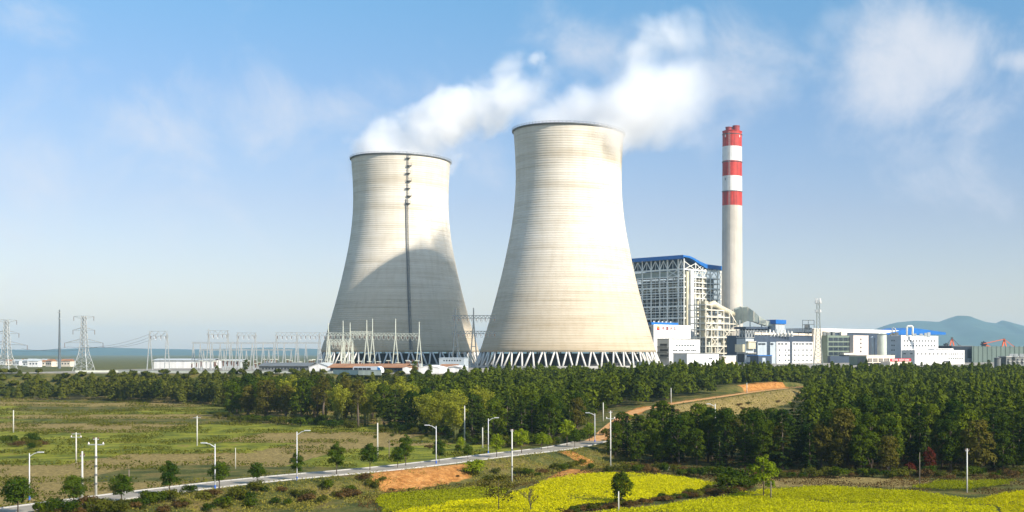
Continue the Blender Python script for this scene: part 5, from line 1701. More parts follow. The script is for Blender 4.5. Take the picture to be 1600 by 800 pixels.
def lobes_leaves(lobes, n, r, up=.35, inner=.72):
    """points and facings over a set of ellipsoid lobes (cx,cy,cz,rx,ry,rz)"""
    L = np.array(lobes, float)
    w_ = (L[:, 3] * L[:, 4] + L[:, 3] * L[:, 5]) ; w_ /= w_.sum()
    i = r.choice(len(L), n, p=w_)
    d = r.normal(size=(n, 3)); d /= np.linalg.norm(d, axis=1, keepdims=True)
    d[:, 2] = np.where(d[:, 2] < -.45, -d[:, 2], d[:, 2])
    rad_ = r.uniform(inner, 1.08, (n, 1)) 
    c = L[i, :3] + d * L[i, 3:] * rad_
    nr = d + r.normal(size=(n, 3)) * .45; nr[:, 2] += up
    tint = np.clip(.5 + .16 * r.normal(size=n) + (i * 37 % 11 - 5) * .035, 0, 1)
    return c, nr, tint


def broadleaf(seed, h, cr, m, n=2600, leaf=.62, base=.22, nl=15, flat=1.0):
    r = np.random.default_rng(seed)
    lobes = []
    for k in range(nl):
        t = (k + .5) / nl
        zf = base + (1 - base) * (.12 + .84 * t)
        prof = math.sin(math.pi * min(1, (t * .82 + .16))) ** .7
        a = k * 2.4 + r.uniform(-.5, .5); R = cr * prof * r.uniform(.35, .72) * flat
        lr = cr * r.uniform(.34, .52)
        lobes.append((R * math.cos(a), R * math.sin(a), min(h * zf, h - lr * .6), lr, lr, lr * r.uniform(.7, .95)))
    c, nr, ti = lobes_leaves(lobes, n, r)
    # ragged gaps
    keep = (np.sin(c[:, 0] * 2.1 + seed) * np.sin(c[:, 1] * 2.3 + seed * 2) * np.sin(c[:, 2] * 1.9) > -.42)
    c, nr, ti = c[keep], nr[keep], ti[keep]
    crown = quad_mesh('crown', c, nr, leaf * r.uniform(.7, 1.25, len(c)), ti, m, r=r)
    mb = MB(); rr = random.Random(seed)
    tr = .020 * h + .04
    mb.tube([(0, 0, -.4), (.02 * h * rr.uniform(-1, 1), 0, h * .3), (.03 * h * rr.uniform(-1, 1), .02 * h, h * .62), (0, 0, h * .86)], [tr * 1.2, tr, tr * .6, tr * .2], 8)
    for L in lobes[1::2]:
        z0 = max(h * base * .8, L[2] - cr * .7)
        mb.tube([(0, 0, z0), (L[0] * .5, L[1] * .5, (z0 + L[2]) / 2 + .1 * h * .2), (L[0] * .9, L[1] * .9, L[2])], [tr * .5, tr * .33, tr * .12], 5)
    return crown, mb.build('trunk', BARK, mesh_only=True, smooth=True)


def conifer(seed, h, cr, m, n=2300, leaf=.6, z0f=.1, blunt=.85):
    r = np.random.default_rng(seed); rr = random.Random(seed)
    tiers = int(h / .75)
    C_, Nn = [], []
    mb = MB(); tr = .016 * h + .05
    mb.tube([(0, 0, -.4), (0, 0, h * .5), (0, 0, h * .98)], [tr * 1.2, tr * .7, tr * .12], 7)
    for k in range(tiers):
        t = k / tiers; z = h * (z0f + (1 - z0f) * t)
        R = cr * (1 - t) ** blunt * r.uniform(.75, 1.1) + .15
        nb = max(4, int(9 * (1 - t) + 3))
        for j in range(nb):
            a = r.uniform(0, 2 * math.pi); Rj = R * r.uniform(.65, 1.1)
            per = max(2, int(n / (tiers * 9)))
            s = r.uniform(.2, 1.0, per) ** .7
            C_.append(np.stack([np.cos(a) * Rj * s + r.normal(size=per) * .14, np.sin(a) * Rj * s + r.normal(size=per) * .14, z - s * Rj * .28 + (s * s) * Rj * .12 + r.normal(size=per) * .1], -1))
            Nn.append(np.stack([np.cos(a) * .5 + r.normal(size=per) * .4, np.sin(a) * .5 + r.normal(size=per) * .4, .9 + r.normal(size=per) * .3], -1))
            if j % 3 == 0: mb.tube([(0, 0, z), (math.cos(a) * Rj * .8, math.sin(a) * Rj * .8, z - Rj * .16)], [tr * .25, tr * .08], 4)
    c = np.concatenate(C_); nr = np.concatenate(Nn)
    ti = np.clip(.5 + .17 * r.normal(size=len(c)), 0, 1)
    return quad_mesh('crown', c, nr, leaf * r.uniform(.7, 1.25, len(c)), ti, m, .55, r), mb.build('trunk', BARK, mesh_only=True, smooth=True)


def bamboo(seed, h, cr, n=2400):
    r = np.random.default_rng(seed)
    C_, Nn, T_ = [], [], []
    mb = MB()
    nc = 12
    for k in range(nc):
        a = r.uniform(0, 2 * math.pi); b0 = r.uniform(0, .9); lean = cr * r.uniform(.35, 1.0); hh = h * r.uniform(.72, 1.0)
        pts = []
        for i in range(7):
            t = i / 6
            R = b0 + lean * t ** 2.6
            pts.append((R * math.cos(a), R * math.sin(a), hh * (t - .10 * t ** 5 * (1 + lean / cr)) - (.4 if i == 0 else 0)))
        mb.tube(pts, [.075, .07, .065, .06, .045, .03, .012], 5)
        P = np.array(pts); per = n // nc
        t = r.uniform(.30, 1.0, per) ** .8 * 6
        i = np.minimum(t.astype(int), 5); f = (t - i)[:, None]
        c = P[i] * (1 - f) + P[i + 1] * f
        sp = (.35 + .5 * np.sin(np.clip(t / 6, 0, 1) * math.pi * .9))[:, None]
        off = r.normal(size=(per, 3)) * sp * .85; off[:, 2] -= np.abs(off[:, 2]) * .6
        C_.append(c + off)
        nn = r.normal(size=(per, 3)) * .5 + off * .7; nn[:, 2] += .55
        Nn.append(nn); T_.append(np.clip(.36 + .42 * (t / 6 - .4) + .16 * r.normal(size=per), 0, 1))
    c = np.concatenate(C_)
    return quad_mesh('crown', c, np.concatenate(Nn), .55 * r.uniform(.7, 1.3, len(c)), np.concatenate(T_), LM['bamboo'], .42, r), mb.build('stems', CULM, mesh_only=True, smooth=True)


def young_tree(seed, h, cr, m, base=.28, n=1500, leaf=.30, lumpy=.6, bark=None):
    r = np.random.default_rng(seed); rr = random.Random(seed)
    lobes = []
    for k in range(9):
        t = (k + .5) / 9
        R = cr * (math.sin(math.pi * (t * .8 + .18)) ** .8)
        a = k * 2.4; lr = R * .62 + .12
        lobes.append((R * lumpy * .6 * math.cos(a), R * lumpy * .6 * math.sin(a), h * (base + (1 - base) * (.1 + .82 * t)), lr, lr, lr * .8))
    c, nr, ti = lobes_leaves(lobes, n, r, inner=.45)
    crown = quad_mesh('crown', c, nr, leaf * r.uniform(.7, 1.3, len(c)), ti, m, .6, r)
    mb = MB(); tr = .055 + .006 * h
    mb.tube([(0, 0, -.25), (0, 0, h * .45), (0, 0, h * .85)], [tr, tr * .75, tr * .2], 7)
    for k in range(6):
        a = k * 1.1 + rr.random(); z = h * (base * .95 + .06 * k)
        mb.tube([(0, 0, z), (cr * .6 * math.cos(a), cr * .6 * math.sin(a), z + h * .16)], [tr * .45, tr * .12], 5)
    return crown, mb.build('trunk', bark or BARK, mesh_only=True, smooth=True)


def shrub(seed, h, cr, m, n=700, leaf=.34):
    r = np.random.default_rng(seed)
    lobes = [(r.uniform(-.55, .55) * cr, r.uniform(-.55, .55) * cr, h * r.uniform(.3, .62), cr * r.uniform(.35, .6), cr * r.uniform(.35, .6), h * r.uniform(.28, .42)) for _ in range(8)]
    c, nr, ti = lobes_leaves(lobes, n, r, inner=.5)
    crown = quad_mesh('leaves', c, nr, leaf * r.uniform(.6, 1.35, len(c)), ti, m, .6, r)
    mb = MB(); rr = random.Random(seed)
    for k in range(5):
        a = rr.uniform(0, 6.28); mb.tube([(0, 0, -.2), (cr * .35 * math.cos(a), cr * .35 * math.sin(a), h * .6)], [.05, .015], 4)
    return crown, mb.build('stems', BARK, mesh_only=True)


def plant(name, parts, loc, label, cat, group=None, s=1.0, rz=None, sz=None, names=('crown', 'trunk')):
    e = empty(name, loc, label, cat, group, rng.uniform(0, 6.28) if rz is None else rz)
    e.scale = (s, s, sz or s * rng.uniform(.92, 1.08))
    for me_, nm in zip(parts, names): link(nm, me_, None, e)
    return e


def gz(x, y, dz=0.0): return Vector((x, y, hz(x, y) + dz))


PROT = dict(
    broad=[broadleaf(100 + k, 12.5, 3.9, LM['broad'], 4600, .50, base=.08) for k in range(5)],
    mid=[broadleaf(120 + k, 11, 3.6, LM['mid'], 4200, .48, base=.08) for k in range(3)],
    olive=[broadleaf(130 + k, 11, 3.6, LM['olive'], 3800, .48, base=.08) for k in range(3)],
    tallthin=[broadleaf(140 + k, 15, 3.2, LM['olive'], 2600, .48, base=.42, nl=13) for k in range(2)],
    pine=[conifer(150 + k, 13, 2.9, LM['pine'], 3600, .55) for k in range(4)],
    pinewide=[conifer(160 + k, 11, 3.7, LM['pine'], 3800, .55, blunt=.6) for k in range(3)],
    bamboo=[bamboo(170 + k, 14.5, 3.4, 3600) for k in range(4)],
)

# --- front of the right-hand wood -----------------------------------------------------------------
fr = random.Random(31)
taken = []
trees = []


def room(x, y, r):
    for a, b_, q in taken:
        if (a - x) ** 2 + (b_ - y) ** 2 < ((r + q) * .5) ** 2: return False
    return True


def wood_edge_right(px):
    """depth of the front edge of the right-hand wood, from where its foot is seen"""
    py = np.interp(px, [930, 955, 1000, 1060, 1130, 1200, 1300, 1400, 1500, 1600, 1700], [700, 720, 726, 728, 731, 735, 741, 742, 741, 741, 741])
    return CZ * F / (py - HY)


LAB = {
    'broad': ('broadleaf_tree', 'dark green broadleaf tree in the thick wood behind the yellow rice fields', 'broadleaf trees of the front wood'),
    'mid': ('broadleaf_tree', 'mid green broadleaf tree in the thick wood behind the yellow rice fields', 'mid green trees of the front wood'),
    'olive': ('broadleaf_tree', 'brownish olive broadleaf tree in the thick wood behind the yellow rice fields', 'olive trees of the front wood'),
    'pine': ('conifer_tree', 'dark pointed conifer among the trees behind the yellow rice fields', 'conifers of the front wood'),
    'pinewide': ('conifer_tree', 'dark wide-skirted conifer among the trees behind the yellow rice fields', 'wide conifers of the front wood'),
}


def add_tree(kind, x, y, s, lab, pref='wood'):
    nm, l_, g_ = lab
    parts = fr.choice(PROT[kind])
    names = ('crown', 'stems' if kind == 'bamboo' else 'trunk')
    trees.append((x, y)); taken.append((x, y, 5.2 * s))
    return plant(nm, parts, gz(x, y), l_, 'tree', g_, s, names=names)


RP = np.array([(p[0], p[1]) for p in ALLS])
def rdist(x, y):
    d, s_, _ = road_dist(np.array([x]), np.array([y])); return float(d[0]), float(s_[0])


def clearing(x, y):
    """open bank below the dirt track"""
    d, s_ = rdist(x, y)
    if d < 6.5: return True
    px = x / y * F + PX
    return s_ > 0 and y > 262 and px < 1250 and d < 24 and y > 300


cnt = 0
for row in range(7):
    px = 938 + row * 5
    while px < 1625:
        e = wood_edge_right(px)
        y = e + 3.5 + row * 5.2 + fr.uniform(-1.6, 1.6)
        x = (px - PX) / F * y
        px += (4.5 + row * .3) / y * F * fr.uniform(.75, 1.25)
        if clearing(x, y) or not room(x, y, 3.7): continue
        kind = fr.choices(['broad', 'mid', 'olive', 'pine', 'pinewide'], [6, 2.0, 1.0, 1.8, 1.2])[0]
        s = fr.uniform(.72, 1.12) if row else fr.uniform(.6, .98)
        # profile of the tree tops in the photograph
        lim = np.interp(px, [930, 985, 1030, 1066, 1078, 1118, 1128, 1160, 1200, 1235, 1252, 1275, 1320, 1600], [658, 644, 646, 644, 622, 620, 640, 642, 646, 647, 632, 612, 600, 605])
        top = CZ - (lim - HY) / F * y; hh = {'broad': 12.5, 'mid': 11, 'olive': 11, 'pine': 13, 'pinewide': 11}[kind]
        s = min(s, max(.42, (top - hz(x, y)) / hh * fr.uniform(.9, 1.05)))
        add_tree(kind, x, y, s, LAB[kind]); cnt += 1
print('right wood', cnt)

# --- the left-hand wood and bamboo ------------------------------------------------------------------
LB = ('bamboo_clump', 'feathery light green bamboo clump in the grove left of the road, below the cooling towers', 'bamboo grove')
LL = {
    'broad': ('broadleaf_tree', 'dark broadleaf tree in the wood between the road and the cooling towers', 'broadleaf trees of the wood below the towers'),
    'olive': ('broadleaf_tree', 'olive broadleaf tree in the wood between the road and the cooling towers', 'olive trees of the wood below the towers'),
    'tallthin': ('broadleaf_tree', 'tall thin-trunked olive tree at the left edge of the bamboo grove', 'tall trees beside the bamboo'),
    'mid': ('broadleaf_tree', 'mid green broadleaf tree in the wood between the road and the cooling towers', 'mid green trees of the wood below the towers'),
    'pine': ('conifer_tree', 'pointed dark conifer in the wood between the road and the cooling towers', 'conifers of the wood below the towers'),
    'pinewide': ('conifer_tree', 'wide dark conifer in the wood between the road and the cooling towers', 'wide conifers of the wood below the towers'),
}


def edge_left(px):
    py = np.interp(px, [330, 365, 440, 520, 560, 620, 690, 760, 820, 880, 935], [655, 660, 664, 668, 672, 674, 684, 694, 698, 694, 684])
    z = .9
    return (CZ - z) * F / (py - HY)


cl = 0
for row in range(6):
    px = 352 + row * 6 if row else 362
    while px < 934:
        e = edge_left(px)
        y = e + 3 + row * 6.5 + fr.uniform(-2, 2); x = (px - PX) / F * y
        px += (5.6 + row * .3) / y * F * fr.uniform(.75, 1.25)
        d_, s_ = rdist(x, y)
        if d_ < 8 or not room(x, y, 4.8): continue
        if 590 < px < 800 and row < 5: kind = fr.choices(['bamboo', 'broad', 'pinewide'], [6, 1, .7])[0]
        elif px <= 590: kind = fr.choices(['broad', 'olive', 'mid', 'tallthin', 'bamboo'], [3, 2, 2, 1.5 if px > 480 else .3, .4])[0]
        else: kind = fr.choices(['pine', 'pinewide', 'broad', 'olive', 'mid'], [3, 2.5, 2.5, 1.2, .8])[0]
        s = fr.uniform(.8, 1.15)
        lim = np.interp(px, [340, 380, 450, 520, 600, 690, 740, 800, 860, 930], [612, 598, 590, 592, 596, 600, 604, 606, 612, 626]) + row * -2.5
        hh = {'broad': 12.5, 'mid': 11, 'olive': 11, 'tallthin': 15, 'pine': 13, 'pinewide': 11, 'bamboo': 13.5}[kind]
        s = min(s, max(.4, (CZ - (lim - HY) / F * y - hz(x, y)) / hh * fr.uniform(.9, 1.06)))
        if kind == 'bamboo': s = max(s, .95)
        add_tree(kind, x, y, s, LB if kind == 'bamboo' else LL[kind]); cl += 1
print('left wood', cl)

# --- the wood beyond: one mass ----------------------------------------------------------------------
def far_crown(seed, h, cr, n, kind):
    r = np.random.default_rng(seed)
    if kind == 'cone':
        t = r.uniform(0, 1, n) ** 1.4; a = r.uniform(0, 2 * math.pi, n); R = cr * (1 - t) ** .75 * r.uniform(.6, 1.05, n)
        c = np.stack([R * np.cos(a), R * np.sin(a), h * (.12 + .88 * t)], -1)
        nr = np.stack([np.cos(a), np.sin(a), np.full(n, .8)], -1) + r.normal(size=(n, 3)) * .35
        return c, nr, np.clip(.42 + .15 * r.normal(size=n), 0, 1)
    lobes = []
    for k in range(7):
        a = k * 2.4; t = (k + .5) / 7; R = cr * .5 * math.sin(math.pi * (t * .8 + .15)); lr = cr * r.uniform(.42, .6)
        lobes.append((R * math.cos(a), R * math.sin(a), h * (.35 + .52 * t), lr, lr, lr * .8))
    return lobes_leaves(lobes, n, r)


farp = [far_crown(300 + k, 10.5, 3.0, 330, 'round') for k in range(6)] + [far_crown(320 + k, 11.5, 2.5, 330, 'cone') for k in range(4)]


def wood_mass(name, label, pts, lim_fn, leaf, m, cat='wood'):
    Cc, Nn, Tt = [], [], []
    for x, y in pts:
        c, nr, ti = farp[fr.randrange(len(farp))]
        px = x / y * F + PX
        z0 = hz(x, y)
        s = fr.uniform(.6, 1.3)
        top = CZ - (lim_fn(px, y) - HY) / F * y
        s = min(s, max(.22, (top - z0) / 11.0 * fr.choice([.72, .85, .95, 1.0, 1.05, 1.16]) * fr.uniform(.93, 1.06)))
        a = fr.uniform(0, 6.28); ca, sa = math.cos(a), math.sin(a)
        R = np.array([[ca, sa, 0], [-sa, ca, 0], [0, 0, 1]])
        wide = max(s, .62) * fr.uniform(.75, 1.5)
        Cc.append((c @ R) * np.array([wide, wide, s]) + np.array([x, y, z0])); Nn.append(nr @ R); Tt.append(np.clip(ti + fr.uniform(-.3, .3) + (float(vnoise(np.array([x]), np.array([y]), 38, 2)[0]) - .5) * .5, 0, 1))
    c = np.concatenate(Cc); nr = np.concatenate(Nn); ti = np.concatenate(Tt)
    me_ = quad_mesh(name, c, nr, leaf * npr.uniform(.7, 1.3, len(c)), ti, m, .7)
    return tag(link(name, me_), label, cat, kind='stuff')


def scatter(x0, x1, y0, y1, sp, ok):
    out_ = []
    y = y0
    while y < y1:
        x = x0 + fr.uniform(0, sp)
        while x < x1:
            xx, yy = x + fr.uniform(-.4, .4) * sp, y + fr.uniform(-.4, .4) * sp
            if ok(xx, yy): out_.append((xx, yy))
            x += sp
        y += sp
    return out_


def ok_far(x, y):
    px = x / y * F + PX
    if px > 1850 or px < 640: return False
    if px > 1632: return y > wood_edge_right(px) + 4 and y < platform_edge(x) - 3
    if y > platform_edge(x) - 3: return False
    d, s_ = rdist(x, y)
    if d < 7.5: return False
    if clearing(x, y): return False
    if px > 925:
        if s_ > 0 and y < wood_edge_right(px) + 38: return False
        if s_ > 0 and px < 1262: return False
        if s_ <= 0 and d < 9 and y > 430: return False
    else:
        if y < edge_left(px) + 42: return False
    return True


lim_far = lambda px, y: np.interp(px, [640, 690, 715, 745, 800, 900, 1000, 1050, 1130, 1200, 1250, 1300, 1400, 1500, 1600], [588, 586, 578, 570, 571, 575, 572, 569, 568, 571, 572, 573, 570, 572, 573]) + 3 * math.sin(px * .11) + max(0, (560 - y)) * .012
pts = scatter(-170, 230, 255, 700, 5.8, ok_far)
print('far wood', len(pts))
wood_mass('forest', 'dense dark wood filling the slope up to the plant', pts, lim_far, 1.05, LM['wood'])


def ok_bank(x, y):
    px = x / y * F + PX
    if px > 660 or px < -120: return False
    if y < np.interp(px, [0, 150, 300, 365, 420, 640], [478, 470, 445, 425, 410, 405]) : return False
    pe = platform_edge(x)
    if x < -372: return y < 640 and vnoise(np.array([x]), np.array([y]), 22, 8)[0] > .42
    return y < pe - 3


lim_bank = lambda px, y: np.interp(px, [0, 60, 120, 200, 300, 400, 470, 520, 560, 640], [604, 598, 592, 588, 590, 586, 585, 588, 591, 590]) + 5 * math.sin(px * .09) + 3 * math.sin(px * .31)
pts = scatter(-420, -120, 400, 640, 5.4, ok_bank)
print('bank', len(pts))
wood_mass('undergrowth', 'bushy undergrowth covering the bank below the switchyard', pts, lim_bank, .95, LM['scrub'], 'undergrowth')


def ok_edge(x, y):
    return platform_edge(x) - 3 < y and x > -372 and False


# trees standing on the platform, each its own
plat = [(384, 571, 560, 6.0, 'broad', 'round dark tree standing alone before the long brick-grey shed'),
        (519, 588, 505, 4.6, 'mid', 'small tree before the low green-grey wall, left of the coach'), (553, 590, 505, 4.4, 'pine', 'small dark cypress in front of the coach'),
        (581, 590, 504, 4.0, 'mid', 'bright bush-like tree hiding the middle of the coach'), (648, 590, 503, 5.5, 'broad', 'dark tree before the link bay between the white sheds'),
        (612, 590, 500, 5.0, 'broad', 'dark tree right of the coach before the brown-roofed shed'), (672, 592, 500, 4.2, 'mid', 'low tree below the white gabled shed')]
for px, py, d, h, kd, lab in plat:
    x = (px - PX) / F * d
    hh = {'broad': 12.5, 'mid': 11, 'pine': 13}[kd]
    plant('yard_tree', fr.choice(PROT[kd]), gz(x, d), lab, 'tree', None, h / hh)
for k in range(16):
    px = (1026, 1034, 1048, 1060, 1160, 1200, 1300, 1310, 1345, 1400, 1412, 1440, 1460, 1475, 1530, 1545)[k]
    d = fr.uniform(700, 722) if px < 1400 else fr.uniform(735, 750)
    x = (px - PX) / F * d; d = max(d, float(platform_edge(x)) + 3); x = (px - PX) / F * d
    plant('yard_tree', fr.choice(PROT['mid']), gz(x, d), 'small light green tree planted at the foot of the white plant buildings', 'tree', 'young trees along the plant front', fr.uniform(.28, .42))

# --- trees along the road and single trees -----------------------------------------------------------
def at_px(px, py):
    return ground(px, py)


ST = dict(dark=[young_tree(400 + k, 5.0, 1.7, LM['street'], .22, 2400, .30, lumpy=.95) for k in range(3)],
          tall=[young_tree(410 + k, 6.6, 1.6, LM['street'], .2, 2600, .30, lumpy=.9) for k in range(2)],
          light=[young_tree(420 + k, 4.8, 1.5, LM['bright'], .25, 1200, .30, 1.0) for k in range(3)])


def street(px, py, ytop, kind, label):
    p = at_px(px, py); h = (py - ytop) * p.y / F
    parts = fr.choice(ST[kind])
    s = h / max(v.co.z for v in parts[0].vertices)
    e = plant('street_tree', parts, p, label, 'tree', 'young trees along the road', s * fr.uniform(.85, 1.08), sz=s)
    return e


street(28, 803, 744, 'dark', 'broad dark street tree at the lower left corner, beside the first lamp')
street(115, 794, 742, 'dark', 'street tree in front of the utility pole, second from the lower left corner')
street(190, 787, 740, 'dark', 'round street tree right of the tall utility pole')
street(265, 774, 719, 'tall', 'tallest dark street tree, left of the double bank of field')
street(343, 763, 720, 'dark', 'round street tree close right of the left-facing lamp near the lower left')
street(402, 757, 722, 'dark', 'round street tree midway between the two lamps on the left')
street(464, 750, 704, 'tall', 'street tree standing right at a lamp post')
street(526, 742, 690, 'tall', 'narrow two-tier street tree just left of the yellow-green verge')
street(578, 735, 692, 'dark', 'round dark street tree above the left end of the orange soil')
street(621, 731, 697, 'dark', 'small dark street tree above the middle of the orange soil')
street(634, 728, 678, 'tall', 'narrow dark street tree above the orange soil')
street(686, 723, 685, 'tall', 'dark street tree right behind the left-facing lamp above the orange soil')
street(731, 718, 694, 'dark', 'small dark street tree with the lime one behind')
street(720, 705, 682, 'light', 'lime green young tree behind a small dark street tree')
street(776, 715, 677, 'light', 'lime green young tree right of the second road lamp')
street(815, 708, 669, 'light', 'tall lime green young tree right of the white pole')
street(806, 700, 672, 'light', 'lime green young tree close behind the white pole')
street(846, 703, 675, 'light', 'left one of a pair of lime green young trees by the road')
street(856, 702, 679, 'light', 'right one of a pair of lime green young trees by the road')
street(886, 697, 655, 'light', 'tall lime green tree at the edge of the dark conifers by the road')
street(898, 699, 670, 'dark', 'dark green young tree right of the tall lime one')
street(921, 690, 660, 'light', 'thin lime green tree left of the last road lamp')


def single(name, px, py, ytop, parts, base, label, sx=1.0, names=('crown', 'trunk'), cat='tree', group=None):
    p = at_px(px, py); h = (py - ytop) * p.y / F; s = h / max(v.co.z for v in parts[0].vertices)
    e = plant(name, parts, p, label, cat, group, s * sx, sz=s, names=names)
    return e


single('lone_tree', 971, 789, 737, broadleaf(500, 6, 2.35, LM['broad'], 3600, .34, base=.16, nl=16), 6, 'round dark tree standing alone on the edge of the yellow rice')
single('bright_tree', 1193, 781, 709, young_tree(501, 8, 2.1, LM['bright'], .2, 1900, .42, 1.3), 8, 'bright lime green tree at the wood edge above the lower right field')
single('loose_tree', 779, 802, 741, young_tree(502, 7, 2.9, LM['olive'], .28, 1000, .36, 1.5), 7, 'loose-crowned olive tree at the near edge of the rice, lower middle')
single('red_tree', 1452, 742, 697, young_tree(503, 6, 1.6, LM['red'], .2, 1000, .42, 1.0), 6, 'red-leaved tree at the front of the dark wood', sx=.8)
single('red_tree', 1422, 744, 722, young_tree(504, 4, 1.3, LM['red'], .1, 500, .40, 1.0), 4, 'small dull red bush-like tree left of the red-leaved tree', sx=1.2)


def bare_tree(px, py, ytop, label):
    p = at_px(px, py); H = (py - ytop) * p.y / F
    e = empty('bare_tree', p, label, 'tree')
    rr = random.Random(77); mb = MB()
    def grow(a, d_, ln, r_, lev):
        b_ = a + d_ * ln; mid = a.lerp(b_, .5) + Vector((rr.uniform(-.06, .06), rr.uniform(-.06, .06), 0)) * ln
        mb.tube([a, mid, b_], [r_, r_ * .8, r_ * .6], 5)
        if lev:
            for k in range(3 if lev > 1 else 4):
                nd = (d_ + Vector((rr.uniform(-.8, .8), rr.uniform(-.8, .8), rr.uniform(-.1, .5)))).normalized()
                grow(a.lerp(b_, rr.uniform(.55, 1.0)), nd, ln * rr.uniform(.55, .8), r_ * .55, lev - 1)
    grow(Vector((0, 0, -.2)), Vector((.05, 0, 1)), H * .36, .11, 4)
    me_ = mb.build('branches', BARK, mesh_only=True)
    link('branches', me_, None, e)
    r = np.random.default_rng(3); V = np.array(mb.v); c = V[r.integers(len(V) // 3, len(V), 160)] + r.normal(size=(160, 3)) * .1
    link('leaves', quad_mesh('leaves', c, r.normal(size=(160, 3)), .2 * np.ones(160), r.uniform(0, 1, 160), LM['olive']), None, e)


bare_tree(828, 803, 752, 'thin bare-branched tree at the bottom of the picture, right of the loose olive tree')

# --- shrubs -------------------------------------------------------------------------------------------
SH = dict(shrub=[shrub(600 + k, 2.0, 1.7, LM['shrub'], 900, .30) for k in range(3)], dark=[shrub(610 + k, 2.2, 1.8, LM['broad'], 900, .30) for k in range(3)],
          brown=[shrub(620 + k, 1.6, 1.7, LM['brown'], 800, .28) for k in range(3)], bright=[shrub(630 + k, 2.2, 1.6, LM['bright'], 900, .28) for k in range(2)])
SL = {'shrub': 'olive green shrub', 'dark': 'dark green shrub', 'brown': 'dry brown shrub', 'bright': 'lime green shrub'}


def bush(px, py, kind, s, where, group):
    p = at_px(px, py)
    plant('shrub', fr.choice(SH[kind]), p, SL[kind] + ' ' + where, 'shrub', group + (' (%s)' % kind), s, names=('leaves', 'stems'))


bush(744, 742, 'bright', 1.55, 'at the right end of the orange soil', 'lime shrub by the soil')
for k in range(64):
    px = 868 + k * 4.4; y_ = float(np.interp(px, [868, 960, 1040, 1100, 1145], [803, 793, 782, 770, 764]))
    bush(px + fr.uniform(-3, 3), min(803, y_ + fr.uniform(-3, 3.5)), fr.choice(['brown', 'brown', 'brown', 'shrub', 'dark']), fr.uniform(.3, .62), 'on the strip behind the nearest rice field', 'weeds behind the nearest rice')
for px, py, s in ((1140, 768, 1.5), (1148, 762, 1.7), (1158, 766, 1.3), (1170, 764, 1.2)): bush(px, py, 'dark', s, 'in the thicket between the rice fields', 'thicket between the fields')
for k in range(16):
    px = 1085 + k * 5.5; bush(px + fr.uniform(-3, 3), 776 - k * .55 + fr.uniform(-3, 3), fr.choice(['brown', 'brown', 'shrub']), fr.uniform(.45, .8), 'on the strip between the rice fields', 'shrubs between the fields')
for k in range(62):
    px = 955 + k * 10.6; y_ = float(np.interp(px, [950, 1000, 1100, 1200, 1300, 1450, 1600], [737, 738, 744, 746, 746, 747, 746]))
    bush(px + fr.uniform(-6, 6), y_ + fr.uniform(-4, 3), fr.choice(['shrub', 'dark', 'brown', 'shrub', 'dark']), fr.uniform(.6, 1.15), 'along the foot of the front wood', 'shrubs along the wood foot')
for k in range(20):
    px = 745 + k * 9.2; y_ = float(np.interp(px, [740, 800, 860, 930], [752, 752, 740, 736]))
    bush(px + fr.uniform(-4, 4), y_ + fr.uniform(-12, 3), fr.choice(['shrub', 'brown', 'shrub', 'dark']), fr.uniform(.4, .85), 'on the bank between road and rice', 'shrubs on the road bank')
for k in range(46):
    px = 60 + k * 11.5; yr = float(np.interp(px, [50, 300, 440, 580], [800, 768, 754, 745]))
    bush(px + fr.uniform(-6, 6), min(803, yr + fr.uniform(4, 38)), fr.choice(['shrub', 'dark', 'shrub', 'shrub', 'dark', 'brown']), fr.uniform(.5, 1.1), 'on the near bank below the road, left', 'shrubs on the near bank')
for k in range(24):
    px = fr.uniform(0, 75) if k < 10 else fr.uniform(560, 720); py = fr.uniform(690, 703) if k < 10 else fr.uniform(677, 708)
    bush(px, py, fr.choice(['dark', 'shrub', 'brown']), fr.uniform(.6, 1.3) if k < 10 else fr.uniform(.35, .8), 'in the rough grass left of the road', 'shrubs in the left fields')
for k in range(15):
    px = fr.uniform(935, 1240); p_ = fr.uniform(0, 1)
    y_ = float(np.interp(px, [935, 1000, 1080, 1240], [690, 662, 648, 634])) - p_ * 8
    bush(px, y_, fr.choice(['shrub', 'bright', 'brown', 'shrub']), fr.uniform(.5, 1.0), 'on the open bank below the dirt track', 'shrubs below the dirt track')


for k in range(64):
    px = 345 + k * 9.2; y_ = float(np.interp(px, [330, 365, 440, 520, 560, 620, 690, 760, 820, 880, 935], [655, 660, 664, 668, 672, 674, 684, 694, 698, 694, 684]))
    if 560 < px < 600: continue
    bush(px + fr.uniform(-5, 5), y_ + fr.uniform(-5, 2.5), fr.choice(['dark', 'dark', 'shrub']), fr.uniform(.8, 1.5), 'along the foot of the wood left of the road', 'shrubs along the left wood')
for k in range(26):
    px = fr.uniform(948, 1012); y_ = float(np.interp(px, [948, 1012], [684, 637])) + fr.uniform(-8, 5)
    p_ = at_px(px, y_); 
    if rdist(p_.x, p_.y)[0] < 2.6: continue
    bush(px, y_, fr.choice(['shrub', 'bright', 'brown', 'shrub', 'dark']), fr.uniform(.45, .9), 'on the open bank below the dirt track', 'shrubs below the dirt track')
for px, py in ((612, 768), (640, 769), (668, 766), (598, 752), (716, 746), (728, 738), (588, 764)):
    bush(px, py, fr.choice(['shrub', 'brown']), fr.uniform(.25, .5), 'round the edge of the orange soil', 'shrubs round the orange soil')


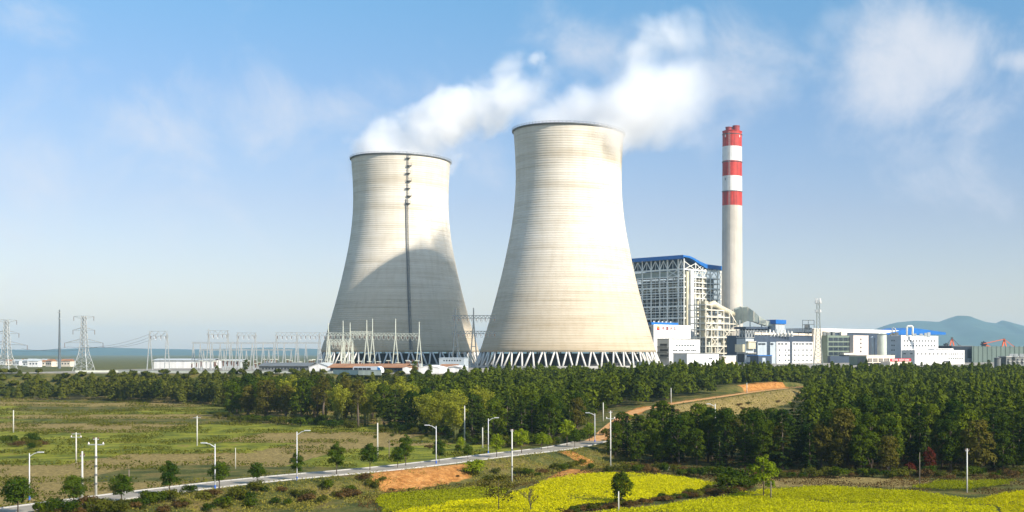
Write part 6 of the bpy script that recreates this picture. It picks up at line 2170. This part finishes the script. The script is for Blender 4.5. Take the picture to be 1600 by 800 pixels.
# --- rice and grass -----------------------------------------------------------------------------------
def crop(name, poly_px, m, h, dens, leaf, label, cat, up=.25, z=.0):
    P = [WZ(px, py, .25) for px, py in poly_px]
    xs_ = [p.x for p in P]; ys_ = [p.y for p in P]
    area = (max(xs_) - min(xs_)) * (max(ys_) - min(ys_)); n = int(area * dens)
    r = np.random.default_rng(abs(hash(label)) % 1000 if False else len(label) * 7)
    X = r.uniform(min(xs_), max(xs_), n); Y = r.uniform(min(ys_), max(ys_), n)
    jx = X + (vnoise(X, Y, 2.5, 5) - .5) * 1.6; jy = Y + (vnoise(X, Y, 2.5, 6) - .5) * 1.6
    k = inpoly(jx, jy, [(p.x, p.y) for p in P]); X = X[k]; Y = Y[k]
    row = np.modf((X * .42 + Y * .9) / 1.35 + .25 * vnoise(X, Y, 6, 12))[0]; kk = (row > .2) | (r.uniform(0, 1, len(X)) < .35); kk &= ~((vnoise(X, Y, 5, 21) > .86) & (r.uniform(0, 1, len(X)) < .7)); X = X[kk]; Y = Y[kk]
    hv = h * (.75 + .35 * vnoise(X, Y, 7, 3) + .15 * r.normal(size=len(X)))
    Z = hgt(X, Y) + hv * r.uniform(.6, 1.0, len(X)) 
    c = np.stack([X, Y, Z], -1)
    nr = r.normal(size=(len(X), 3)) * .55; nr[:, 2] += up + .6
    big = vnoise(X, Y, 14, 7) * .6 + vnoise(X, Y, 4, 8) * .4
    ti = np.clip(.2 + .6 * big + .10 * r.normal(size=len(X)), 0, 1)
    me_ = quad_mesh(name, c, nr, leaf * r.uniform(.7, 1.3, len(X)), ti, m, .5, r)
    return tag(link(name, me_), label, cat, kind='stuff')


R1 = [(600, 804), (690, 789), (790, 776), (842, 757), (890, 744), (950, 740.5), (1010, 741.5), (1060, 747), (1122, 757), (1092, 768), (1030, 779), (960, 786), (905, 791), (868, 804)]
R1G = [(596, 775), (680, 768), (755, 762), (800, 766), (786, 775), (690, 788), (600, 802), (588, 790)]
R2 = [(905, 804), (1000, 795), (1060, 786), (1128, 779), (1165, 775), (1215, 780), (1290, 786), (1440, 790), (1552, 793), (1560, 804)]
R2G = [(1130, 777), (1190, 768), (1290, 761), (1330, 763.5), (1430, 770), (1520, 782), (1548, 790), (1440, 789), (1290, 784.5), (1215, 778.5)]
R3 = [(1426, 763), (1470, 753), (1592, 752), (1560, 759), (1512, 767)]
R4 = [(1522, 783), (1610, 765), (1610, 804), (1566, 804), (1556, 792)]
crop('rice_crop', R1, LM['rice'], .7, 60, .25, 'ripe yellow rice in the wide field behind the lone tree', 'rice')
crop('rice_crop', R1G, LM['ricegreen'], .7, 60, .25, 'greener strip of rice below the orange soil', 'rice')
crop('rice_crop', R2, LM['ricelime'], .7, 60, .25, 'ripe yellow rice in the nearest field at the lower right', 'rice')
crop('rice_crop', R2G, LM['ricelime'], .7, 60, .25, 'yellow-green rice below the bright lime tree', 'rice')
crop('rice_crop', R3, LM['ricegreen'], .75, 60, .25, 'small green rice plot in front of the red-leaved tree', 'rice')
crop('rice_crop', R4, LM['rice'], .7, 60, .25, 'wedge of yellow rice at the lower right corner', 'rice')

# rough grass over the visible banks, verges and left fields
r = np.random.default_rng(44)
def grass_patch(n, x0, x1, y0, y1, test, m, h, leaf, name, label):
    X = r.uniform(x0, x1, n); Y = r.uniform(y0, y1, n)
    k = test(X, Y); X = X[k]; Y = Y[k]
    Z = hgt(X, Y) + h * r.uniform(.1, 1.0, len(X))
    nr = r.normal(size=(len(X), 3)) * .8; nr[:, 2] += .5
    ti = np.clip(.75 * (vnoise(X, Y, 9, 2) * .5 + vnoise(X, Y, 3, 9) * .5) + .12 + .18 * r.normal(size=len(X)), 0, 1)
    me_ = quad_mesh(name, np.stack([X, Y, Z], -1), nr, leaf * r.uniform(.6, 1.4, len(X)), ti, m, .45, r)
    return tag(link(name, me_), label, 'grass', kind='stuff')


def tb(X, Y):
    d, s_, _ = road_dist(X, Y)
    px = X / Y * F + PX
    return (d > 5.2) & (d < 24) & (s_ > 0) & (px > -10) & (px < 1000) & ~inpoly(X, Y, [(p.x, p.y) for p in SOIL]) & ~inpoly(X, Y, [(p.x, p.y) for p in SOIL2]) & (vnoise(X, Y, 3.5, 4) > .3)


grass_patch(150000, -115, -20, 150, 275, tb, LM['grass'], .5, .30, 'bank_grass', 'rough dry grass on the bank below the road')


def tl(X, Y):
    d, s_, _ = road_dist(X, Y)
    px = X / Y * F + PX
    q = terrace_index(X, Y); q = q - np.floor(q)
    bund = ((q > .90) | (q < .12)) & (vnoise(X, Y, 8, 14) > .18)
    return (d > 5.2) & (s_ < 0) & (px > -10) & (px < 930) & ((vnoise(X, Y, 7, 4) > .74) | (bund & (px < 560) & (r.uniform(0, 1, len(X)) < np.where(Y < 250, .6, 1))))


grass_patch(420000, -330, -30, 160, 492, tl, LM['shrub'], .75, .5, 'field_grass', 'tufts of rough grass over the fields left of the road')


def tf(X, Y):
    px = X / Y * F + PX
    inr = np.zeros(X.shape, bool)
    for P in (R1, R1G, R2, R2G, R3, R4): inr |= inpoly(X, Y, [(q.x, q.y) for q in (WZ(a, b_, .25) for a, b_ in P)])
    d, s_, _ = road_dist(X, Y)
    return (~inr) & (s_ > 0) & (d > 14) & (px > 560) & (px < 1620) & (vnoise(X, Y, 4, 4) > .38)


grass_patch(110000, -70, 75, 158, 262, tf, LM['brown'], .45, .32, 'dry_weeds', 'brown weeds on the strips between the rice fields')


def ts(X, Y):
    return (inpoly(X, Y, [(p.x, p.y) for p in SOIL]) | inpoly(X, Y, [(p.x, p.y) for p in SOIL2]) | inpoly(X, Y, [(p.x, p.y) for p in SOILPATH])) & (vnoise(X, Y, 3.2, 31) * .6 + vnoise(X, Y, 1.1, 32) * .4 > .60)


grass_patch(26000, -75, -25, 185, 262, ts, LM['grass'], .3, .24, 'creeping_weeds', 'weeds creeping over the orange soil')


def td(X, Y):
    d, s_, _ = road_dist(X, Y)
    px = X / Y * F + PX
    return (s_ > 0) & (d > 4) & (d < 22) & (px > 930) & (px < 1260) & (vnoise(X, Y, 5, 4) > .35)


grass_patch(30000, -40, 40, 275, 525, td, LM['grass'], .5, .5, 'slope_grass', 'dry grass on the open slope below the dirt track')
# ------------------------------------------------------------------ lamps and poles
LW = surf('lamp_post_white', (.58, .59, .60), .5, .04, .8)
LBASE = surf('lamp_base_blue', (.04, .12, .45), .6, .1, 1)


def lamp(px, py, ytop, side, label):
    p = ground(px, py); h = (py - ytop) * p.y / F
    t = empty('street_lamp', p, label, 'street lamp', 'street lamps along the road')
    L = lambda x, z: (p.x + x, p.y, p.z + z)
    MB().tube([L(0, -.3), L(0, h * .5), L(0, h)], [.11, .09, .065], 8).build('post', LW, t, smooth=True)
    MB().tube([L(0, h * .93), L(side * .8, h * 1.0), L(side * 1.5, h * 1.02)], [.06, .055, .05], 6).build('arm', LW, t)
    c = L(side * 1.75, h * 1.025); hd = MB().box(c, (.95, .3, .13)).build('lamp_head', LW, t)
    MB().box((c[0], c[1], c[2] - .1), (.7, .2, .04)).build('lens', M['greywall'], hd)
    MB().tube([L(0, 0), L(0, .6)], [.14, .135], 8).build('base_sleeve', LBASE, t)
    return t


lamp(46, 782, 709, 1, 'street lamp with its arm to the right, behind the first dark street tree')
lamp(336, 764, 694, -1, 'street lamp with its arm to the left, beside a round street tree')
lamp(464, 751, 675, 1, 'street lamp rising out of a dark street tree, arm to the right')
lamp(681.5, 725, 666, -1, 'street lamp at the upper edge of the orange soil, arm to the left')
lamp(763, 709, 654, 1, 'street lamp with a blue foot before the dark conifers')
lamp(929.5, 691, 646, -1, 'last street lamp where the concrete road ends, arm to the left')


def pole(px, py, ytop, label, m='pole_grey', arms=(), r=.15, lean=0.0, bands=(), ground_d=None, lamp_arm=0):
    p = ground(px, py) if ground_d is None else gz((px - PX) / F * ground_d, ground_d)
    if ground_d is not None:
        h = CZ - (ytop - HY) / F * ground_d - p.z
    else: h = (py - ytop) * p.y / F
    t = empty('utility_pole', p, label, 'utility pole', 'poles among the fields and woods')
    L = lambda x, z, y=0: (p.x + x + lean * z, p.y + y, p.z + z)
    MB().tube([L(0, -.3), L(0, h * .5), L(0, h)], [r * 1.15, r, r * .78], 8).build('shaft', M[m], t, smooth=True)
    for k, (f, ln) in enumerate(arms):
        a = MB().bar(L(-ln, h * f), L(ln, h * f), .14).build('cross_arm', M['steel_grey'], t)
        for s_ in ((-1, 0, 1) if ln > .9 else (-1, 1)):
            MB().lathe([(.09, .07), (.13, .12), (.06, .34), (.01, .38)], 8, L(s_ * ln * .9, h * f)).build('insulator', M['sign_white'] if k else M['insulator'], a)
    for f in bands:
        MB().lathe([(r * 1.25, 0), (r * 1.25, .3)], 10, L(0, h * f)).build('band', M['darkgrey'], t)
    if lamp_arm:
        MB().tube([L(0, h * .95), L(lamp_arm * 1.2, h)], .06, 6).build('arm', LW, t)
        MB().box(L(lamp_arm * 1.5, h), (.9, .4, .16)).build('lamp_head', LW, t)
    return t, p, h


pole(590, 715, 661, 'plain pale pole left of the bamboo, in the yellow-green grass')
pole(608, 717, 688, 'short thin timber pole between the two dark street trees', 'wood', r=.09)
pole(726, 692, 634, 'plain pale pole before the dark trees at the right end of the bamboo')
pole(754, 700, 668, 'short pale pole in the shade left of the blue-footed lamp')
pole(800, 754, 671, 'tall white pole with dark bands on the bank between road and rice', 'pole_white', bands=(.28, .6), r=.125, arms=((.97, .3),))
pole(954, 731, 642, 'utility pole with two short cross arms at the corner of the dark wood', 'pole_white', arms=((.97, .35), (.86, .9)), bands=(.3,), r=.125)
pole(942.5, 0, 629, 'slim pale pole against the conifers above the last street lamp', ground_d=330)
pole(1048.5, 0, 606, 'slim pale pole standing beside the dirt track', ground_d=402)
pole(1167, 0, 598, 'slim pole on the dirt track below the orange cutting', ground_d=470)
pole(1150, 0, 621, 'short white post on the edge of the dirt track', 'pole_white', ground_d=449, r=.12)
pole(1117.5, 0, 631, 'pale lamp pole rising out of the front wood, with its arm to the left', 'pole_white', ground_d=262, r=.11, lamp_arm=-1, arms=((.66, 1.1),))
pole(1282, 0, 590, 'slim white pole topping the wood in front of the lattice mast', 'pole_white', ground_d=480, r=.16)
PA = pole(1380.5, 0, 631, 'white pole carrying wires above the middle of the right wood', 'pole_white', ground_d=300, r=.14, arms=((.97, .5),))
pole(1437, 764, 707, 'thin dark timber pole beside the small green rice plot', 'wood', r=.08)
pole(1511, 770, 701, 'white pole on the brown strip beside the small green rice plot', 'pole_white', r=.12, arms=((.95, .3),))
pole(1204.5, 783, 752, 'short weathered post at the edge of the yellow-green rice', 'wood', r=.1)
pole(966.5, 803, 768, 'short grey post at the bottom, below the lone round tree', 'pole_grey', r=.1)
pole(1043.5, 735, 729, 'small leaning white stake in the weeds at the wood foot', 'pole_white', r=.08, lean=.55)
pole(21, 676, 641, 'pale pole on the terraced fields at the far left')
pole(119, 723, 676, 'pole with two cross arms and hanging fittings in the left fields', arms=((.95, .9), (.84, 1.1)))
pole(150, 776, 684, 'tall banded pole with cross arms near the road, lower left', 'pole_grey', arms=((.97, .4), (.88, 1.2)), bands=(.2, .35, .5, .65), r=.16)
pole(128.5, 779, 705, 'bare pole left of the tall banded pole', arms=((.9, .3),))
pole(125, 781, 772, 'stub of a broken post beside the bare pole', 'wood', r=.14)
pole(201.5, 770, 734, 'slim dark pole rising behind the round street tree', 'wood', r=.1)
pole(308, 697, 650, 'pole with one cross arm in the middle of the left fields', arms=((.94, .9),))
pole(368, 733, 700, 'thin pale stake in the grass left of centre', r=.07)
q0 = W(1380.5, 633, 300); 
wires('power_line', 'wires running right from the white pole across the wood', [(tuple(q0 + Vector((.4 * k, 0, 0))), tuple(W(1572, 641 + k * 2, 285))) for k in (0, 1)], 1.0, .03)
wires('power_line', 'wires running left from the white pole into the wood', [(tuple(q0 - Vector((.4, 0, 0))), tuple(W(1310, 645, 290)))], .6, .03)
bx = pole(1572, 0, 638, 'slim pole where the wires from the white pole end, upper right of the wood', ground_d=285, r=.12)
# ------------------------------------------------------------------ steam
def plume(name, label, blobs, d, dens, amp, nscale, soft, seed, grow=1.18, voxel=4.0, aniso=.15, col=(1, 1, 1), step=1.0, thr=.44, fade=None):
    """blobs: (px, py, r px[, depth offset]); a closed skin round the blobs filled with lumpy, soft-edged vapour"""
    S = []
    for b_ in blobs:
        off = b_[3] if len(b_) > 3 else 0
        S.append((W(b_[0], b_[1], d + off), b_[2] / F * d))
    o = S[0][0]
    bm_v = MB()
    me = D.meshes.new(name)
    import bmesh
    bm = bmesh.new()
    for c, r_ in S:
        bmesh.ops.create_icosphere(bm, subdivisions=3, radius=r_ * grow + amp * .8, matrix=Matrix.Translation(c - o))
    bm.to_mesh(me); bm.free()
    ob = D.objects.new(name, me); C.objects.link(ob); ob.location = o
    md = ob.modifiers.new('skin', 'REMESH'); md.mode = 'VOXEL'; md.voxel_size = voxel
    bpy.context.view_layer.update()
    me2 = D.meshes.new_from_object(ob.evaluated_get(bpy.context.evaluated_depsgraph_get()))
    ob.modifiers.clear(); ob.data = me2; D.meshes.remove(me); me2.name = name
    m, nt, b0 = new_mat(name + '_vapour'); nt.nodes.remove(b0)
    tc = N(nt, 'ShaderNodeTexCoord')
    def mth(op, a, b=None, c=None):
        n = N(nt, 'ShaderNodeMath', operation=op)
        for i, v in enumerate((a, b, c)):
            if v is None: continue
            if isinstance(v, (int, float)): n.inputs[i].default_value = v
            else: nt.links.new(v, n.inputs[i])
        return n.outputs[0]
    sdf = None
    for c, r_ in S:
        vd = N(nt, 'ShaderNodeVectorMath', operation='DISTANCE'); nt.links.new(tc.outputs['Object'], vd.inputs[0]); vd.inputs[1].default_value = c - o
        q = mth('SUBTRACT', vd.outputs['Value'], r_)
        sdf = q if sdf is None else mth('SMOOTH_MIN', sdf, q, 6.0)
    nz = N(nt, 'ShaderNodeTexNoise', i_Scale=1.0 / nscale, i_Detail=6.0, i_Roughness=.55, i_Distortion=.3)
    mp = N(nt, 'ShaderNodeMapping'); mp.inputs['Location'].default_value = (seed * 31.0, seed * 7.0, 0); nt.links.new(tc.outputs['Object'], mp.inputs['Vector']); nt.links.new(mp.outputs[0], nz.inputs['Vector'])
    k = mth('MULTIPLY', mth('SUBTRACT', nz.outputs['Fac'], thr), amp * 2.6)
    f = N(nt, 'ShaderNodeMapRange', interpolation_type='SMOOTHSTEP', i_1=-soft * .25, i_2=soft, i_3=0.0, i_4=dens)
    nt.links.new(mth('SUBTRACT', k, sdf), f.inputs[0])
    pv = N(nt, 'ShaderNodeVolumePrincipled'); pv.inputs['Color'].default_value = (*col, 1); pv.inputs['Anisotropy'].default_value = aniso
    if fade:
        sx = N(nt, 'ShaderNodeSeparateXYZ'); nt.links.new(tc.outputs['Object'], sx.inputs[0])
        fd = N(nt, 'ShaderNodeMapRange', interpolation_type='SMOOTHSTEP', i_1=fade[0], i_2=fade[1], i_3=1.0, i_4=fade[2]); nt.links.new(sx.outputs['X'], fd.inputs[0])
        nt.links.new(mth('MULTIPLY', f.outputs[0], fd.outputs[0]), pv.inputs['Density'])
    else: nt.links.new(f.outputs[0], pv.inputs['Density'])
    nt.links.new(pv.outputs[0], nt.nodes['Material Output'].inputs['Volume'])
    m.cycles.volume_sampling = 'MULTIPLE_IMPORTANCE'
    m.cycles.volume_step_rate = step
    me2.materials.clear(); me2.materials.append(m)
    return tag(ob, label, 'steam')


plume('steam_plume', 'white steam drifting up to the right from the farther cooling tower',
      [(580, 252, 24), (604, 250, 32), (628, 250, 36), (650, 248, 32), (668, 242, 20), (606, 236, 20), (638, 226, 28), (668, 214, 32), (700, 198, 31), (728, 181, 29), (756, 168, 29), (784, 160, 27), (812, 154, 26), (836, 156, 16),
       (792, 134, 17), (803, 116, 11), (850, 132, 11), (853, 114, 6),], 847, .22, 20, 30, 20, 3, fade=(80, 120, .3), thr=.42)
plume('steam_puff', 'small loose puff of steam above the end of the left plume', [(832, 92, 6), (840, 90, 8), (848, 91, 6)], 847, .1, 7, 10, 7, 5, voxel=2.0)
plume('steam_plume', 'thick white steam rolling right from the nearer, larger cooling tower',
      [(834, 212, 22), (858, 210, 30), (885, 210, 34), (922, 210, 36), (950, 210, 30), (958, 212, 20, -22), (890, 186, 22), (915, 170, 30), (950, 168, 40), (985, 166, 50), (1022, 164, 56), (1062, 158, 56), (1098, 148, 46), (1130, 138, 36),
       (1000, 112, 22), (1006, 82, 17), (1024, 64, 20), (1055, 55, 20), (1090, 50, 18)], 740, .095, 20, 28, 20, 1, fade=(70, 125, .05))
plume('smoke_plume', 'faint pale smoke trailing up to the right from the chimney top',
      [(1146, 191, 7), (1154, 180, 11), (1166, 166, 17), (1184, 150, 22), (1206, 136, 22), (1228, 138, 20), (1240, 112, 16), (1262, 96, 16), (1280, 60, 22), (1300, 36, 24)], 1060, .016, 14, 30, 24, 9, col=(.97, .97, .98))
# ------------------------------------------------------------------ sun, sky, air
SUN_AZ = math.pi - rad(59)            # clockwise from +Y
SUN_EL = rad(33)
sd = Vector((math.sin(SUN_AZ) * math.cos(SUN_EL), math.cos(SUN_AZ) * math.cos(SUN_EL), math.sin(SUN_EL)))
sl = D.lights.new('sun', 'SUN'); sl.energy = 4.6; sl.angle = rad(.53); sl.color = (1.0, .905, .785)
so = D.objects.new('sun', sl); C.objects.link(so)
so.location = sd * 900
so.rotation_euler = (-sd).to_track_quat('-Z', 'Y').to_euler()

w = D.worlds.new('World'); scene.world = w; w.use_nodes = True
nt = w.node_tree; nt.nodes.clear()
out = N(nt, 'ShaderNodeOutputWorld'); bg = N(nt, 'ShaderNodeBackground'); bg.inputs['Strength'].default_value = .15
sk = N(nt, 'ShaderNodeTexSky', sky_type='NISHITA'); sk.sun_disc = False
sk.sun_elevation = SUN_EL; sk.sun_rotation = SUN_AZ; sk.altitude = 50; sk.air_density = 1.0; sk.dust_density = .6; sk.ozone_density = 2.2
tc = N(nt, 'ShaderNodeTexCoord'); sx = N(nt, 'ShaderNodeSeparateXYZ'); nt.links.new(tc.outputs['Generated'], sx.inputs[0])


def mth(op, a, b=None, c=None, clamp=False):
    n = N(nt, 'ShaderNodeMath', operation=op); n.use_clamp = clamp
    for i, v in enumerate((a, b, c)):
        if v is None: continue
        if isinstance(v, (int, float)): n.inputs[i].default_value = v
        else: nt.links.new(v, n.inputs[i])
    return n.outputs[0]


az = mth('ARCTAN2', sx.outputs['X'], sx.outputs['Y'])      # bearing
el = mth('ARCSINE', sx.outputs['Z'])
cv = N(nt, 'ShaderNodeCombineXYZ'); nt.links.new(az, cv.inputs[0]); nt.links.new(el, cv.inputs[1])
nz = N(nt, 'ShaderNodeTexNoise', i_Scale=11.0, i_Detail=9.0, i_Roughness=.6, i_Distortion=.35); nt.links.new(cv.outputs[0], nz.inputs['Vector'])
mpp = N(nt, 'ShaderNodeMapping'); mpp.inputs['Scale'].default_value = (1.0, 2.2, 1); nt.links.new(cv.outputs[0], mpp.inputs['Vector'])
nz2 = N(nt, 'ShaderNodeTexNoise', i_Scale=3.2, i_Detail=6.0, i_Roughness=.55); nt.links.new(mpp.outputs[0], nz2.inputs['Vector'])
# cloud banks by bearing and elevation: (bearing, elevation, half width, half height, weight)
banks = []
for px, py, rx, ry, wgt in ((1430, 110, 150, 85, .9), (1345, 85, 70, 60, .6), (1500, 165, 80, 60, .6), (1420, 250, 220, 120, .36), (540, 195, 66, 40, .62), (530, 260, 90, 60, .4), (300, 210, 230, 75, .5), (45, 112, 75, 35, .5),
                            (910, 75, 95, 42, .55), (1575, 108, 60, 22, .7), (690, 190, 170, 80, .35), (1130, 120, 120, 90, .6), (80, 330, 260, 130, .35),
                            (1900, 200, 200, 90, .7), (-350, 160, 200, 60, .6), (2400, 60, 260, 90, .7)):
    banks.append((math.atan((px - PX) / F), math.atan((HY - py) / F), rx / F, ry / F, wgt))
tot = None
for a_, e_, wa, we, wgt in banks:
    dx = mth('DIVIDE', mth('SUBTRACT', az, a_), wa); dy = mth('DIVIDE', mth('SUBTRACT', el, e_), we)
    q = mth('ADD', mth('MULTIPLY', dx, dx), mth('MULTIPLY', dy, dy))
    g = mth('MULTIPLY', mth('EXPONENT', mth('MULTIPLY', q, -.8)), wgt)
    tot = g if tot is None else mth('MAXIMUM', tot, g)
# other parts of the sky get loose cloud too
loose = N(nt, 'ShaderNodeMapRange', i_1=.52, i_2=.75); nt.links.new(nz2.outputs['Fac'], loose.inputs[0])
tot = mth('MAXIMUM', tot, mth('MULTIPLY', loose.outputs[0], .35))
msk = mth('ADD', tot, mth('MULTIPLY', mth('SUBTRACT', nz.outputs['Fac'], .5), 1.7))
mr = N(nt, 'ShaderNodeMapRange', i_1=.12, i_2=1.05, i_3=0.0, i_4=.84, interpolation_type='SMOOTHSTEP'); nt.links.new(msk, mr.inputs[0])
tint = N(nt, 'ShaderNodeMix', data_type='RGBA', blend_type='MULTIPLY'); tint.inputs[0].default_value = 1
nt.links.new(sk.outputs[0], tint.inputs[6]); rt = ramp(nt, [(0, (.575, .50, .51)), (.12, (.57, .50, .525)), (.21, (.52, .555, .60)), (.30, (.45, .64, .68)), (.65, (1.08, 1.13, 1.03)), (1, (1.18, 1.24, 1.12))])  # sky tint raised overhead, above the view, to lift shade on the towers
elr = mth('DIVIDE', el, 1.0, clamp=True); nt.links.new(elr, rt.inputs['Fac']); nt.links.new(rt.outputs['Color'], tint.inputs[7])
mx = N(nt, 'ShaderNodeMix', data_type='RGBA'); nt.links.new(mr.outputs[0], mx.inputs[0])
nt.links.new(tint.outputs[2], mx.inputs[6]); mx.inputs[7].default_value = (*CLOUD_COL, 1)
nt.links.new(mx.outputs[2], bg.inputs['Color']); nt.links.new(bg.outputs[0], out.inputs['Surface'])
w.cycles.sampling_method = 'MANUAL'; w.cycles.sample_map_resolution = 512

if HAZE:
    m, nt, b = new_mat('hazy_air'); nt.nodes.remove(b)
    pv = N(nt, 'ShaderNodeVolumePrincipled'); pv.inputs['Density'].default_value = HAZE; pv.inputs['Color'].default_value = (.52, .79, 1.0, 1); pv.inputs['Anisotropy'].default_value = .1
    nt.links.new(pv.outputs[0], nt.nodes['Material Output'].inputs['Volume'])
    MBh = MB(); MBh.box((0, 5600, 139), (26000, 13200, 284))
    tag(MBh.build('haze', m), 'thin bluish haze in the air over the land', 'haze', kind='stuff')

cam = D.cameras.new('camera'); co = D.objects.new('camera', cam); C.objects.link(co); scene.camera = co
co.location = (0, 0, CZ); co.rotation_euler = (rad(90), 0, 0)
cam.sensor_width = 36; cam.lens = F / 1600 * 36
cam.shift_x = (800 - PX) / 1600; cam.shift_y = (HY - 400) / 1600
cam.clip_start = .5; cam.clip_end = 20000

scene.render.engine = 'CYCLES'
scene.view_settings.view_transform = 'Standard'; scene.view_settings.look = 'None'; scene.view_settings.gamma = 1; scene.view_settings.exposure = EXPO
cy = scene.cycles
cy.use_denoising = True; cy.denoiser = 'OPENIMAGEDENOISE'
cy.max_bounces = 16; cy.diffuse_bounces = 3; cy.glossy_bounces = 2; cy.transmission_bounces = 3; cy.volume_bounces = 14; cy.transparent_max_bounces = 8
cy.use_adaptive_sampling = True; cy.adaptive_threshold = .02
cy.caustics_reflective = False; cy.caustics_refractive = False
cy.volume_max_steps = 256
